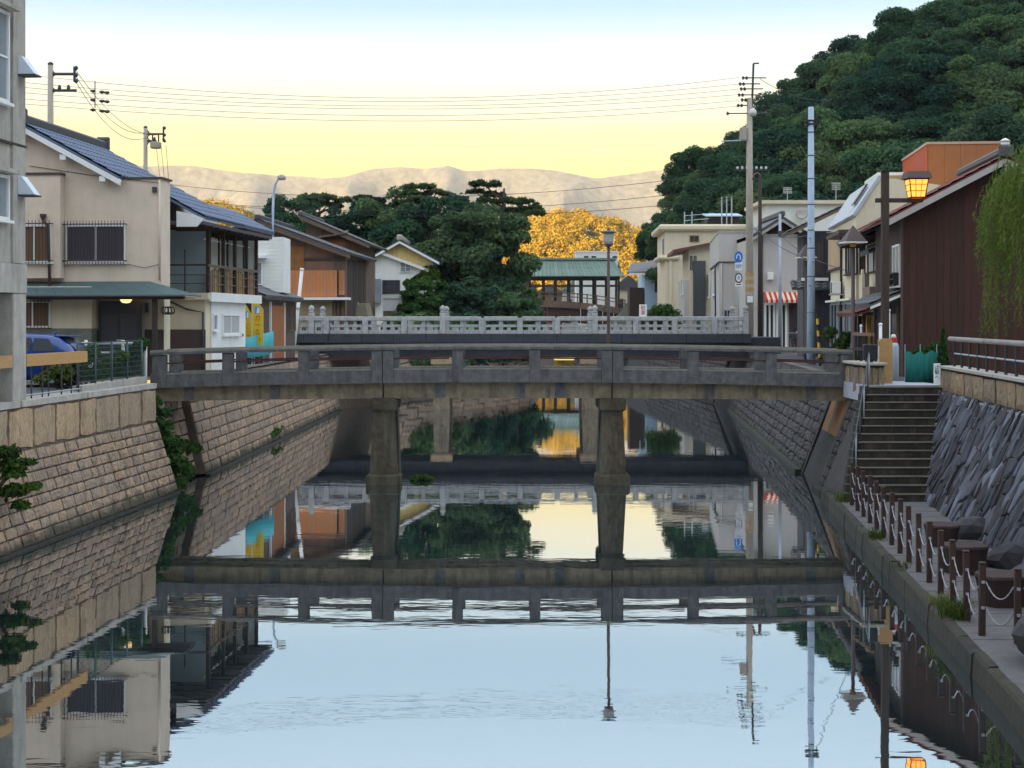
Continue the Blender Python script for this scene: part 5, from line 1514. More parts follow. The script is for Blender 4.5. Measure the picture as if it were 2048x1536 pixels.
ft = thing('turquoise_sheet', 'turquoise tarpaulin tied along the canal edge below the banners', 'tarpaulin', (0, 0, 0))
pA, pB = at(491, 640, 56.6), at(548, 640, 61.0)
b = MB(); n = 18; V = []
for i in range(n+1):
    t = i/n; X = pA.x+(pB.x-pA.x)*t; Y = pA.y+(pB.y-pA.y)*t
    k = FPX/Y
    zt_ = HC - (676 - 14*t - 640)/k; zb2 = HC - (717 - 8*t - 640)/k + (0.12*max(0, t-0.7)/0.3)
    wv = 0.03*math.sin(i*1.9)
    V += [(X+wv, Y, zb2), (X-wv*0.5, Y, (zb2+zt_)/2), (X, Y, zt_)]
b.add(V, [(3*i+j, 3*i+3+j, 3*i+4+j, 3*i+1+j) for i in range(n) for j in range(2)])
o = b.build('sheet', M['turquoise'], ft, True); sm = o.modifiers.new('s', 'SOLIDIFY'); sm.thickness = 0.006
for t in (0, 0.33, 0.66, 1):
    X = pA.x+(pB.x-pA.x)*t-0.04; Y = pA.y+(pB.y-pA.y)*t
    MB().tube([(X, Y, GZ-0.1), (X, Y, HC-(676-14*t-640)*Y/FPX+0.03)], 0.02, 6).build('post', M['metal'], ft)

# ------------------------------------------------------------------ brown shop with the low tiled lean-to
F2 = Fr(516, 59.6, 0.006)
shop = thing('brown_shop', 'low dark brown timber shop front with an orange door on the canal edge', 'house', F2.loc, F2.rz)
L2 = F2.sy(590)
L2 = min(L2, 12)
MB().box(-4.5, 0, 0, L2, -0.1, 2.75).build('wall', M['brown'], shop)
planks(shop, 'f', -4.4, -0.02, -0.1, 2.75, 0.0, 0.25, M['wood_dark'])
zs0 = F2.lz(571, 0, 0)
tiled_slope(shop, (0.35, -0.4, 2.62), (0.35, L2+0.2, 2.62), (-1.4, -0.4, 3.35), M['tile_dark'], single=False)
MB().box(0.0, 0.33, -0.35, L2+0.15, 2.5, 2.56).build('eave_board', M['wood_dark'], shop)
y0_, y1_ = F2.sy(539), F2.sy(566)
dd = MB().box(0.005, 0.05, y0_, y1_, 0.0, 2.3).build('orange_door', mat('orange_brown_door', (0.30, 0.105, 0.03), 0.6, 0.25, 2.0, stretch=(4, 4, 0.6)), shop)
for y in (y0_-0.1, y1_): MB().box(0.003, 0.09, y, y+0.1, -0.05, 2.45).build('door_post', M['white'], shop)
for i in range(5):
    y = F2.sy(574) + i*(L2-F2.sy(574))/5
    window(shop, 's', y+0.03, y+(L2-F2.sy(574))/5-0.05, 1.2, 2.3, 0.002, M['wood_mid'], M['glass_dark'], 1, 1, 0.04, 0.05, out=1)
# grey-white siding annexe above it
F3 = Fr(509, 64.5, 0.0)
ann = thing('siding_annexe', 'narrow grey-white siding annexe rising behind the brown shop', 'building', F3.loc, F3.rz)
wA = F3.fx(567); zt_ = F3.lz(474)
MB().box(0, wA, 0.02, 2.0, 2.85, zt_).build('wall', M['off_white'], ann)
MB().box(0.1, wA-0.3, 0.3, 1.9, -0.1, 2.849).build('base', M['wood_dark'], ann)
n = 15
for i in range(n):
    z0 = 2.86 + (zt_-2.86)*i/n
    MB().box(0.0, wA, 0.0, 0.019, z0+0.008, 2.86 + (zt_-2.86)*(i+1)/n).build('siding_board', M['off_white'], ann)
MB().box(-0.1, wA*0.42, -0.55, 0.0, F3.lz(517), F3.lz(511)).build('canopy', M['white'], ann)
window(ann, 'f', 0.05, wA*0.28, F3.lz(570), F3.lz(524), 0.0, M['white'], M['glass_grey'], 0, 0)

# ------------------------------------------------------------------ orange board house beyond the stone bridge
F4 = Fr(690, 84.0, 0.05)
oh = thing('orange_house', 'old house with orange wall boards and sagging dark roof beyond the stone bridge', 'house', F4.loc, F4.rz)
xl4 = F4.fx(470)
ze4, za4 = F4.lz(505), F4.lz(440)
xa4 = F4.fx(520)
MB().prism([(xl4, -0.1), (0, -0.1), (0, ze4-0.1), (xa4, za4-0.25), (xl4, za4-0.9)], 0.03, 9.0, 'y').build('wall', M['wood_mid'], oh)
planks(oh, 'f', F4.fx(566), F4.fx(676), F4.lz(594), F4.lz(541), -0.32, 0.19, M['ply'], 'wall_board')
planks(oh, 'f', F4.fx(678), F4.fx(690), F4.lz(590), F4.lz(541), -0.1, 0.19, M['ply'], 'wall_board')
MB().box(F4.fx(566), F4.fx(676), -0.3, 0.02, F4.lz(594)-0.03, F4.lz(541)).build('balcony_box', M['wood_dark'], oh)
planks(oh, 'f', F4.fx(612), F4.fx(668), F4.lz(541), lambda x: ze4 - 0.1 - 0.38*(x) - 0.05, 0.028, 0.35, mat('pink_brown_wall_board', (0.24, 0.125, 0.085), 0.85, 0.12, 3.0, rand=0.1), 'wall_board')
planks(oh, 'f', F4.fx(572), F4.fx(608), F4.lz(541), F4.lz(492), 0.028, 0.4, mat('orange_plaster_patch', (0.28, 0.125, 0.05), 0.9, 0.3, 2.0, rand=0.1), 'wall_board')
MB().box(F4.fx(610), F4.fx(692), -0.12, -0.02, F4.lz(519), F4.lz(515)).build('gutter', M['brown_metal'], oh)
MB().box(F4.fx(596), F4.fx(702), -0.75, -0.0, F4.lz(600), F4.lz(595)).build('shop_awning', M['white'], oh)
rs = MB()
rs.box(F4.fx(592), F4.fx(665), -0.03, 0.02, -0.1, F4.lz(600)); rs = rs.build('roller_shutter', M['roller'], oh)
for i in range(13):
    z = i*0.2; MB().box(F4.fx(593), F4.fx(664), -0.05, -0.031, z+0.01, z+0.185).build('shutter_slat', M['roller'], rs)
for u in (668, 676, 684):
    MB().box(F4.fx(u), F4.fx(u+3), -0.06, 0.02, -0.1, F4.lz(601)).build('door_post', M['wood_mid'], oh)
tiled_slope(oh, (F4.fx(706), -0.7, F4.lz(509)), (F4.fx(706), 9.4, F4.lz(509)), (xa4, -0.7, za4), M['tile_dark'], single=False)
tiled_slope(oh, (2*xa4-F4.fx(706), -0.7, F4.lz(509)), (2*xa4-F4.fx(706), 9.4, F4.lz(509)), (xa4, -0.7, za4), M['tile_dark'], single=False)
vx = MB(); vx.prism([(xa4, za4-0.3), (F4.fx(704), F4.lz(509)-0.26), (F4.fx(704), F4.lz(509)-0.03), (xa4, za4-0.05)], -0.68, -0.6, 'y'); vx.build('verge_board', M['wood_mid'], oh)
MB().cbox(xa4-0.16, xa4+0.16, -0.75, 9.4, za4, za4+0.28, 0.05).build('ridge', M['tile_dark'], oh)
for i in range(7):
    y = F4.sy(694)+0.1 + i*1.0
    planks(oh, 's', y, y+0.95, -0.1, F4.lz(520, 0, y), 0.001, 0.32, M['wood_dark'], 'plank', out=1)
# tin and moss lean-to on its canal side
le = thing('tin_lean_to', 'rusty blue-grey tin lean-to with a mossy roof against the old wooden house', 'shed', at(697, 640, 88) + Vector((0, 0, GZ-HC)))
kL = FPX/88
wl_ = 38/kL
for i in range(7):
    x = wl_*i/7
    MB().box(x+0.005, x+wl_/7-0.01, 0.0, 0.03+0.02*(i % 2), -0.1, 1.72+0.05*(i % 3)).build('tin_sheet', M['tin'], le)
MB().box(0.02, wl_-0.02, 0.06, 2.6, -0.1, 1.7).build('body', M['dark_grey'], le)
MB().hexa([(-0.1, -0.5, 1.75), (wl_+0.12, -0.5, 1.75), (wl_+0.12, 2.6, 1.8), (-0.1, 2.6, 1.8), (0.05, -0.1, 2.62), (wl_-0.12, -0.1, 2.62), (wl_-0.1, 2.6, 2.7), (0.05, 2.6, 2.7)]).build('roof', M['moss_roof'], le)
MB().tube([(wl_*0.62, -0.1, 0), (wl_*0.62, -0.1, 1.9), (wl_*0.5, -0.1, 2.7)], 0.05, 7).build('vent_pipe', M['metal'], le)
# raised wooden attic house behind
F5 = Fr(700, 94.0, 0.05)
ah = thing('wooden_attic_house', 'tall weathered wooden house with a steep single-slope attic roof', 'house', F5.loc, F5.rz)
xt5, zt5 = F5.fx(612), F5.lz(432)
xe5, ze5 = F5.fx(735), F5.lz(484)
sl5 = (zt5-ze5)/(xe5-xt5)
MB().prism([(xt5, -0.1), (xe5-0.5, -0.1), (xe5-0.5, ze5-0.0), (xt5, zt5-0.18)], 0.03, 7, 'y').build('wall', M['wood_mid'], ah)
planks(ah, 'f', xt5, F5.fx(694), F5.lz(500), lambda x: zt5-0.2-sl5*(x-xt5), 0.028, 0.3, M['wood_mid'])
planks(ah, 'f', F5.fx(694), xe5-0.5, F5.lz(580), lambda x: zt5-0.2-sl5*(x-xt5), 0.028, 0.26, mat('red_brown_plank', (0.15, 0.075, 0.05), 0.85, 0.3, 3.0, stretch=(6, 6, 0.5), rand=0.25))
tiled_slope(ah, (xe5+0.25, -0.6, ze5-0.2), (xe5+0.25, 7.3, ze5-0.2), (xt5-0.25, -0.6, zt5+0.05), M['tile_dark'], single=False)
MB().prism([(xt5-0.25, zt5-0.25), (xe5+0.2, ze5-0.42), (xe5+0.2, ze5-0.24), (xt5-0.25, zt5)], -0.6, -0.52, 'y').build('verge_board', M['wood_mid'], ah)
MB().cbox(xt5-0.4, xt5-0.1, -0.65, 7.3, zt5-0.05, zt5+0.25, 0.05).build('ridge', M['tile_dark'], ah)
MB().hexa([(F5.fx(640), -0.7, F5.lz(478)), (F5.fx(697), -0.7, F5.lz(468)), (F5.fx(697), 0, F5.lz(464)), (F5.fx(640), 0, F5.lz(474)), (F5.fx(640), -0.7, F5.lz(476)), (F5.fx(697), -0.7, F5.lz(466)), (F5.fx(697), 0, F5.lz(460)), (F5.fx(640), 0, F5.lz(470))]).build('small_eave', M['wood_mid'], ah)
MB().box(F5.fx(640), F5.fx(690), -0.05, 0.0, F5.lz(500), F5.lz(478)).build('orange_panel', mat('orange_plaster', (0.36, 0.15, 0.05), 0.9, 0.3, 2.0), ah)
for (u0, u1) in ((693, 700), (716, 724), (660, 668)):
    window(ah, 'f', F5.fx(u0), F5.fx(u1), F5.lz(560), F5.lz(515), 0.0, M['wood_mid'], M['glass_grey'], 0, 1, 0.05, 0.05)

# ------------------------------------------------------------------ white gable house with ochre gable and ivy
F6 = Fr(884, 108.0, 0.0)
wh = thing('white_gable_house', 'white house with ochre gable patch and ivy in front of the dark trees', 'house', F6.loc, F6.rz)
xa6, za6 = F6.fx(800), F6.lz(484)
xl6, zl6 = F6.fx(722), F6.lz(527); xr6, zr6 = F6.fx(872), F6.lz(523)
MB().prism([(xl6+0.3, -0.1), (xr6-0.2, -0.1), (xr6-0.2, zr6), (xa6, za6-0.1), (xl6+0.3, zl6)], 0.0, 8, 'y').build('wall', M['off_white'], wh)
MB().prism([(F6.fx(764), F6.lz(505)), (F6.fx(852), F6.lz(540)), (xr6-0.25, zr6-0.05), (xa6, za6-0.12)], -0.03, -0.002, 'y').build('ochre_gable', M['yellow_plaster'], wh)
MB().prism([(F6.fx(762), F6.lz(509)), (F6.fx(858), F6.lz(545)), (F6.fx(858), F6.lz(539)), (F6.fx(762), F6.lz(503))], -0.35, -0.031, 'y').build('lower_eave', M['off_white'], wh)
for (x0, z0, x1, z1) in ((xl6-0.2, zl6-0.15, xa6, za6), (xa6, za6, xr6+0.25, zr6-0.12)):
    MB().prism([(x0, z0-0.02), (x1, z1-0.02), (x1, z1+0.15), (x0, z0+0.15)], -0.45, 8.2, 'y').build('roof_slope', M['tile_dark'], wh)
    MB().prism([(x0, z0-0.12), (x1, z1-0.12), (x1, z1+0.04), (x0, z0+0.04)], -0.5, -0.452, 'y').build('verge_board', M['white'], wh)
MB().cbox(xa6-0.2, xa6+0.2, -0.6, 8.2, za6+0.08, za6+0.5, 0.08).build('ridge', M['concrete'], wh)
window(wh, 'f', F6.fx(800), F6.fx(822), F6.lz(545), F6.lz(524), -0.032, M['white'], M['glass_grey'], 1, 1)
window(wh, 'f', F6.fx(765), F6.fx(800), F6.lz(588), F6.lz(560), -0.0, M['dark_grey'], M['glass_dark'], 2, 1)
MB().box(F6.fx(735), F6.fx(762), -0.5, -0.01, F6.lz(606), F6.lz(558)).build('grey_side_panel', M['tin'], wh)
iv = leaf_cloud('ivy', [(F6.fx(852)+0.1*i, -0.1, F6.lz(540)+0.25*math.sin(i)+0.1*i-0.6, 0.55, 0.25, 0.55) for i in range(-6, 6)], 2600, 0.17, M['leaf_yellow'], 66)
stuff(link('ivy', iv, wh))
sh = thing('white_storage_box', 'small white storage box beside the low bushy tree', 'shed', at(786, 640, 100) + Vector((0, 0, GZ-HC)))
kk = FPX/100
MB().box(-20/kk, 19/kk, 0, 2.0, HC-GZ-(-20)/kk*0 + (640-622)/kk*1.0, HC-GZ+(640-596)/kk).build('body', M['white'], sh)
MB().box(-21.5/kk, 20.5/kk, -0.08, 2.1, HC-GZ+(640-597)/kk, HC-GZ+(640-591)/kk).build('lid', M['off_white'], sh)
MB().box(-20/kk, 20/kk, 0.05, 2.0, -0.1, HC-GZ+(640-622)/kk-0.003).build('base', M['moss_roof'], sh)
# ================================================================== RIGHT BANK
# ------------------------------------------------------------------ dark brown boarded house
FB = Fr(1805, 46.0, 0.10)
bh = thing('brown_house', 'big dark brown house with vertical wall boards and red-brown tiled gable', 'house', FB.loc, FB.rz)
xa, za = FB.fx(2003), FB.fz(2003, 322)
xe_, ze_ = FB.fx(1800), FB.fz(1800, 428)
slb = (za-ze_)/(xa-xe_)
W_ = 2*xa
def gz(x): return za - slb*abs(x-xa) - 0.12
MB().prism([(0, -0.1), (W_, -0.1), (W_, gz(W_)), (xa, gz(xa)), (0, gz(0))], 0.03, 6.0, 'y').build('wall', M['wood_dark'], bh)
planks(bh, 'f', 0.0, 6.4, -0.1, gz, 0.03, 0.2, M['brown_plank'])
MB().box(-0.05, 0.02, -0.01, 0.06, -0.1, gz(0)).build('corner_board', M['brown'], bh)
for sgn in (-1, 1):
    ex = xa + sgn*(xa+0.55); ez = za - slb*(xa+0.55)
    tiled_slope(bh, (ex, -0.55, ez+0.08), (ex, 6.3, ez+0.08), (xa, -0.55, za+0.08), M['tile_red'], tw=0.38, tl=0.42, single=(sgn < 0))
    v = MB(); 
    pl = [(ex, ez-0.16), (xa, za-0.16), (xa, za+0.03), (ex, ez+0.03)]
    v.prism(pl if sgn < 0 else pl[::-1], -0.56, -0.48, 'y'); v.build('verge_board', mat('grey_verge_board', (0.40, 0.38, 0.36), 0.8, 0.12, 3.0), bh)
MB().box(xa-0.03, xa+0.03, -0.6, -0.52, za-0.42, za-0.05).build('gable_pendant', M['concrete'], bh)
rd = MB().cbox(xa-0.17, xa+0.17, -0.6, 6.3, za+0.12, za+0.36, 0.06).build('ridge', M['tile_dark'], bh)
MB().cbox(xa-0.22, xa+0.22, -0.7, -0.58, za+0.05, za+0.42, 0.08).build('ridge_end', M['tile_dark'], rd)
MB().lathe([(0.14, 0), (0.12, 0.08), (0.16, 0.12), (0.03, 0.2)], (xa, -0.5, za+0.42), 10).build('ridge_cap', M['ceramic'], rd)
# canal side: upper window with rail, pent roof, dark panels
planks(bh, 's', 0.05, 5.9, -0.1, gz(0)-0.3, 0.0, 0.3, M['wood_dark'], out=-1)
window(bh, 's', FB.sy(1802, -.03)+0.1, FB.sy(1787, -.03), FB.sz(1795, 572), FB.sz(1795, 490), -0.03, M['white'], M['glass_grey'], 1, 0, 0.06, 0.05, True, out=-1)
b = MB()
for z in (0, 0.18, 0.36): b.box(-0.24, -0.21, 0.2, 1.9, FB.sz(1795, 572)+z, FB.sz(1795, 572)+z+0.03)
for y in (0.2, 1.0, 1.87): b.box(-0.24, -0.03, y, y+0.03, FB.sz(1795, 572)-0.02, FB.sz(1795, 572)+0.39)
b.build('window_rail', M['black_metal'], bh)
zp = FB.lz(585, 0, 1)
tiled_slope(bh, (-0.95, 0.1, zp-0.38), (-0.95, 6.0, zp-0.38), (-0.03, 0.1, zp), M['tile_dark'], single=False)
MB().prism([(-0.93, zp-0.52), (-0.03, zp-0.14), (-0.03, zp-0.06), (-0.93, zp-0.44)], 0.08, 0.13, 'y').build('pent_verge', M['off_white'], bh)
for y in (0.5, 2.2, 4.0, 5.6):
    MB().box(-0.1, -0.03, y, y+0.1, -0.05, zp-0.4).build('door_post', M['wood_mid'], bh)
MB().box(-0.05, -0.022, 0.7, 2.1, 0.0, 1.9).build('sliding_door', M['glass_dark'], bh)

# ------------------------------------------------------------------ tan townhouse next to it
FT = Fr(1766, 52.6, 0.10)
th = thing('tan_townhouse', 'narrow tan townhouse with dark eaves and a boxed balcony behind the lantern', 'house', FT.loc, FT.rz)
Lt = 6.6
zev = FT.lz(468, 0, 0)
MB().box(0, 5, 0.02, Lt, 2.0, zev+0.3).build('wall', M['cream'], th)
MB().box(0.12, 5, 0.02, Lt, -0.1, 1.999).build('ground_wall', M['wood_dark'], th)
tiled_slope(th, (-0.8, -0.5, zev-0.02), (-0.8, Lt+0.2, zev-0.02), (1.9, -0.5, zev+1.15), M['tile_dark'], single=False)
MB().box(-0.75, -0.02, -0.45, Lt+0.1, zev-0.14, zev-0.08).build('eave_soffit', M['soffit'], th)
for i in range(9): MB().box(-0.74, -0.01, -0.3+i*0.8, -0.24+i*0.8, zev-0.2, zev-0.142).build('rafter', M['wood_dark'], th)
tiled_slope(th, (-0.5, -0.2, zev-0.62), (-0.5, 2.6, zev-0.62), (-0.02, -0.2, zev-0.36), M['tile_dark'], single=False)
for (ua, ub, va, vb_, p) in ((1762, 1738, 548, 492, 'curtain'), (1731, 1722, 550, 492, 'glass_dark'), (1716, 1704, 552, 492, 'curtain')):
    window(th, 's', FT.sy(ua), FT.sy(ub), FT.sz(ub, va), FT.sz(ub, vb_), 0.0, M['wood_dark'], M[p], 1, 0, 0.06, 0.07, False, out=-1)
bx_ = MB().box(-0.42, -0.002, FT.sy(1764), FT.sy(1727, -.4), FT.lz(612, 0, 1), FT.lz(574, 0, 1)).build('balcony_box', mat('brown_grey_board', (0.22, 0.15, 0.11), 0.8, 0.12, 2.0), th)
planks(th, 's', FT.sy(1762), FT.sy(1730, -.4), FT.lz(574, 0, 1)+0.005, FT.lz(545, 0, 1), -0.40, 0.16, M['wood_dark'], 'balcony_slat', out=-1)
MB().box(-0.43, -0.36, FT.sy(1726, -.4), FT.sy(1726, -.4)+0.35, FT.lz(612, 0, 3), FT.lz(540, 0, 3)).build('cream_pilaster', M['cream'], th)
tiled_slope(th, (-0.85, 0.6, FT.lz(629, 0, 2)), (-0.85, Lt, FT.lz(629, 0, 2)), (-0.02, 0.6, FT.lz(612, 0, 2)), M['tile_red'], single=False)
for i, (y, mm) in enumerate(((0.5, 'wood_mid'), (1.9, 'gold'), (3.1, 'wood_mid'), (4.4, 'wood_dark'), (5.8, 'wood_mid'))):
    MB().box(-0.3, -0.16, y, y+(0.28 if mm == 'gold' else 0.14), -0.05, FT.lz(631, 0, 2)).build('porch_post', M[mm], th)
window(th, 's', 0.8, 2.6, 0.2, 1.8, 0.12, M['wood_mid'], M['glass_dark'], 1, 1, 0.06, 0.06, out=-1)
window(th, 's', 3.5, 5.6, 0.2, 1.8, 0.12, M['wood_mid'], M['glass_dark'], 2, 1, 0.06, 0.06, out=-1)

# ------------------------------------------------------------------ cream house with pale sloping dormer roof
FR = Fr(1712, 60.0, 0.10)
ch = thing('cream_dormer_house', 'cream house with steep pale grey dormer roof and an air conditioner', 'house', FR.loc, FR.rz)
zlo, zhi = FR.lz(428), FR.lz(354); xhi = FR.fx(1757)
Lr = FR.sy(1651)
Lr = min(Lr, 9.3)
MB().prism([(0, -0.1), (5, -0.1), (5, zhi-0.6), (xhi+0.02, zhi), (0.0, zlo)], 0.0, Lr, 'y').build('wall', M['cream'], ch)
q = [(-0.12, -0.08, zlo-0.05), (-0.12, Lr+0.1, zlo-0.05), (xhi+0.02, Lr+0.1, zhi+0.03), (xhi+0.02, -0.08, zhi+0.03)]
MB().hexa([(x_+0.07, y_, z_-0.04) for x_, y_, z_ in q] + [(x_-0.02, y_, z_+0.03) for x_, y_, z_ in q]).build('sloping_roof', mat('pale_grey_sheet_roof', (0.44, 0.46, 0.50), 0.6, 0.06, 2.0), ch)
MB().hexa([(0.10, 1.2, zlo+0.45), (0.10, 2.0, zlo+0.45), (0.62, 2.0, zlo+1.25), (0.62, 1.2, zlo+1.25), (0.04, 1.2, zlo+0.49), (0.04, 2.0, zlo+0.49), (0.56, 2.0, zlo+1.29), (0.56, 1.2, zlo+1.29)]).build('skylight', M['glass_dark'], ch)
MB().box(-0.55, 0.0, 0.9, Lr*0.62, FR.lz(470, 0, 2), FR.lz(462, 0, 2)).build('window_hood', M['brown_metal'], ch)
for (ua, ub, va, vb_, mm, p) in ((1711, 1694, 549, 486, 1, 'glass_grey'), ):
    window(ch, 's', FR.sy(ua)+0.05, FR.sy(ub), FR.sz(ub, va), FR.sz(ub, vb_), 0.0, M['wood_dark'], M[p], 2, 0, 0.07, 0.08, True, out=-1)
MB().box(-0.04, -0.002, FR.sy(1683), FR.sy(1658), FR.lz(535, 0, 6), FR.lz(470, 0, 6)).build('tan_panel', mat('tan_panel', (0.50, 0.36, 0.22), 0.9, 0.08, 2.0), ch)
MB().box(-0.1, -0.002, FR.sy(1684), FR.sy(1657), FR.lz(537, 0, 6)-0.05, FR.lz(535, 0, 6)).build('panel_sill', M['wood_dark'], ch)
ac = MB().cbox(-0.5, -0.15, FR.sy(1689), FR.sy(1689)+0.85, FR.lz(588, 0, 4.4), FR.lz(563, 0, 4.4), 0.02).build('air_conditioner', M['white'], ch)
MB().box(-0.515, -0.505, FR.sy(1689)+0.08, FR.sy(1689)+0.55, FR.lz(586, 0, 4.4), FR.lz(565, 0, 4.4)).build('grille', M['dark_grey'], ac)
MB().box(-0.55, -0.002, FR.sy(1689)-0.05, FR.sy(1689)+0.9, FR.lz(588, 0, 4.4)-0.05, FR.lz(588, 0, 4.4)-0.005).build('bracket', M['metal'], ac)
drainpipe(ch, [(-0.3, FR.sy(1668), FR.lz(458, 0, 5)), (-0.3, FR.sy(1683), FR.lz(463, 0, 4)), (-0.06, FR.sy(1685), FR.lz(470, 0, 4)), (-0.06, FR.sy(1685), 0)], M['black_metal'], 0.05)
zg2 = FR.lz(603, 0, 5)
for i, (y0, y1, mm) in enumerate(((0.3, 1.6, 'glass_dark'), (1.9, 3.6, 'wood_dark'), (4.0, 6.0, 'glass_dark'), (6.4, Lr-0.2, 'glass'))):
    window(ch, 's', y0, y1, 0.0, zg2-0.06, -0.001, M['metal'], M[mm], 1, 0, 0.07, 0.06, out=-1)
MB().box(-0.25, -0.002, 0.1, Lr, zg2, zg2+0.08).build('shop_ledge', M['off_white'], ch)

# ------------------------------------------------------------------ dark timber house
F7 = Fr(1607, 71.0, 0.09)
dt = thing('dark_timber_house', 'dark navy timber house with tiled roof behind the pale blue-grey pole', 'house', F7.loc, F7.rz)
zw7 = F7.lz(462)
x7 = F7.fx(1662)
MB().box(0, 5, 0.02, 3.0, -0.1, zw7).build('wall', M['soffit'], dt)
planks(dt, 'f', 0.0, 2.4, -0.1, zw7, 0.02, 0.2, mat('navy_plank', (0.045, 0.048, 0.062), 0.8, 0.25, 3.0, stretch=(6, 6, 0.5), rand=0.2))
tiled_slope(dt, (-0.75, -0.5, F7.lz(466)), (-0.75, 3.2, F7.lz(466)), (x7+0.8, -0.5, F7.lz(408)), M['tile_dark'], single=False)
MB().prism([(-0.7, F7.lz(466)-0.15), (x7+0.8, F7.lz(408)-0.15), (x7+0.8, F7.lz(408)-0.03), (-0.7, F7.lz(466)-0.03)], -0.5, -0.43, 'y').build('verge_board', M['wood_mid'], dt)
window(dt, 'f', 0.25, 0.95, F7.lz(550), F7.lz(480), 0.0, M['wood_dark'], M['glass_dark'], 3, 0, 0.04, 0.05)
MB().box(-0.1, 1.1, -0.3, 0.0, F7.lz(562), F7.lz(556)).build('white_lintel', M['white'], dt)
tiled_slope(dt, (-0.6, -0.9, F7.lz(578)), (1.6, -0.9, F7.lz(578)), (-0.6, 0.0, F7.lz(562)), M['tile_dark'], single=False)

# ------------------------------------------------------------------ house with the striped awning
F8 = Fr(1503, 90.0, 0.0)
aw = thing('awning_house', 'pale plaster house with a red and cream striped awning across the stone bridge', 'house', F8.loc, F8.rz)
w8 = F8.fx(1608); z8 = F8.lz(468)
MB().box(0, w8, 0.0, 7, -0.1, z8).build('wall', M['grey_plaster'], aw)
xap8, zap8 = F8.fx(1562), F8.lz(440)
MB().prism([(F8.fx(1518), z8), (F8.fx(1604), z8), (xap8, zap8-0.05)], 0.1, 7, 'y').build('gable', M['wood_dark'], aw)
for (x0, z0, x1, z1) in ((F8.fx(1503), F8.lz(477), xap8, zap8), (xap8, zap8, F8.fx(1612), F8.lz(472))):
    o = MB().prism([(x0, z0), (x1, z1), (x1, z1+0.22), (x0, z0+0.22)], -0.5, 7.3, 'y').build('roof_slope', M['tile_dark'], aw)
    MB().prism([(x0, z0-0.14), (x1, z1-0.14), (x1, z1+0.02), (x0, z0+0.02)], -0.56, -0.502, 'y').build('verge_board', M['concrete'], aw)
MB().cbox(xap8-0.15, xap8+0.15, -0.6, 7.3, zap8+0.2, zap8+0.5, 0.05).build('ridge', M['tile_dark'], aw)
window(aw, 'f', F8.fx(1596), F8.fx(1607), F8.lz(556), F8.lz(519), 0.0, M['white'], M['glass_grey'], 0, 1, 0.06, 0.06, True)
drainpipe(aw, [(F8.fx(1524), -0.06, z8-0.1), (F8.fx(1524), -0.06, 0)], M['brown_metal'], 0.05)
MB().cbox(F8.fx(1534), F8.fx(1545), -0.35, -0.001, F8.lz(560), F8.lz(545), 0.02).build('air_conditioner', M['off_white'], aw)
aa, ab_ = F8.fx(1526), F8.fx(1606); za0, za1 = F8.lz(600, 0, -0.9), F8.lz(584, 0, 0)
ns = 16
awn = MB().box(aa, ab_, -0.03, -0.001, za1-0.08, za1).build('awning', M['metal'], aw)
for i in range(ns):
    p, q = aa+(ab_-aa)*i/ns, aa+(ab_-aa)*(i+1)/ns
    m_ = M['red'] if i % 2 == 0 else M['cream']
    bb = MB()
    bb.hexa([(p, -0.9, za0), (q, -0.9, za0), (q, -0.03, za1-0.02), (p, -0.03, za1-0.02), (p, -0.9, za0+0.015), (q, -0.9, za0+0.015), (q, -0.03, za1), (p, -0.03, za1)])
    bb.box(p, q, -0.915, -0.9, za0-0.16, za0+0.015)
    bb.build('awning_stripe', m_, awn)
for (u0, u1, mm) in ((1528, 1550, 'glass_dark'), (1552, 1574, 'glass_dark'), (1578, 1604, 'glass_dark')):
    window(aw, 'f', F8.fx(u0), F8.fx(u1), 0.0, F8.lz(606), -0.001, M['off_white'] if u0 < 1570 else M['wood_dark'], M[mm], 1, 0, 0.12, 0.08)

# ------------------------------------------------------------------ grey building with the bevelled top storey
F9 = Fr(1437, 96.0, 0.09)
gb = thing('grey_building', 'plain grey two-storey corner building behind the blue traffic sign', 'building', F9.loc, F9.rz)
w9 = F9.fx(1502); z9 = F9.lz(466); zm = F9.lz(523); L9 = 14
MB().box(0.06, w9+3.2, 0.06, L9, -0.1, zm).build('lower_wall', M['grey_plaster'], gb)
MB().box(0, w9+3.2, 0, L9, zm+0.002, z9).build('upper_wall', M['grey_plaster'], gb)
MB().box(-0.04, w9+3.24, -0.04, L9, z9+0.001, z9+0.12).build('coping', M['concrete'], gb)
MB().box(-0.03, w9+3.2, -0.03, L9, zm-0.07, zm+0.0).build('dark_ledge', M['dark_grey'], gb)
for (ua, ub) in ((1431, 1426), (1419, 1412)):
    window(gb, 's', F9.sy(ua, .06), F9.sy(ub, .06), F9.lz(590, 0, 6), F9.lz(538, 0, 6), 0.06, M['white'], M['curtain'], 0, 0, 0.08, 0.06, True, out=-1)
window(gb, 'f', F9.fx(1447), F9.fx(1462), 0.2, F9.lz(619), 0.06, M['metal'], M['glass_dark'], 1, 0, 0.06, 0.06)
window(gb, 'f', F9.fx(1478), F9.fx(1497), 0.2, F9.lz(619), 0.06, M['metal'], M['glass_dark'], 1, 0, 0.06, 0.06)
MB().cbox(F9.fx(1466), F9.fx(1474), -0.35, 0.058, 0.1, 0.75, 0.02).build('air_conditioner', M['off_white'], gb)
drainpipe(gb, [(F9.fx(1443), 0.0, zm-0.1), (F9.fx(1443), 0.0, 0)], M['grey_plaster'], 0.045)
drainpipe(gb, [(-0.05, 0.5, zm-0.1), (-0.05, 4.0, zm-0.3), (0.0, 4.2, 0)], M['dark_grey'], 0.05)

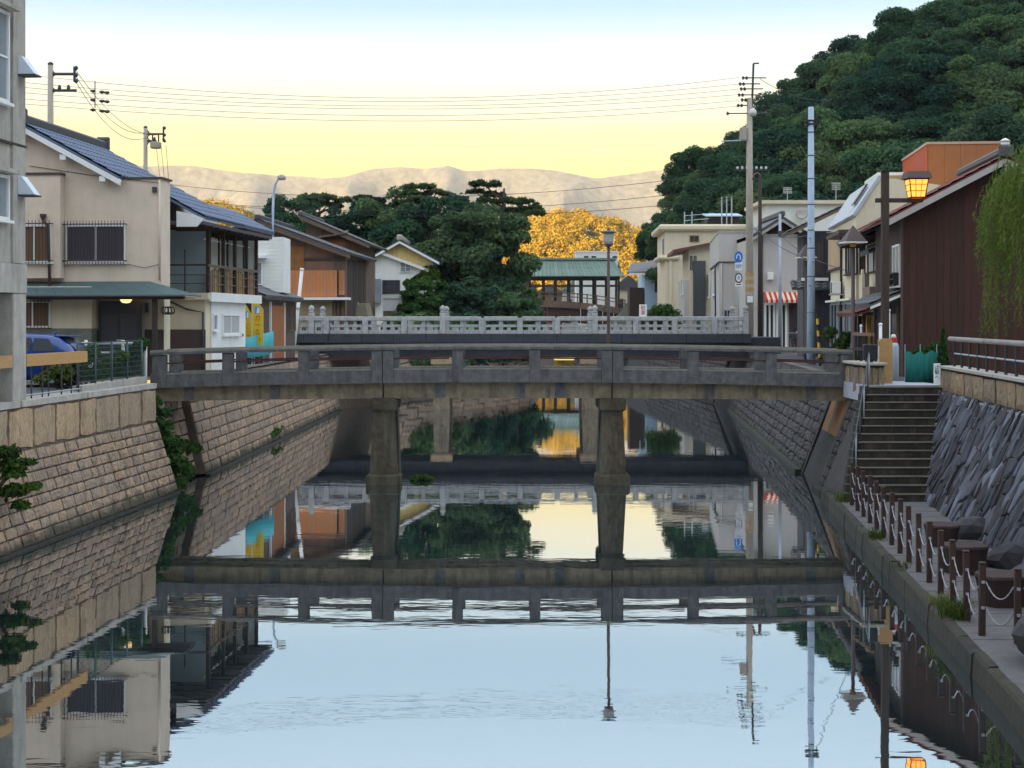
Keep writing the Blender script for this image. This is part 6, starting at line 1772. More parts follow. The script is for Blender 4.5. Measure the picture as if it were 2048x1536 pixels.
# ------------------------------------------------------------------ further houses on the right bank
F10 = Fr(1378, 114.0, 0.05)
nh = thing('narrow_brown_roof_house', 'narrow house with a brown sloping roof between the cream and grey buildings', 'house', F10.loc, F10.rz)
MB().prism([(0, -0.1), (3.4, -0.1), (3.4, F10.lz(478)), (0, F10.lz(497))], 0, 8, 'y').build('wall', M['cream'], nh)
MB().prism([(-1.2, F10.lz(506)), (3.4, F10.lz(482)), (3.4, F10.lz(476)), (-1.2, F10.lz(500))], -0.6, 8.2, 'y').build('roof', M['tile_red'], nh)
MB().box(-0.001-0.35, -0.001, 0.0, 7.5, -0.1, F10.lz(560)).build('side_annexe', M['grey_plaster'], nh)
MB().box(0.3, 1.2, -0.5, -0.001, -0.1, F10.lz(522)).build('dark_stair_tower', M['dark_grey'], nh)
for (u0, u1) in ((1380, 1385), (1388, 1393)):
    window(nh, 'f', F10.fx(u0), F10.fx(u1), F10.lz(540), F10.lz(512), 0.0, M['wood_dark'], M['glass_grey'], 0, 1, 0.05, 0.05)
window(nh, 's', 1.0, 3.5, F10.lz(590), F10.lz(555), -0.36, M['white'], M['glass_grey'], 2, 0, 0.07, 0.06, out=-1)
F11 = Fr(1330, 130.0, 0.03)
bb_ = thing('cream_three_storey_building', 'cream three-storey building with rounded ledges and a rooftop shed', 'building', F11.loc, F11.rz)
w11 = F11.fx(1505); z11 = F11.lz(449)
MB().box(0, w11, 0, 10, -0.1, F11.lz(452)).build('wall', M['cream'], bb_)
MB().cbox(-0.55, w11+0.3, -0.4, 10.2, F11.lz(462), z11, 0.15).build('roof_slab', M['cream'], bb_)
MB().cbox(-0.6, F11.fx(1358), -0.35, 6, F11.lz(520), F11.lz(511), 0.12).build('balcony_ledge', M['cream'], bb_)
MB().box(F11.fx(1338), F11.fx(1344), -0.15, -0.001, -0.1, F11.lz(520)).build('pilaster', M['cream'], bb_)
window(bb_, 'f', F11.fx(1379), F11.fx(1398), F11.lz(484), F11.lz(471), 0.0, M['wood_mid'], M['glass_dark'], 1, 0, 0.08, 0.08)
window(bb_, 's', 0.8, 2.4, F11.lz(508), F11.lz(475), 0.0, M['metal'], M['glass_dark'], 1, 0, 0.06, 0.06, out=-1)
rsd = MB().box(F11.fx(1422), F11.fx(1488), 3, 6, z11, F11.lz(432, 0, 3)).build('rooftop_shed', M['wood_dark'], bb_)
MB().hexa([(F11.fx(1418), 2.4, F11.lz(434, 0, 3)), (F11.fx(1492), 2.4, F11.lz(434, 0, 3)), (F11.fx(1492), 6.2, F11.lz(425, 0, 3)), (F11.fx(1418), 6.2, F11.lz(425, 0, 3)),
           (F11.fx(1418), 2.4, F11.lz(432, 0, 3)), (F11.fx(1492), 2.4, F11.lz(432, 0, 3)), (F11.fx(1492), 6.2, F11.lz(422, 0, 3)), (F11.fx(1418), 6.2, F11.lz(422, 0, 3))]).build('blue_tin_roof', M['sky_blue'], rsd)
for u in (1371, 1386, 1446, 1456, 1466):
    MB().tube([(F11.fx(u), 1.0, z11-0.05), (F11.fx(u), 1.0, F11.lz(392 if u > 1440 else 422))], 0.06, 6).build('roof_pole', M['metal'], bb_)
for v in (430, 440): MB().tube([(F11.fx(1371), 1.0, F11.lz(v)), (F11.fx(1420), 1.0, F11.lz(v-4))], 0.03, 5).build('roof_rail', M['metal'], bb_)
F12 = Fr(1290, 142.0, 0.0)
bl = thing('blue_wall_house', 'small house with a light blue wall and grey tile roof by the covered bridge', 'house', F12.loc, F12.rz)
MB().box(0, 4, 0, 8, 1.4, F12.lz(548)).build('upper_wall', M['sky_blue'], bl)
MB().box(0.02, 4, 0.02, 8, -0.1, 1.399).build('lower_wall', M['cream'], bl)
MB().hexa([(-1.7, -0.5, F12.lz(548)), (4.2, -0.5, F12.lz(542)), (4.2, 4, F12.lz(512)), (-1.0, 4, F12.lz(528)), (-1.7, -0.5, F12.lz(545)), (4.2, -0.5, F12.lz(539)), (4.2, 4, F12.lz(508)), (-1.0, 4, F12.lz(524))]).build('roof', M['tile_dark'], bl)
MB().box(-1.5, 4.2, -0.55, -0.45, F12.lz(550), F12.lz(546)).build('eave_board', M['white'], bl)
window(bl, 'f', 0.9, 1.3, F12.lz(585), F12.lz(562), 0.0, M['dark_grey'], M['glass_dark'], 0, 0)
MB().box(-1.4, -0.1, 0.3, 3, -0.1, F12.lz(575)).build('side_annexe', M['wood_dark'], bl)
F13 = Fr(1152, 305.0, 0.0)
wb_ = thing('white_hillside_block', 'low white flat-roofed building peeping over the green bridge roof', 'building', F13.loc, F13.rz)
MB().box(0, F13.fx(1236), 0, 6, -0.1, F13.lz(505)).build('wall', M['off_white'], wb_)
MB().box(-0.1, F13.fx(1237), -0.1, 6.1, F13.lz(505)+0.002, F13.lz(502)).build('coping', M['white'], wb_)
for u in (1168, 1183, 1225): window(wb_, 'f', F13.fx(u), F13.fx(u+9), F13.lz(516), F13.lz(512), 0.0, M['dark_grey'], M['glass_dark'], 1, 0, 0.05, 0.05)
F14 = Fr(1532, 122.0, 0.0)
fl = thing('cream_flat_block', 'long cream flat-roofed building behind the striped-awning house', 'building', F14.loc, F14.rz)
MB().box(0, F14.fx(1700), 0, 8, -0.1, F14.lz(408)).build('wall', M['off_white'], fl)
MB().box(-0.5, F14.fx(1702), -0.4, 8, F14.lz(408)+0.002, F14.lz(401)).build('parapet', M['cream'], fl)
ds = link('satellite_dish', MB().lathe([(0.02, 0.0), (0.3, 0.05), (0.5, 0.18), (0.52, 0.2), (0.3, 0.09), (0.02, 0.04)], n=16).mesh('satellite_dish', M['concrete'], True), fl, (F14.fx(1602), -0.6, F14.lz(430))); ds.rotation_euler = (R(70), 0, R(-20))
MB().tube([(F14.fx(1602), -0.55, F14.lz(432)), (F14.fx(1602), -0.1, F14.lz(436)), (F14.fx(1602), 0.02, F14.lz(436))], 0.06, 6).build('dish_arm', M['metal'], fl)
# orange building high behind the brown house
F15 = Fr(1855, 66.0, 0.10)
ob_ = thing('orange_building', 'flat-topped orange metal-clad building rising behind the brown gable', 'building', F15.loc, F15.rz)
zt15 = F15.lz(285); w15 = F15.fx(2018)
MB().box(0.03, w15, 0.03, 7.0, -0.1, zt15-0.05).build('core', M['brown'], ob_)
n = 5
for i in range(n): MB().box(0.03+(w15-0.03)*i/n+0.004, 0.03+(w15-0.03)*(i+1)/n-0.004, 0.0, 0.028, 2, zt15-0.08).build('wall_panel', M['orange2'], ob_)
for i in range(4): MB().box(0.0, 0.028, 0.03+7*i/4+0.004, 0.03+7*(i+1)/4-0.004, 2, zt15-0.08).build('wall_panel', M['orange'], ob_)
MB().box(-0.04, w15+0.04, -0.04, 7.05, zt15-0.08, zt15+0.02).build('roof_edge', mat('pale_pink_trim', (0.48, 0.33, 0.27), 0.7, 0.1, 3.0), ob_)
F16 = Fr(1765, 68.0, 0.10)
cw = thing('cream_upper_block', 'small cream block with pale roof edge behind the lantern post', 'building', F16.loc, F16.rz)
MB().box(0, F16.fx(1822), 0, 4, -0.1, F16.lz(352)).build('wall', M['cream'], cw)
MB().box(-0.25, F16.fx(1824), -0.3, 4.2, F16.lz(352)+0.002, F16.lz(346)).build('roof_edge', M['white'], cw)
window(cw, 'f', F16.fx(1788), F16.fx(1802), F16.lz(385), F16.lz(362), 0.0, M['wood_mid'], M['curtain'], 0, 0, 0.06, 0.05)
# ------------------------------------------------------------------ small houses beyond the covered bridge
def far_house(u0, u1, vtop, vapex, Y, wallm, roofm, label):
    F = Fr(u0, Y, 0.0)
    t = thing('far_house', label, 'house', F.loc, 0, 'houses beyond the covered bridge')
    w_ = F.fx(u1); h = F.lz(vtop); a = F.lz(vapex)
    MB().box(0, w_, 0, 9, -0.1, h).build('wall', wallm, t)
    MB().prism([(-0.5, h-0.1), (w_+0.5, h-0.1), (w_*0.5+0.3, a), (w_*0.5-0.3, a)], -0.6, 7.5, 'y').build('roof', roofm, t)
    n = max(2, int(w_/2.6))
    for i in range(n):
        x = w_*(i+0.5)/n
        window(t, 'f', x-0.5, x+0.5, h*0.35, h*0.75, 0.0, M['wood_dark'], M['glass_dark'], 1, 0, 0.08, 0.06)
far_house(1075, 1124, 585, 568, 318, M['wood_mid'], M['tile_dark'], 'brown far house seen under the green bridge roof')
far_house(1128, 1172, 580, 560, 330, M['grey_plaster'], M['copper'], 'green-roofed far house seen through the middle of the covered bridge')
far_house(1176, 1226, 588, 566, 322, M['grey_plaster'], M['tile_blue'], 'grey far house with bluish roof behind the covered bridge columns')
far_house(1228, 1285, 578, 552, 336, M['cream'], M['tile_dark'], 'cream far house between the covered bridge and the blue-wall house')
far_house(1000, 1072, 580, 556, 326, M['off_white'], M['tile_dark'], 'pale far house mostly hidden behind the canal trees')
far_house(934, 996, 584, 560, 324, M['wood_mid'], M['tile_dark'], 'brown far house added out of view behind the round canal tree')  # hidden house added to keep the golden hill out of the water reflection
far_house(862, 930, 586, 562, 328, M['grey_plaster'], M['tile_dark'], 'grey far house added out of view behind the large dark tree')  # second hidden house added to block the hill's gold mirrored in the water
# ================================================================== STREETS, STEPS, POSTS
ORD = ['first', 'second', 'third', 'fourth', 'fifth', 'sixth', 'seventh', 'eighth', 'ninth', 'tenth', 'eleventh', 'twelfth', 'thirteenth', 'fourteenth', 'fifteenth', 'sixteenth', 'seventeenth']
st = MB()
for a, c in zip([39.6, 50, 60, 77], [50, 60, 77, 92]):
    st.quad((edge_r(a)+0.35, a, GZ+0.006), (edge_r(a)+2.4, a, GZ+0.006), (edge_r(c)+2.4, c, GZ+0.006), (edge_r(c)+0.35, c, GZ+0.006))
struct(st.build('street', M['asphalt']))
sl_ = MB()
for a, c in zip([28, 38], [38, 46]):
    sl_.quad((edge_l(a)-5.5 if a < 40.1 else -17, a, GZ+0.005), (edge_l(a)-0.75 if a < 40.1 else -11.4, a, GZ+0.005), (edge_l(39)-0.75 if c > 40.1 else edge_l(c)-0.75, c if c < 40 else 40.0, GZ+0.005), (-17, c, GZ+0.005))
struct(sl_.build('yard', M['asphalt']))
ld = MB(); ld.box(9.05, 11.05, 39.42, 42.0, GZ-0.4, GZ+0.03)
struct(ld.build('pavement', mat('pale_blue_grey_landing', (0.36, 0.38, 0.42), 0.85, 0.12, 4.0, stain=0.2)))

steps = thing('stone_steps', 'flight of worn dark stone steps from the walkway up to the street', 'steps', (0, 0, 0))
NS = 14
M['step'] = mat('worn_dark_step_stone', (0.038, 0.032, 0.029), 0.9, 0.35, 3.0, bump=0.3, rand=0.2, stain=0.6, stain_col=(0.13, 0.11, 0.08))
M['nosing'] = mat('pale_step_nosing', (0.165, 0.142, 0.108), 0.9, 0.25, 4.0, bump=0.2, rand=0.15, stain=0.4)
for i in range(NS):
    f = (i+0.5)/NS; f2 = (i+1)/NS
    z0 = WZ + (GZ-WZ)*i/NS; z1 = WZ + (GZ-WZ)*(i+1)/NS
    y0 = 35.55 + 0.275*i
    xl_, xr_ = 7.78 + (9.10-7.78)*f, 9.60 + (11.0-9.60)*f
    o = MB().box(xl_+0.02, xr_, y0+0.015, y0+0.60, z0-0.3, z1-0.004).build('step', M['step'], steps)
    MB().cbox(xl_, xr_+0.005, y0-0.012, y0+0.05, z1-0.03, z1+0.002, 0.008).build('nosing', M['nosing'], o)
    MB().box(xr_+0.006, xr_+0.22, y0, y0+0.30, z0-0.3, z1+0.05).build('side_kerb', M['concrete'], o)
    MB().cbox(xl_-0.16, xl_-0.01, y0-0.02, y0+0.28, z0-0.4, z1+0.02, 0.02).build('side_block', M['kerb'], o)
# wall filling between the steps and the block wall
fw_ = MB()
fw_.hexa([(foot_r(38.4)-0.02, 35.9, -0.5), (9.2, 39.6, -0.5), (9.25, 39.65, -0.5), (foot_r(38.4)-0.02, 39.62, -0.5), (7.75, 35.9, 0.32), (9.18, 39.45, 2.78), (9.25, 39.65, 2.78), (9.12, 39.62, 2.78)])
tag(fw_.build('stair_side_wall', M['stone_r']), 'sloping grey stone side wall at the foot of the steps beside the water', 'wall')
hr_ = thing('step_handrail', 'thin metal handrail up the water side of the stone steps', 'handrail', (0, 0, 0))
pts = []
for i in (0, 3, 6, 9, 12, 13):
    f = (i+0.5)/NS; z1 = WZ + (GZ-WZ)*(i+1)/NS; y0 = 35.6+0.275*i; x = 7.78+(9.10-7.78)*f + 0.04
    MB().tube([(x, y0, z1-0.03), (x, y0, z1+0.86)], 0.018, 8).build('post', M['metal'] if i % 2 else M['dark_grey'], hr_, True)
    pts.append((x, y0, z1+0.86))
MB().tube(pts, 0.018, 8).build('rail', M['dark_grey'], hr_, True)

# chain posts and chains along the walkway
pys = [34.9 - 1.03*i for i in range(15)]
cp0 = None; heads = []
for i, Y in enumerate(pys):
    X = foot_r(Y) + 0.33
    t = thing('chain_post', '%s red-brown chain post along the walkway counted from the steps' % ORD[i], 'post', (X, Y, WZ), -0.1, 'chain posts along the walkway')
    if i == 0:
        ms = MB().cbox(-0.043, 0.043, -0.043, 0.043, -0.05, 0.95, 0.012).mesh('shaft', M['post_brown'])
        mc = MB().cbox(-0.047, 0.047, -0.047, 0.047, 0.95, 0.98, 0.01).mesh('cap', M['post_brown'])
        mr = MB().box(-0.02, 0.02, -0.075, 0.075, 0.70, 0.735).box(-0.02, 0.02, -0.075, 0.075, 0.36, 0.395).mesh('chain_eye', M['chain'])
    link('shaft', ms, t); link('cap', mc, t); link('chain_eye', mr, t)
    t.rotation_euler = (RNG.uniform(-.012, .012), RNG.uniform(-.012, .012), -0.1)
    heads.append(Vector((X, Y, WZ)))
eX, eY = 6.56, 19.95
t = thing('chain_post', 'red-brown chain post set inward at the near end of the walkway', 'post', (eX, eY, WZ), -0.1, 'chain posts along the walkway')
link('shaft', ms, t); link('cap', mc, t); link('chain_eye', mr, t)
heads.append(Vector((eX, eY, WZ))); heads.append(Vector((7.35, 19.75, WZ)))
def chain_mesh(A, B, sag):
    b = MB(); pts = []
    for i in range(13):
        t_ = i/12; p = A.lerp(B, t_); p.z -= sag*4*t_*(1-t_); pts.append(p)
    for i in range(12):
        d = (pts[i+1]-pts[i]); m_ = (pts[i]+pts[i+1])/2
        r = 0.012 if i % 2 else 0.009
        b.tube([pts[i]-d*0.12, m_, pts[i+1]+d*0.12], [r*0.7, r, r*0.7], 6)
    return b
for i, (A, B) in enumerate(zip(heads[:-1], heads[1:])):
    for h, nm in ((0.72, 'upper'), (0.38, 'lower')):
        d = (B-A).normalized()*0.075
        P, Q = A+d+Vector((0, 0, h)), B-d+Vector((0, 0, h))
        lab = '%s pale chain hanging after the %s walkway post from the steps' % (nm, ORD[i] if i < 15 else 'inward-set')
        tag(chain_mesh(P, Q, 0.19).build('chain', M['chain']), lab, 'chain', 'chains along the walkway')

# log-like benches and boulders along the foot of the slab wall
def bench(u0, u1, vt, vb_, lab, seed):
    Y = YW(vb_, WZ); k = FPX/Y
    c = at((u0+u1)/2, 640, Y); c.z = WZ
    wd = (u1-u0)/k/2; h = min((vb_-vt)/k*0.72, 0.55)
    t = thing('stump_bench', lab, 'bench', (c.x, c.y+0.25, WZ), 0.05*seed, 'stump benches on the walkway')
    r = random.Random(seed); n = 22; prof = []
    for j in range(n):
        a = 2*math.pi*j/n; e = 4
        rr = 1/((abs(math.cos(a))**e+abs(math.sin(a))**e)**(1/e))*r.uniform(0.95, 1.04)
        prof.append((math.cos(a)*rr, math.sin(a)*rr))
    b = MB(); V = []; rings = [(0.84, -0.05), (0.86, h*0.3), (0.93, h*0.7), (1.0, h*0.9), (0.97, h*0.98), (0.9, h)]
    for s_, z in rings: V += [(x*wd*s_, y*0.36*s_, z) for x, y in prof]
    F = [(i*n+j, i*n+(j+1) % n, i*n+n+(j+1) % n, i*n+n+j) for i in range(len(rings)-1) for j in range(n)] + [tuple((len(rings)-1)*n+j for j in range(n))]
    b.add(V, F); b.build('seat_block', M['bench'], t)
bench(1858, 1924, 1034, 1094, 'dark stump bench nearest the steps against the slab wall', 1)
bench(1893, 1982, 1070, 1150, 'dark stump bench in the middle of the three by the slab wall', 2)
bench(1966, 2062, 1128, 1215, 'largest dark stump bench cut by the picture edge', 3)
for i, (u, v, w2, lab) in enumerate(((1918, 1082, 0.42, 'flat boulder between the first two stump benches'), (1985, 1140, 0.5, 'flat boulder between the last two stump benches'), (2040, 1190, 0.5, 'boulder at the wall foot beyond the last stump bench'))):
    Y = YW(v, WZ)
    o = tag(link('boulder', rock_mesh('boulder', M['rock'], 200+i, w2, w2*0.8, 0.34), None, at(u, 640, Y+0.35) + Vector((0.25, 0, WZ-HC+0.12))), lab, 'boulder', 'boulders by the stump benches')

# railing on the cap wall
rl = thing('wall_railing', 'dark flat-bar railing with a round log handrail on the cap wall', 'railing', (0, 0, 0))
def rx(Y): return wall_foot_r(Y) + 1.22
Y = 38.6; i = 0
while Y > 24:
    MB().box(rx(Y)-0.02, rx(Y)+0.02, Y-0.05, Y+0.05, 3.33, 3.97).build('bar_post', M['black_metal'], rl)
    Y -= 0.98
    if Y > 24:
        pass
MB().tube([(rx(39.2), 39.2, 4.02), (rx(35), 35, 4.02), (rx(30), 30, 4.02), (rx(22), 22, 4.02)], [0.062, 0.06, 0.063, 0.06], 10).build('log_handrail', mat('grey_weathered_log', (0.30, 0.27, 0.255), 0.85, 0.2, 5.0, stretch=(1, 0.3, 1)), rl, True)
MB().box(0, 0.01, 0, 0.01, 0, 0.01)
MB().tube([(rx(38.6), 38.6, 3.66), (rx(24), 24, 3.66)], 0.022, 6).build('middle_rail', M['metal'], rl)

# landing furniture
k40 = FPX/40.6
tb = thing('wooden_post_box', 'tan wooden post with a rounded top on the landing at the head of the steps', 'post', (at(1770, 640, 40.6).x, 40.6, GZ+0.03))
MB().prism([(-0.17, 0), (0.17, 0), (0.17, 1.12), (0.12, 1.18), (-0.12, 1.18), (-0.17, 1.12)], -0.12, 0.12, 'y').build('body', M['wood_light'], tb)
MB().box(-0.185, -0.171, -0.1, 0.1, 0.02, 1.0).build('side_strip', M['off_white'], tb)
gc = thing('gas_cylinder', 'grey gas cylinder with a red collar behind the tan post', 'gas cylinder', (at(1787, 640, 42.4).x, 42.4, GZ))
MB().lathe([(0.13, 0), (0.15, 0.04), (0.15, 0.98), (0.12, 1.06), (0.05, 1.1)], n=16).build('body', M['metal'], gc, True)
MB().lathe([(0.09, 1.06), (0.10, 1.08), (0.10, 1.2), (0.09, 1.21)], n=14).build('collar', M['red'], gc)
MB().lathe([(0.07, 1.2), (0.08, 1.24), (0.05, 1.3), (0.01, 1.31)], n=12).build('cap', M['ceramic'], gc, True)
for (u, Y, h, r, mm, lab, nm, cat) in ((1761, 43.2, 1.55, 0.045, 'white_pipe', 'white-topped thin pipe standing beside the lantern post', 'pipe_post', 'pipe'),
                                       (1777, 43.9, 1.95, 0.05, 'white_pipe', 'pale vertical pipe on the other side of the lantern post', 'pipe_post', 'pipe'),
                                       (1722, 44.3, 1.5, 0.03, 'metal', 'thin grey stake behind the low dark railing', 'stake', 'stake')):
    t = thing(nm, lab, cat, (at(u, 640, Y).x, Y, GZ))
    MB().tube([(0, 0, -0.05), (0, 0, h)], r, 10).build('shaft', M[mm], t, True)
    MB().lathe([(r*1.3, h), (r*1.3, h+0.05), (0.01, h+0.07)], n=10).build('cap', M['white'], t)
dw = tag(MB().box(9.12, 9.6, 39.66, 41.9, 2.3, 3.32).build('bridge_end_wall', M['mortar']), 'short wall of upright tan stones at the right end of the footbridge', 'wall')
for i in range(3):
    place_block('cap_stone', CR[i], dw, Vector((9.12+0.32*i*0.5, 39.66, 2.45)), Vector((1, 0, 0)), Vector((0, 0, 1)), Vector((0, -1, 0)), 0.155, 0.85, 0.06)
laid_wall(dw, 39.66, 41.9, lambda y: 9.12, 2.45, 3.30, 0.0, -1, 1, 0.6, CR, name='cap_stone', depth=0.06)
MB().cbox(9.0, 9.66, 39.55, 41.95, 3.325, 3.40, 0.015).build('coping', M['concrete'], dw)
lr = thing('low_dark_railing', 'low black railing with wooden rail on the bridge-end wall', 'railing', (9.35, 40.0, 3.4))
for i in range(4): MB().box(-0.03, 0.03, i*0.6-0.03, i*0.6+0.03, -0.02, 0.75).build('post', M['black_metal'], lr)
for z in (0.28, 0.68): MB().box(-0.05, 0.05, -0.15, 2.0, z, z+0.08).build('rail', M['wood_dark'] if z < 0.5 else M['wood_mid'], lr)
bx0 = thing('black_box', 'small black box cabinet on a post beside the steps', 'cabinet', (at(1742, 640, 39.9).x, 39.9, GZ-0.05))
MB().tube([(0, 0, -0.6), (0, 0, 0.75)], 0.03, 8).build('post', M['dark_grey'], bx0)
MB().cbox(-0.2, 0.16, -0.1, 0.12, 0.72, 1.12, 0.02).build('box', M['black_metal'], bx0)
nt_ = thing('teal_net', 'teal green garden net sheet around plants on the landing', 'net', (0, 41.2, 0))
b = MB(); V = []; n = 26
for i in range(n+1):
    u = 1811 + 66*i/n; X = (u-1024)*41.2/FPX; zt_ = 3.62 + 0.04*math.sin(i*0.7) + (0.14*max(0, i/n-0.6)); wv = 0.022*math.sin(i*1.35)+0.012*math.sin(i*3.1)
    V += [(X, wv, 2.82), (X, wv*0.6-0.02, 3.2), (X, wv*0.3, zt_)]
b.add(V, [(3*i+j, 3*i+3+j, 3*i+4+j, 3*i+1+j) for i in range(n) for j in range(2)])
o = b.build('net_sheet', M['teal_net'], nt_, True); o.modifiers.new('s', 'SOLIDIFY').thickness = 0.008
for i in (0, 12, 25): MB().tube([((1811+66*i/n-1024)*41.2/FPX, 0.05, 2.75), ((1811+66*i/n-1024)*41.2/FPX, 0.05, 3.85)], 0.012, 6).build('stake', M['metal'], nt_)
ws = thing('white_notice_post', 'short white notice post with black lettering in front of the teal net', 'notice', (at(1874, 640, 40.3).x, 40.3, GZ))
MB().cbox(-0.085, 0.085, -0.02, 0.02, 0, 0.56, 0.006).build('board', M['white'], ws)
front_text('止\n駐\nへ', 0.13, M['black_print'], ws, 0.0, -0.024, 0.33)
def shrub(name, label, cat, base, lobes, n, size, m, seed, stems=4, group=None):
    t = thing(name, label, cat, base, 0, group)
    link('foliage', leaf_cloud('foliage', lobes, n, size, m, seed, 0.6, 0.5), t)
    b = MB(); r = random.Random(seed)
    for i in range(stems):
        L0 = lobes[r.randrange(len(lobes))]
        b.tube([(r.uniform(-.05, .05), r.uniform(-.05, .05), -0.05), (L0[0]*0.5, L0[1]*0.5, L0[2]*0.55), (L0[0], L0[1], L0[2])], [0.025, 0.018, 0.008], 5)
    b.build('stem', M['bark'], t, True)
    return t
shrub('conifer_shrub', 'small cone-shaped green conifer at the end of the cap wall', 'shrub', at(1886, 640, 41.0)+Vector((0, 0, GZ-HC)), [(0, 0, 0.15+0.17*i, 0.24*(1-i/8.5), 0.24*(1-i/8.5), 0.16) for i in range(8)], 2600, 0.05, M['leaf_bush'], 91)
shrub('garden_plant', 'leafy plants growing above the teal net', 'plant', at(1850, 640, 41.6)+Vector((0, 0, GZ-HC)), [(-0.3+0.12*i, 0.1, 0.62+0.07*(i % 3)+0.03*i, 0.12, 0.1, 0.22) for i in range(7)], 900, 0.07, M['leaf_bush'], 92)
shrub('ivy_mass', 'dark green creeper hanging in the drain mouth by the footbridge', 'creeper', (-10.2, 41.0, 0.2),
      [(0.5+0.28*math.sin(i*2.1)+0.045*i, -0.5+0.14*(i % 5), 2.2-0.105*i, 0.19, 0.26, 0.19) for i in range(22)] + [(0.95+0.08*(i % 6), 0.2+0.4*(i % 7), 1.1-0.09*i, 0.16, 0.25, 0.18) for i in range(11)], 5200, 0.07, M['leaf_bush'], 93, 6)
shrub('wall_shrub', 'yellow-green shrub growing from the stone wall at the picture edge', 'shrub', (foot_l(29.3)-0.35, 29.3, 1.2),
      [(0.35+0.1*math.cos(i*2.4), 0.02*i, 0.42*math.sin(i*1.3)+0.35, 0.22, 0.2, 0.13) for i in range(9)] + [(0.6, 0.25, 0.55, 0.2, 0.2, 0.1), (0.75, 0.2, 0.1, 0.16, 0.2, 0.1), (0.55, 0.1, -0.25, 0.18, 0.2, 0.12)], 1900, 0.075, M['leaf_yellow'], 94, 9)
shrub('fence_bush', 'green bush leaning on the mesh fence at the bridge end', 'bush', (-10.0, 40.55, GZ), [(-0.25+0.12*(i % 5), 0.1*(i % 3), 0.55+0.13*(i % 5), 0.2, 0.2, 0.16) for i in range(10)], 1600, 0.08, M['leaf_bush'], 95)
shrub('fence_plant', 'dark plants crowding behind the green mesh fence', 'plant', (-10.75, 39.0, GZ), [(-0.5+0.16*i, -0.3+0.09*i, 0.35+0.13*(i % 4), 0.2, 0.22, 0.2) for i in range(9)], 1600, 0.075, M['leaf_dark'], 96)
shrub('fence_plant', 'dry brown-green plants behind the mesh fence next to the car', 'plant', (-11.1, 37.9, GZ), [(-0.35+0.14*i, -0.5+0.16*i, 0.25+0.1*(i % 3), 0.18, 0.22, 0.16) for i in range(7)], 900, 0.07, M['grass'], 97)
shrub('fence_plant', 'tall leafy plants in the middle of the mesh fence', 'plant', (-10.55, 38.2, GZ), [(-0.5+0.15*i, -0.3+0.1*i, 0.3+0.15*(i % 5), 0.2, 0.25, 0.2) for i in range(9)], 1600, 0.08, M['leaf_bush'], 105)
shrub('street_bush', 'bush with pale stems in front of the cream dormer house', 'bush', at(1676, 640, 57)+Vector((0, 0, GZ-HC)), [(-0.35+0.14*(i % 6), 0.1*(i % 3), 0.3+0.16*(i % 7), 0.22, 0.2, 0.2) for i in range(14)], 2600, 0.085, M['leaf_bush'], 98)
shrub('street_plant', 'potted green plants below the air conditioner', 'plant', at(1652, 640, 56)+Vector((0, 0, GZ-HC)), [(-0.2+0.1*i, 0, 0.2+0.08*(i % 3), 0.15, 0.15, 0.14) for i in range(5)], 700, 0.08, M['leaf_bush'], 99)
shrub('street_plant', 'trailing plants at the foot of the townhouse porch', 'plant', at(1694, 640, 52)+Vector((0, 0, GZ-HC)), [(-0.2+0.1*i, 0, 0.25+0.12*(i % 4), 0.15, 0.15, 0.16) for i in range(6)], 900, 0.075, M['leaf_bush'], 100)
shrub('canal_shrub', 'green shrub overhanging the canal by the blue-wall house', 'shrub', at(1325, 640, 112)+Vector((0, 0, GZ-HC)), [(-0.9+0.3*(i % 7), 0.2*(i % 3), 1.0+0.35*(i % 5), 0.55, 0.5, 0.5) for i in range(14)], 2600, 0.17, M['leaf_bush'], 101)
shrub('pier_weed', 'green weeds trailing in the water beside the front bridge pier', 'weeds', (px[3]+0.75, 43.2, -0.02), [(0.05+0.1*i, 0.1*(i % 3), 0.06+0.05*(i % 2), 0.14, 0.2, 0.07) for i in range(5)], 380, 0.06, M['leaf_bush'], 102, 2)
shrub('wall_foot_weed', 'dark weeds at the foot of the wall between the bridges', 'weeds', (foot_l(57.5)+0.05, 57.5, 0.15), [(-0.05-0.03*i, 0.45*i-1.2, 0.12+0.07*(i % 3), 0.16, 0.4, 0.13) for i in range(7)], 900, 0.06, M['leaf_bush'], 103, 2)
for i, Y in enumerate((90, 94, 98, 102, 106, 111)):
    shrub('bank_shrub', '%s dark shrub overhanging the far left canal wall counted from the stone bridge' % ORD[i], 'shrub', (edge_l(Y)-0.2, Y, 2.0),
          [(0.5*math.sin(j*2.3)*1.3+0.1+(j % 5-2)*0.36, (j % 5-2)*1.0, 0.1+0.42*(j % 6), 1.0, 1.2, 0.8) for j in range(16)], 3600, 0.2, M['leaf_dark'] if i % 2 else M['leaf'], 120+i, 4, 'shrubs on the far left canal wall')
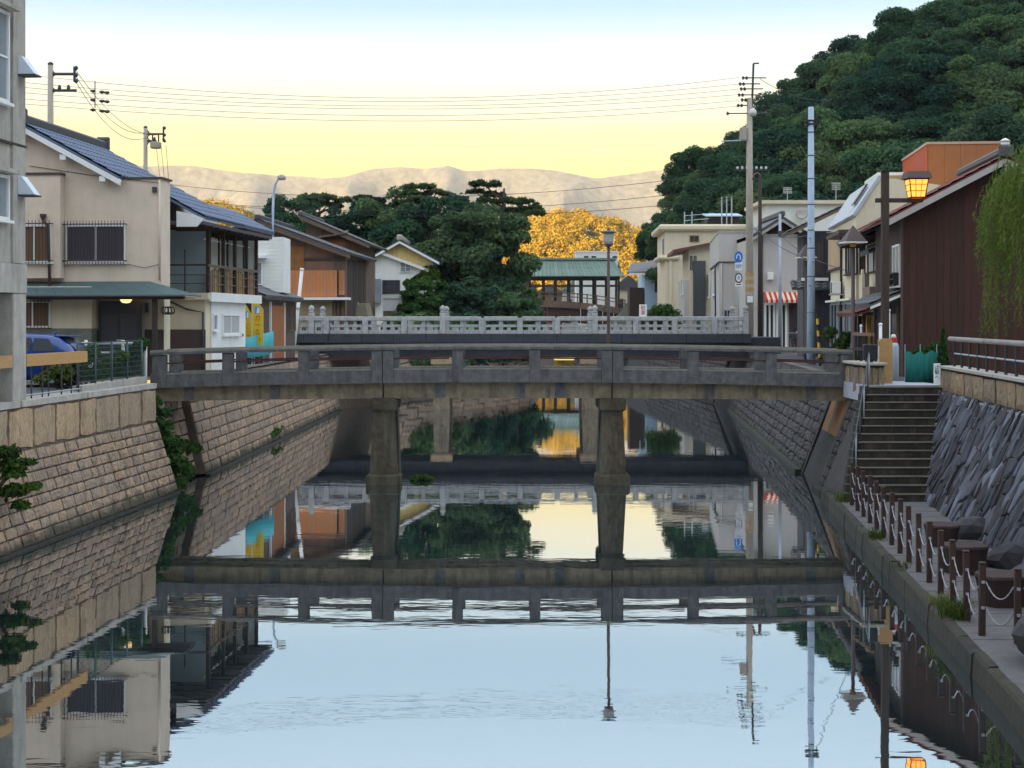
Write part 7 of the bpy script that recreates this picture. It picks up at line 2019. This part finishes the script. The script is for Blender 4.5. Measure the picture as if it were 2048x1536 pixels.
# tufts of weeds along the kerb
def tuft(label, X, Y, z, n, h, seed):
    r = np.random.default_rng(seed); Pq = []
    for _ in range(n):
        a = r.uniform(0, 6.28); d = np.array([math.cos(a), math.sin(a), 0]); hh = h*r.uniform(0.5, 1.1); b0 = np.array([r.normal()*0.09, r.normal()*0.16, 0])
        sd = np.array([-d[1], d[0], 0])*0.008; mid = b0 + d*hh*0.25 + np.array([0, 0, hh*0.65]); tip = b0 + d*hh*0.6 + np.array([0, 0, hh*0.85])
        Pq += [b0-sd, b0+sd, mid+sd*0.8, mid-sd*0.8, mid-sd*0.8, mid+sd*0.8, tip+sd*0.2, tip-sd*0.2]
    o = link('grass_tuft', quads_mesh('grass_tuft', np.array(Pq), M['grass']), None, (X, Y, z)); tag(o, label, 'weeds', 'weed tufts on the kerb'); return o
tuft('weed tuft on the kerb by the fifth chain post from the steps', foot_r(29.6)+0.16, 29.6, 0.27, 110, 0.26, 1)
tuft('long straggling weed patch on the kerb near the last chain posts', foot_r(22.6)+0.16, 22.6, 0.27, 110, 0.26, 2)
tuft('green weed tuft at the foot of the near chain posts', foot_r(21.6)+0.2, 21.7, 0.27, 170, 0.36, 3)
tuft('small weed tuft on the kerb at the foot of the steps', foot_r(35.6)+0.16, 35.6, 0.27, 90, 0.3, 4)
tuft('sparse weed tuft on the kerb between the middle chain posts', foot_r(26.2)+0.12, 26.2, 0.27, 45, 0.18, 5)

# weeping willow at the right edge
wt = thing('willow_tree', 'weeping willow with hanging yellow-green branches at the picture edge', 'tree', (13.05, 33.4, GZ))
b = MB(); b.tube([(0, 0, -0.3), (0.05, 0, 1.8), (-0.1, 0.1, 3.4), (-0.3, 0.0, 4.8)], [0.3, 0.24, 0.18, 0.08], 9)
wr_ = np.random.default_rng(55); Pq = []
for i in range(9):
    a = 6.28*i/9; b.tube([(-0.05, 0.05, 3.0), (math.cos(a)*1.0, math.sin(a)*0.9, 4.4), (math.cos(a)*2.0, math.sin(a)*1.8, 4.9)], [0.1, 0.06, 0.02], 6)
b.build('trunk', M['bark'], wt, True)
for s_ in range(1250):
    a = wr_.uniform(0, 6.28); q = math.sqrt(wr_.uniform(0.03, 1))
    rx_, ry_ = 2.65*q, 2.4*q
    x0, y0 = math.cos(a)*rx_, math.sin(a)*ry_
    z0 = 6.0 - 1.5*q**2.4 + wr_.normal()*0.2
    ln = wr_.uniform(1.3, 3.9)*(0.8+0.25*math.sin(a*5+1)) * (0.62 if math.cos(a)*q < -0.85 else 1.0)
    out_ = np.array([math.cos(a), math.sin(a), 0])
    nl = int(ln/0.055)
    ph = wr_.uniform(0, 6.28)
    for j in range(nl):
        t_ = j/nl
        p = np.array([x0, y0, z0]) + out_*(0.28*(1-(1-t_)**2)) + np.array([0.04*math.sin(3*t_+ph), 0.04*math.cos(2.6*t_+ph), -ln*t_])
        d = wr_.normal(size=3)*0.45 + np.array([0, 0, -0.9]) + out_*0.2; d /= np.linalg.norm(d)
        w2 = np.cross(d, wr_.normal(size=3)); w2 /= np.linalg.norm(w2)+1e-9
        L_ = 0.12*wr_.uniform(0.7, 1.3)
        Pq += [p, p+d*L_*0.5+w2*0.016, p+d*L_, p+d*L_*0.5-w2*0.016]
link('crown', quads_mesh('crown', np.array(Pq), M['leaf_willow']), wt)

# ------------------------------------------------------------------ lantern post
ln_ = thing('lantern_post', 'dark timber lantern post with a glowing orange lantern on its arm', 'street lamp', (at(1770, 640, 43.6).x, 43.6, GZ))
kl = FPX/43.6
def lx(u): return (u-1770)/kl
def lzz(v): return HC - (v-640)/kl - GZ
MB().cbox(-0.1, 0.1, -0.1, 0.1, -0.1, lzz(344), 0.015).build('post', M['wood_dark'], ln_)
MB().box(-0.12, 0.12, -0.12, 0.12, lzz(344)+0.001, lzz(344)+0.05).build('post_cap', M['black_metal'], ln_)
MB().cbox(lx(1751), lx(1845), -0.075, 0.075, lzz(405), lzz(396.5), 0.012).build('arm', M['wood_dark'], ln_)
cx = lx(1833)
lan = MB()
a, c = 0.27, 0.19
z0, z1 = lzz(395.5), lzz(359)
lan.hexa([(cx-c, -c, z0), (cx+c, -c, z0), (cx+c, c, z0), (cx-c, c, z0), (cx-a, -a, z1), (cx+a, -a, z1), (cx+a, a, z1), (cx-a, a, z1)])
lan = lan.build('lantern', M['lantern'], ln_)
fm = MB()
for sx in (-1, 1):
    for sy in (-1, 1):
        fm.tube([(cx+sx*c, sy*c, z0-0.02), (cx+sx*a, sy*a, z1+0.02)], 0.018, 5)
for zf in (0.0, 0.36, 0.7, 1.0):
    h_ = c+(a-c)*zf+0.006; z = z0+(z1-z0)*zf; r_w = 0.022 if zf in (0.0, 1.0) else 0.009
    for s_ in (-1, 1):
        fm.tube([(cx-h_, s_*h_, z), (cx+h_, s_*h_, z)], r_w, 4); fm.tube([(cx+s_*h_, -h_, z), (cx+s_*h_, h_, z)], r_w, 4)
for fx_ in (-0.34, 0.34):
    for s_ in (-1, 1):
        fm.tube([(cx+fx_*c, s_*(c+0.006), z0), (cx+fx_*a, s_*(a+0.006), z1)], 0.009, 4)
fm.build('lantern_frame', mat('dark_red_lantern_frame', (0.09, 0.018, 0.010), 0.6, 0.1, 5.0), ln_)
MB().hexa([(cx-0.36, -0.36, z1+0.02), (cx+0.36, -0.36, z1+0.02), (cx+0.36, 0.36, z1+0.02), (cx-0.36, 0.36, z1+0.02), (cx-0.31, -0.27, lzz(344)), (cx+0.31, -0.27, lzz(344)), (cx+0.31, 0.27, lzz(344)), (cx-0.31, 0.27, lzz(344))]).build('lantern_roof', M['brown'], ln_)

# brown street lamps with pyramid hats
def pyramid_lamp(u, Y, vtop, hatw, label):
    k = FPX/Y; h = HC-(vtop-640)/k-GZ
    t = thing('pyramid_lamp', label, 'street lamp', (at(u, 640, Y).x, Y, GZ), 0.1, 'brown street lamps with pyramid hats')
    s_ = hatw/k/2; hh = s_*1.55
    MB().tube([(0, 0, -0.1), (0, 0, 0.6), (0, 0, 0.62), (0, 0, h-hh-0.12)], [0.085, 0.085, 0.062, 0.055], 10).build('pole', M['brown_metal'], t, True)
    b = MB(); b.add([(-s_, -s_, h-hh), (s_, -s_, h-hh), (s_, s_, h-hh), (-s_, s_, h-hh), (0, 0, h)], [(0, 3, 2, 1), (0, 1, 4), (1, 2, 4), (2, 3, 4), (3, 0, 4)]); b.build('hat', M['brown_metal'], t)
    MB().box(-s_-0.01, s_+0.01, -s_-0.01, s_+0.01, h-hh-0.035, h-hh-0.001).build('hat_rim', M['off_white'], t)
    MB().lathe([(0.04, h-hh-0.16), (0.1, h-hh-0.12), (0.1, h-hh-0.036)], n=12).build('lamp', M['gold'], t, True)
pyramid_lamp(1706, 46.6, 450, 44, 'brown street lamp with pyramid hat at the right end of the footbridge')
pyramid_lamp(1612, 66, 488, 34, 'brown street lamp with pyramid hat half hidden behind the pale blue-grey pole')

# ------------------------------------------------------------------ poles
pb_ = thing('metal_pole', 'tall pale blue-grey metal pole on the canal-side street', 'pole', (at(1622, 640, 58.5).x, 58.5, GZ))
kp = FPX/58.5
hp = HC-(214-640)/kp-GZ
MB().tube([(0, 0, -0.1), (0, 0, hp*0.45), (0, 0, hp)], [0.17, 0.135, 0.105], 14).build('shaft', M['pole_blue'], pb_, True)
for f in (0.2, 0.34, 0.45, 0.52, 0.62, 0.72, 0.81, 0.9): MB().lathe([(0.16-0.05*f, hp*f), (0.165-0.05*f, hp*f), (0.165-0.05*f, hp*f+0.035), (0.16-0.05*f, hp*f+0.035)], n=14).build('band', M['dark_grey'], pb_)
for v in (243, 250): MB().box(-0.22, 0.28, -0.12, 0.12, HC-(v-640)/kp-GZ, HC-(v-640)/kp-GZ+0.06).build('bracket', M['black_metal'], pb_)
for i in range(5): MB().tube([(0.0, -0.1, 1.2+i*0.9), (0.12 if i % 2 else -0.12, -0.22, 1.2+i*0.9)], 0.014, 5).build('step_bolt', M['dark_grey'], pb_)

YP = 84.7; kq = FPX/YP
up = thing('utility_pole', 'tall concrete utility pole with insulators and transformer at the stone bridge', 'utility pole', (at(1499, 640, YP).x, YP, GZ))
def qz(v): return HC-(v-640)/kq-GZ
def qx(u): return (u-1499)/kq
MB().tube([(0, 0, -0.1), (0, 0, qz(400)), (0, 0, qz(196))], [0.235, 0.19, 0.15], 14).build('shaft', M['pole_concrete'], up, True)
MB().tube([(qx(1504), 0, qz(215)), (qx(1507), 0, qz(127))], 0.06, 8).build('top_extension', M['dark_grey'], up)
MB().tube([(qx(1507), 0, qz(127)), (qx(1518), 0, qz(126.5))], 0.045, 6).build('top_arm', M['dark_grey'], up)
for (v, ua, ub) in ((156, 1486, 1532), (168, 1480, 1520), (178, 1482, 1526), (190, 1478, 1528), (200, 1484, 1524), (211, 1476, 1500), (227, 1455, 1532)):
    MB().tube([(qx(ua), -0.05, qz(v)), (qx(ub), -0.05, qz(v))], 0.035, 6).build('cross_arm', M['dark_grey'], up)
    for u in ((ua, ua+7) if v != 227 else (ua, ub)):
        MB().lathe([(0.03, -0.1), (0.09, -0.07), (0.05, -0.02), (0.1, 0.02), (0.05, 0.06), (0.02, 0.1)], (qx(u), -0.05, qz(v)), 8).build('insulator', M['insul'], up)
MB().lathe([(0.18, 0), (0.28, 0.12), (0.24, 0.3), (0.08, 0.45)], (qx(1504), 0.0, qz(232)), 12).build('switch_pot', M['ceramic'], up, True)
MB().cbox(qx(1480), qx(1493), -0.2, 0.2, qz(281), qz(255), 0.03).build('control_box', M['pole_concrete'], up)
MB().tube([(qx(1442), -0.1, qz(283)), (qx(1492), -0.1, qz(281))], 0.04, 6).build('lamp_arm', M['metal'], up)
MB().box(qx(1472), qx(1540), -0.06, 0.06, qz(341), qz(339)).build('low_cross_arm', M['dark_grey'], up)
for i in range(7): MB().lathe([(0.03, -0.02), (0.07, 0.02), (0.07, 0.1), (0.03, 0.14)], (qx(1475+9.5*i), 0, qz(338)), 8).build('insulator', M['ceramic'], up)
for (v0, v1, mm) in ((590, 545, 'yellow'),):
    b = MB(); 
    for i in range(6):
        za_, zb__ = qz(v0)+(qz(v1)-qz(v0))*i/6, qz(v0)+(qz(v1)-qz(v0))*(i+1)/6-0.01
        MB().lathe([(0.245, za_), (0.245, zb__)], n=14).build('guard_band', M['wood_light'] if i % 2 else M['pole_concrete'], up)
MB().box(qx(1493), qx(1504), -0.33, -0.27, qz(605), qz(592)).build('notice_plate', M['white'], up)
wp2 = thing('dark_wood_pole', 'thin dark wooden pole standing beside the concrete utility pole', 'pole', (at(1520, 640, 83).x, 83, GZ))
MB().tube([(0, 0, -0.1), (0, 0, HC-(350-640)*83/FPX-GZ)], [0.14, 0.09], 10).build('shaft', M['wood_dark'], wp2, True)
MB().tube([(0, 0, HC-(352-640)*83/FPX-GZ), (-0.12, 0, HC-(346-640)*83/FPX-GZ), (-0.3, 0, HC-(348-640)*83/FPX-GZ), (-0.38, 0, HC-(360-640)*83/FPX-GZ)], 0.06, 8).build('cable_bend', M['wood_mid'], wp2, True)
sp = thing('slim_grey_pole', 'slim grey pole in front of the striped awning', 'pole', (at(1560, 640, 82).x, 82, GZ))
MB().tube([(0, 0, -0.1), (0, 0, HC-(428-640)*82/FPX-GZ)], [0.11, 0.07], 10).build('shaft', M['metal'], sp, True)
MB().box(-0.1, 0.18, -0.1, 0.1, HC-(474-640)*82/FPX-GZ, HC-(462-640)*82/FPX-GZ).build('bracket', M['dark_grey'], sp)
sg = thing('traffic_sign', 'traffic sign post with blue arrow disc and ringed disc with white plates', 'sign', (at(1477, 640, 86).x, 86, GZ))
k86 = FPX/86
def tz(v): return HC-(v-640)/k86-GZ
MB().tube([(0, 0, -0.1), (0, 0, tz(503))], 0.04, 8).build('post', M['metal'], sg, True)
def disc(v, r, m, y, n=24):
    b = MB(); b.prism([(r*0.72*math.cos(6.2832*i/n), tz(v)+r*math.sin(6.2832*i/n)) for i in range(n)], y-0.012, y, 'y'); return b
d1 = disc(514, 0.32, M['sign_blue'], -0.05).build('blue_disc', M['sign_blue'], sg)
b = MB(); b.tube([(-0.11, -0.066, tz(514)-0.1), (-0.10, -0.066, tz(514)+0.08), (0.0, -0.066, tz(514)+0.16), (0.09, -0.066, tz(514)+0.04), (0.1, -0.066, tz(514)-0.16)], 0.03, 5); b.build('arrow_mark', M['white'], d1)
p1 = MB().box(-0.2, 0.2, -0.062, -0.05, tz(541), tz(525)).build('white_plate', M['white'], sg)
front_text('自転車\nを除く', 0.115, M['sign_blue'], p1, 0, -0.066, tz(533))
d2 = disc(556, 0.29, M['red'], -0.05).build('ring_disc', mat('dark_ring', (0.10, 0.06, 0.12), 0.5, 0.05), sg)
disc(556, 0.21, None, -0.064).build('disc_face', M['white'], d2)
front_text('8', 0.3, M['sign_blue'], d2, 0, -0.078, tz(556))
p2 = MB().box(-0.2, 0.2, -0.062, -0.05, tz(573), tz(565)).build('white_plate', M['white'], sg)
MB().box(-0.14, 0.14, -0.066, -0.062, tz(569.8), tz(568)).build('bar_mark', M['black_print'], p2)
pk = thing('parking_sign', 'white board with two red characters above the stone bridge rail', 'sign', (at(1286, 640, 92).x, 92, GZ))
k92 = FPX/92
zt_, zb2 = HC-(609-640)/k92-GZ, HC-(633-640)/k92-GZ
MB().cbox(-0.23, 0.23, -0.02, 0.02, zb2, zt_, 0.006).build('board', M['white'], pk)
front_text('駐\n車', 0.30, M['red'], pk, 0, -0.026, (zt_+zb2)/2+0.0)
for s_ in (-0.18, 0.18): MB().tube([(s_, 0.03, -0.1), (s_, 0.03, zb2+0.1)], 0.03, 6).build('leg', M['metal'], pk)
# guy-wire guard, yellow and black
gg = thing('guy_guard', 'leaning yellow and black striped cable guard beside the pale pole', 'cable guard', (at(1640, 640, 57).x, 57, GZ))
for i in range(9): MB().tube([(-0.04*i*0.3, 0, 0.22*i), (-0.04*(i+1)*0.3, 0, 0.22*(i+1)-0.01)], 0.05, 8).build('stripe', M['yellow'] if i % 2 else M['black_print'], gg)
# red box and a bicycle by the awning house
rb = thing('red_box', 'small red box standing under the striped awning', 'box', (at(1602, 640, 86.5).x, 86.5, GZ))
MB().cbox(-0.2, 0.2, -0.2, 0.2, 0, 1.0, 0.03).build('body', M['red'], rb)
MB().cbox(-0.23, 0.23, -0.23, 0.23, 1.001, 1.06, 0.02).build('lid', M['ceramic'], rb)
bi = thing('bicycle', 'dark bicycle parked in front of the awning house door', 'bicycle', (at(1585, 640, 86).x, 86, GZ), 1.2)
for x in (-0.5, 0.5):
    w_ = MB().tube([(x+0.32*math.cos(t), 0, 0.34+0.32*math.sin(t)) for t in np.linspace(0, 6.2832, 22)], 0.022, 5).build('wheel', M['rubber'], bi)
    b = MB()
    for i in range(8): b.tube([(x, 0, 0.34), (x+0.31*math.cos(i*0.785), 0, 0.34+0.31*math.sin(i*0.785))], 0.005, 3)
    b.build('spokes', M['metal'], w_)
b = MB(); b.tube([(-0.5, 0, 0.34), (-0.1, 0, 0.32), (0.36, 0, 0.75), (-0.18, 0, 0.72), (-0.1, 0, 0.32)], 0.02, 6); b.tube([(-0.5, 0, 0.34), (-0.18, 0, 0.72)], 0.015, 5); b.tube([(0.5, 0, 0.34), (0.36, 0, 0.75), (0.33, 0, 0.95)], 0.02, 6)
b.build('frame', M['black_metal'], bi)
MB().tube([(0.2, -0.26, 0.97), (0.33, 0, 0.97), (0.2, 0.26, 0.97)], 0.015, 6).build('handlebar', M['metal'], bi)
MB().cbox(-0.34, -0.06, -0.08, 0.08, 0.78, 0.85, 0.03).build('saddle', M['rubber'], bi)
MB().box(0.42, 0.72, -0.17, 0.17, 0.68, 0.9).build('basket', M['dark_grey'], bi)

# left bank: gooseneck lamp, leaning white pole, two utility poles
gn = thing('gooseneck_lamp', 'slim grey gooseneck street lamp above the old roofs', 'street lamp', (at(546, 640, 75).x, 75, GZ))
k75 = FPX/75
def nz(v): return HC-(v-640)/k75-GZ
MB().tube([(0, 0, -0.1), (0, 0, nz(420)), (0.03, 0, nz(385)), (0.12, 0, nz(368)), (0.25, 0, nz(358)), (0.36, 0, nz(355))], [0.085, 0.065, 0.055, 0.05, 0.045, 0.04], 10).build('pole', M['pole_blue'], gn, True)
MB().lathe([(0.03, 0.2), (0.16, 0.14), (0.22, 0.02), (0.18, -0.06), (0.02, -0.09)], (0.42, 0, nz(357)), 14).build('lamp_head', M['concrete'], gn, True)
lp_ = thing('leaning_pole', 'white pole leaning beside the left end of the stone bridge', 'pole', (at(586, 640, 73).x, 73, GZ))
k73 = FPX/73
MB().tube([(0, 0, -0.1), (17/k73, 0.1, HC-(541-640)/k73-GZ)], 0.085, 10).build('shaft', M['white_pipe'], lp_, True)
MB().tube([(17/k73, 0.1, HC-(541-640)/k73-GZ), (17.8/k73, 0.1, HC-(536-640)/k73-GZ)], 0.1, 10).build('cap', M['off_white'], lp_, True)
MB().tube([(9/k73, -0.02, 2.2), (10/k73, -0.02, 2.3)], 0.095, 10).build('band', M['pole_concrete'], lp_)
def left_pole(u, vtop, Y, arms, label, box=False):
    k = FPX/Y
    t = thing('utility_pole', label, 'utility pole', (at(u, 640, Y).x, Y, GZ))
    z = lambda v: HC-(v-640)/k-GZ
    MB().tube([(0, 0, -0.1), (0, 0, z(vtop))], [0.2, 0.12], 10).build('shaft', M['pole_concrete'], t, True)
    MB().lathe([(0.13, 0), (0.13, 0.08), (0.05, 0.14)], (0, 0, z(vtop)), 8).build('cap', M['dark_grey'], t)
    for (v, du) in arms:
        MB().tube([(-4/k, 0, z(v)), (du/k, 0, z(v))], 0.07, 6).build('cross_arm', M['dark_grey'], t)
        MB().tube([(0, 0, z(v-14)), (3/k*2, 0, z(v-3)), (12/k, 0, z(v))], 0.04, 5).build('brace', M['dark_grey'], t)
        MB().tube([(0, 0, z(v+12)), (3/k*2, 0, z(v+3)), (12/k, 0, z(v))], 0.04, 5).build('brace', M['dark_grey'], t)
    v, du = arms[0]
    MB().tube([(du/k, 0, z(v+16)), (du/k, 0, z(v-15))], 0.06, 6).build('upright', M['dark_grey'], t)
    for dv in (-12, 2, 14): MB().lathe([(0.04, -0.1), (0.1, 0), (0.04, 0.1)], (du/k+0.08, 0, z(v+dv)), 8).build('insulator', M['insul'], t)
    for du2 in (18, 36): MB().lathe([(0.04, 0), (0.09, 0.1), (0.05, 0.25)], (du2/k*1.0, 0, z(arms[-1][0])), 8).build('insulator', M['insul'], t)
    if box:
        MB().cbox(11/k, 30/k, -0.3, 0.3, z(297), z(284), 0.05).build('transformer', M['pole_concrete'], t)
        for du2 in (14, 26): MB().tube([(du2/k, 0, z(284)), (du2/k, 0, z(270))], 0.05, 5).build('hanger', M['dark_grey'], t)
left_pole(101, 130, 70, [(148, 48), (181, 52)], 'utility pole with two cross arms rising behind the beige house roof')
left_pole(291, 256, 98, [(268, 36), (282, 22)], 'utility pole with a hanging transformer behind the beige house', True)

# cables across the valley
def cable(label, pts, r=0.02, sag=0.0, group='overhead cables'):
    A = pts
    b = MB(); P = []
    for (p, q) in zip(A[:-1], A[1:]):
        n = 24
        for i in range(n+(1 if q is A[-1] else 0)):
            t_ = i/n; v = p.lerp(q, t_); v.z -= sag*4*t_*(1-t_); P.append(v)
    b.tube(P, r, 4)
    return tag(b.build('power_cable', M['wire']), label, 'cable', group)
def three(u0, v0, Y0, um, vm, u1, v1, Y1):
    """end points and the sag that brings the middle to pixel height vm"""
    A, B = at(u0, v0, Y0), at(u1, v1, Y1)
    mid = (A+B)/2; k = FPX/mid.y; z = HC-(vm-640)/k
    return [A, B], mid.z - z
lines = [(155, 196, 138, 'topmost'), (168, 203, 156, 'second'), (178, 212, 166, 'third'), (189, 218, 178, 'fourth'), (201, 231, 190, 'fifth'), (212, 242, 200, 'lowest')]
for v1, vm, v0, nm in lines:
    pts, sg_ = three(-40, v0, 72, 720, vm, 1478, v1, YP)
    cable('%s of the six bundled cables spanning the canal to the concrete utility pole' % nm, pts, 0.010, sg_)
for (u0, v0, Y0, vm, u1, v1, Y1, lab) in ((330, 368, 98, 394, 1476, 342, YP, 'upper of the three low cables crossing in front of the mountains'),
                                         (410, 405, 98, 420, 1480, 372, YP, 'middle of the three low cables crossing above the pines'),
                                         (470, 412, 98, 432, 1495, 392, YP, 'lowest of the three low cables crossing the trees')):
    pts, sg_ = three(u0, v0, Y0, 0, vm, u1, v1, Y1); cable(lab, pts, 0.014, sg_)
for i, (a_, b_) in enumerate((((150, 138), (326, 268)), ((150, 150), (300, 262)), ((152, 164), (292, 275)))):
    cable('%s slack cable from the near left utility pole to the one with the transformer' % ('upper', 'middle', 'lower')[i], [at(*a_, 70), at(*b_, 98)], 0.016, 1.0)
for i in range(3):
    cable('%s drop cable hanging below the transformer pole' % ('left', 'middle', 'right')[i], [at(312+10*i, 290, 98), at(322+8*i, 372, 98)], 0.014, 0.0)
cable('stay cable from the pale blue-grey pole down to the roofs', [at(1632, 252, 58.5), at(1693, 372, 63)], 0.015, 0.05)
cable('cable from the utility pole towards the hillside', [at(1520, 158, YP), at(1662, 200, 100)], 0.018, 0.4)
for i, (a_, b_, Y0, Y1) in enumerate((((1505, 450), (1622, 520), YP, 58.5), ((1505, 456), (1622, 470), YP, 58.5), ((1560, 470), (1690, 540), 82, 60))):
    cable('%s service cable strung between the street poles and the houses' % ('steep', 'upper', 'rear')[i], [at(*a_, Y0), at(*b_, Y1)], 0.016, 0.25)

cs_ = thing('cable_spacer', 'vertical spacer bar with dark insulators hung on the bundled cables', 'cable spacer', at(190, 162, 75))
k_ = FPX/75
MB().tube([(0, 0, 0), (0, 0, -54/k_)], 0.025, 6).build('bar', M['dark_grey'], cs_)
for dv in (20, 38, 58):
    for du in (-4, 14, 24):
        MB().tube([((du-5)/k_, 0, -(dv+du*0.12)/k_), (du/k_, 0, -(dv+du*0.12)/k_-0.02), ((du+5)/k_, 0, -(dv+du*0.12)/k_)], [0.05, 0.09, 0.05], 6).build('insulator', M['insul'], cs_)
# roof antennas
for (u, v0, v1, Y, lab) in ((1575, 402, 375, 122, 'thin roof antenna on the cream flat block'), (1672, 398, 365, 122, 'roof antenna beside the dormer roof')):
    t = thing('roof_antenna', lab, 'antenna', at(u, v0, Y)); k = FPX/Y
    MB().tube([(0, 0, -0.15), (0, 0, (v0-v1)/k)], 0.04, 5).build('mast', M['metal'], t)
    for j in range(4): MB().tube([(-0.35, 0, (v0-v1)/k*(0.6+0.12*j)), (0.35, 0, (v0-v1)/k*(0.6+0.12*j))], 0.025, 4).build('element', M['ceramic'], t)

# ------------------------------------------------------------------ air
hz_ = MB(); hz_.box(-4400, 4400, -700, 5400, -2, 640)
hm = bpy.data.materials.new('pale_air'); hm.use_nodes = True
hn = hm.node_tree; hn.nodes.clear()
ho = hn.nodes.new('ShaderNodeOutputMaterial'); hv = hn.nodes.new('ShaderNodeVolumePrincipled')
hv.inputs['Color'].default_value = (0.80, 0.82, 0.86, 1); hv.inputs['Density'].default_value = 0.00009; hv.inputs['Anisotropy'].default_value = 0.0
hn.links.new(hv.outputs[0], ho.inputs['Volume'])
HAZE = True
if HAZE:
    stuff(hz_.build('haze', hm))
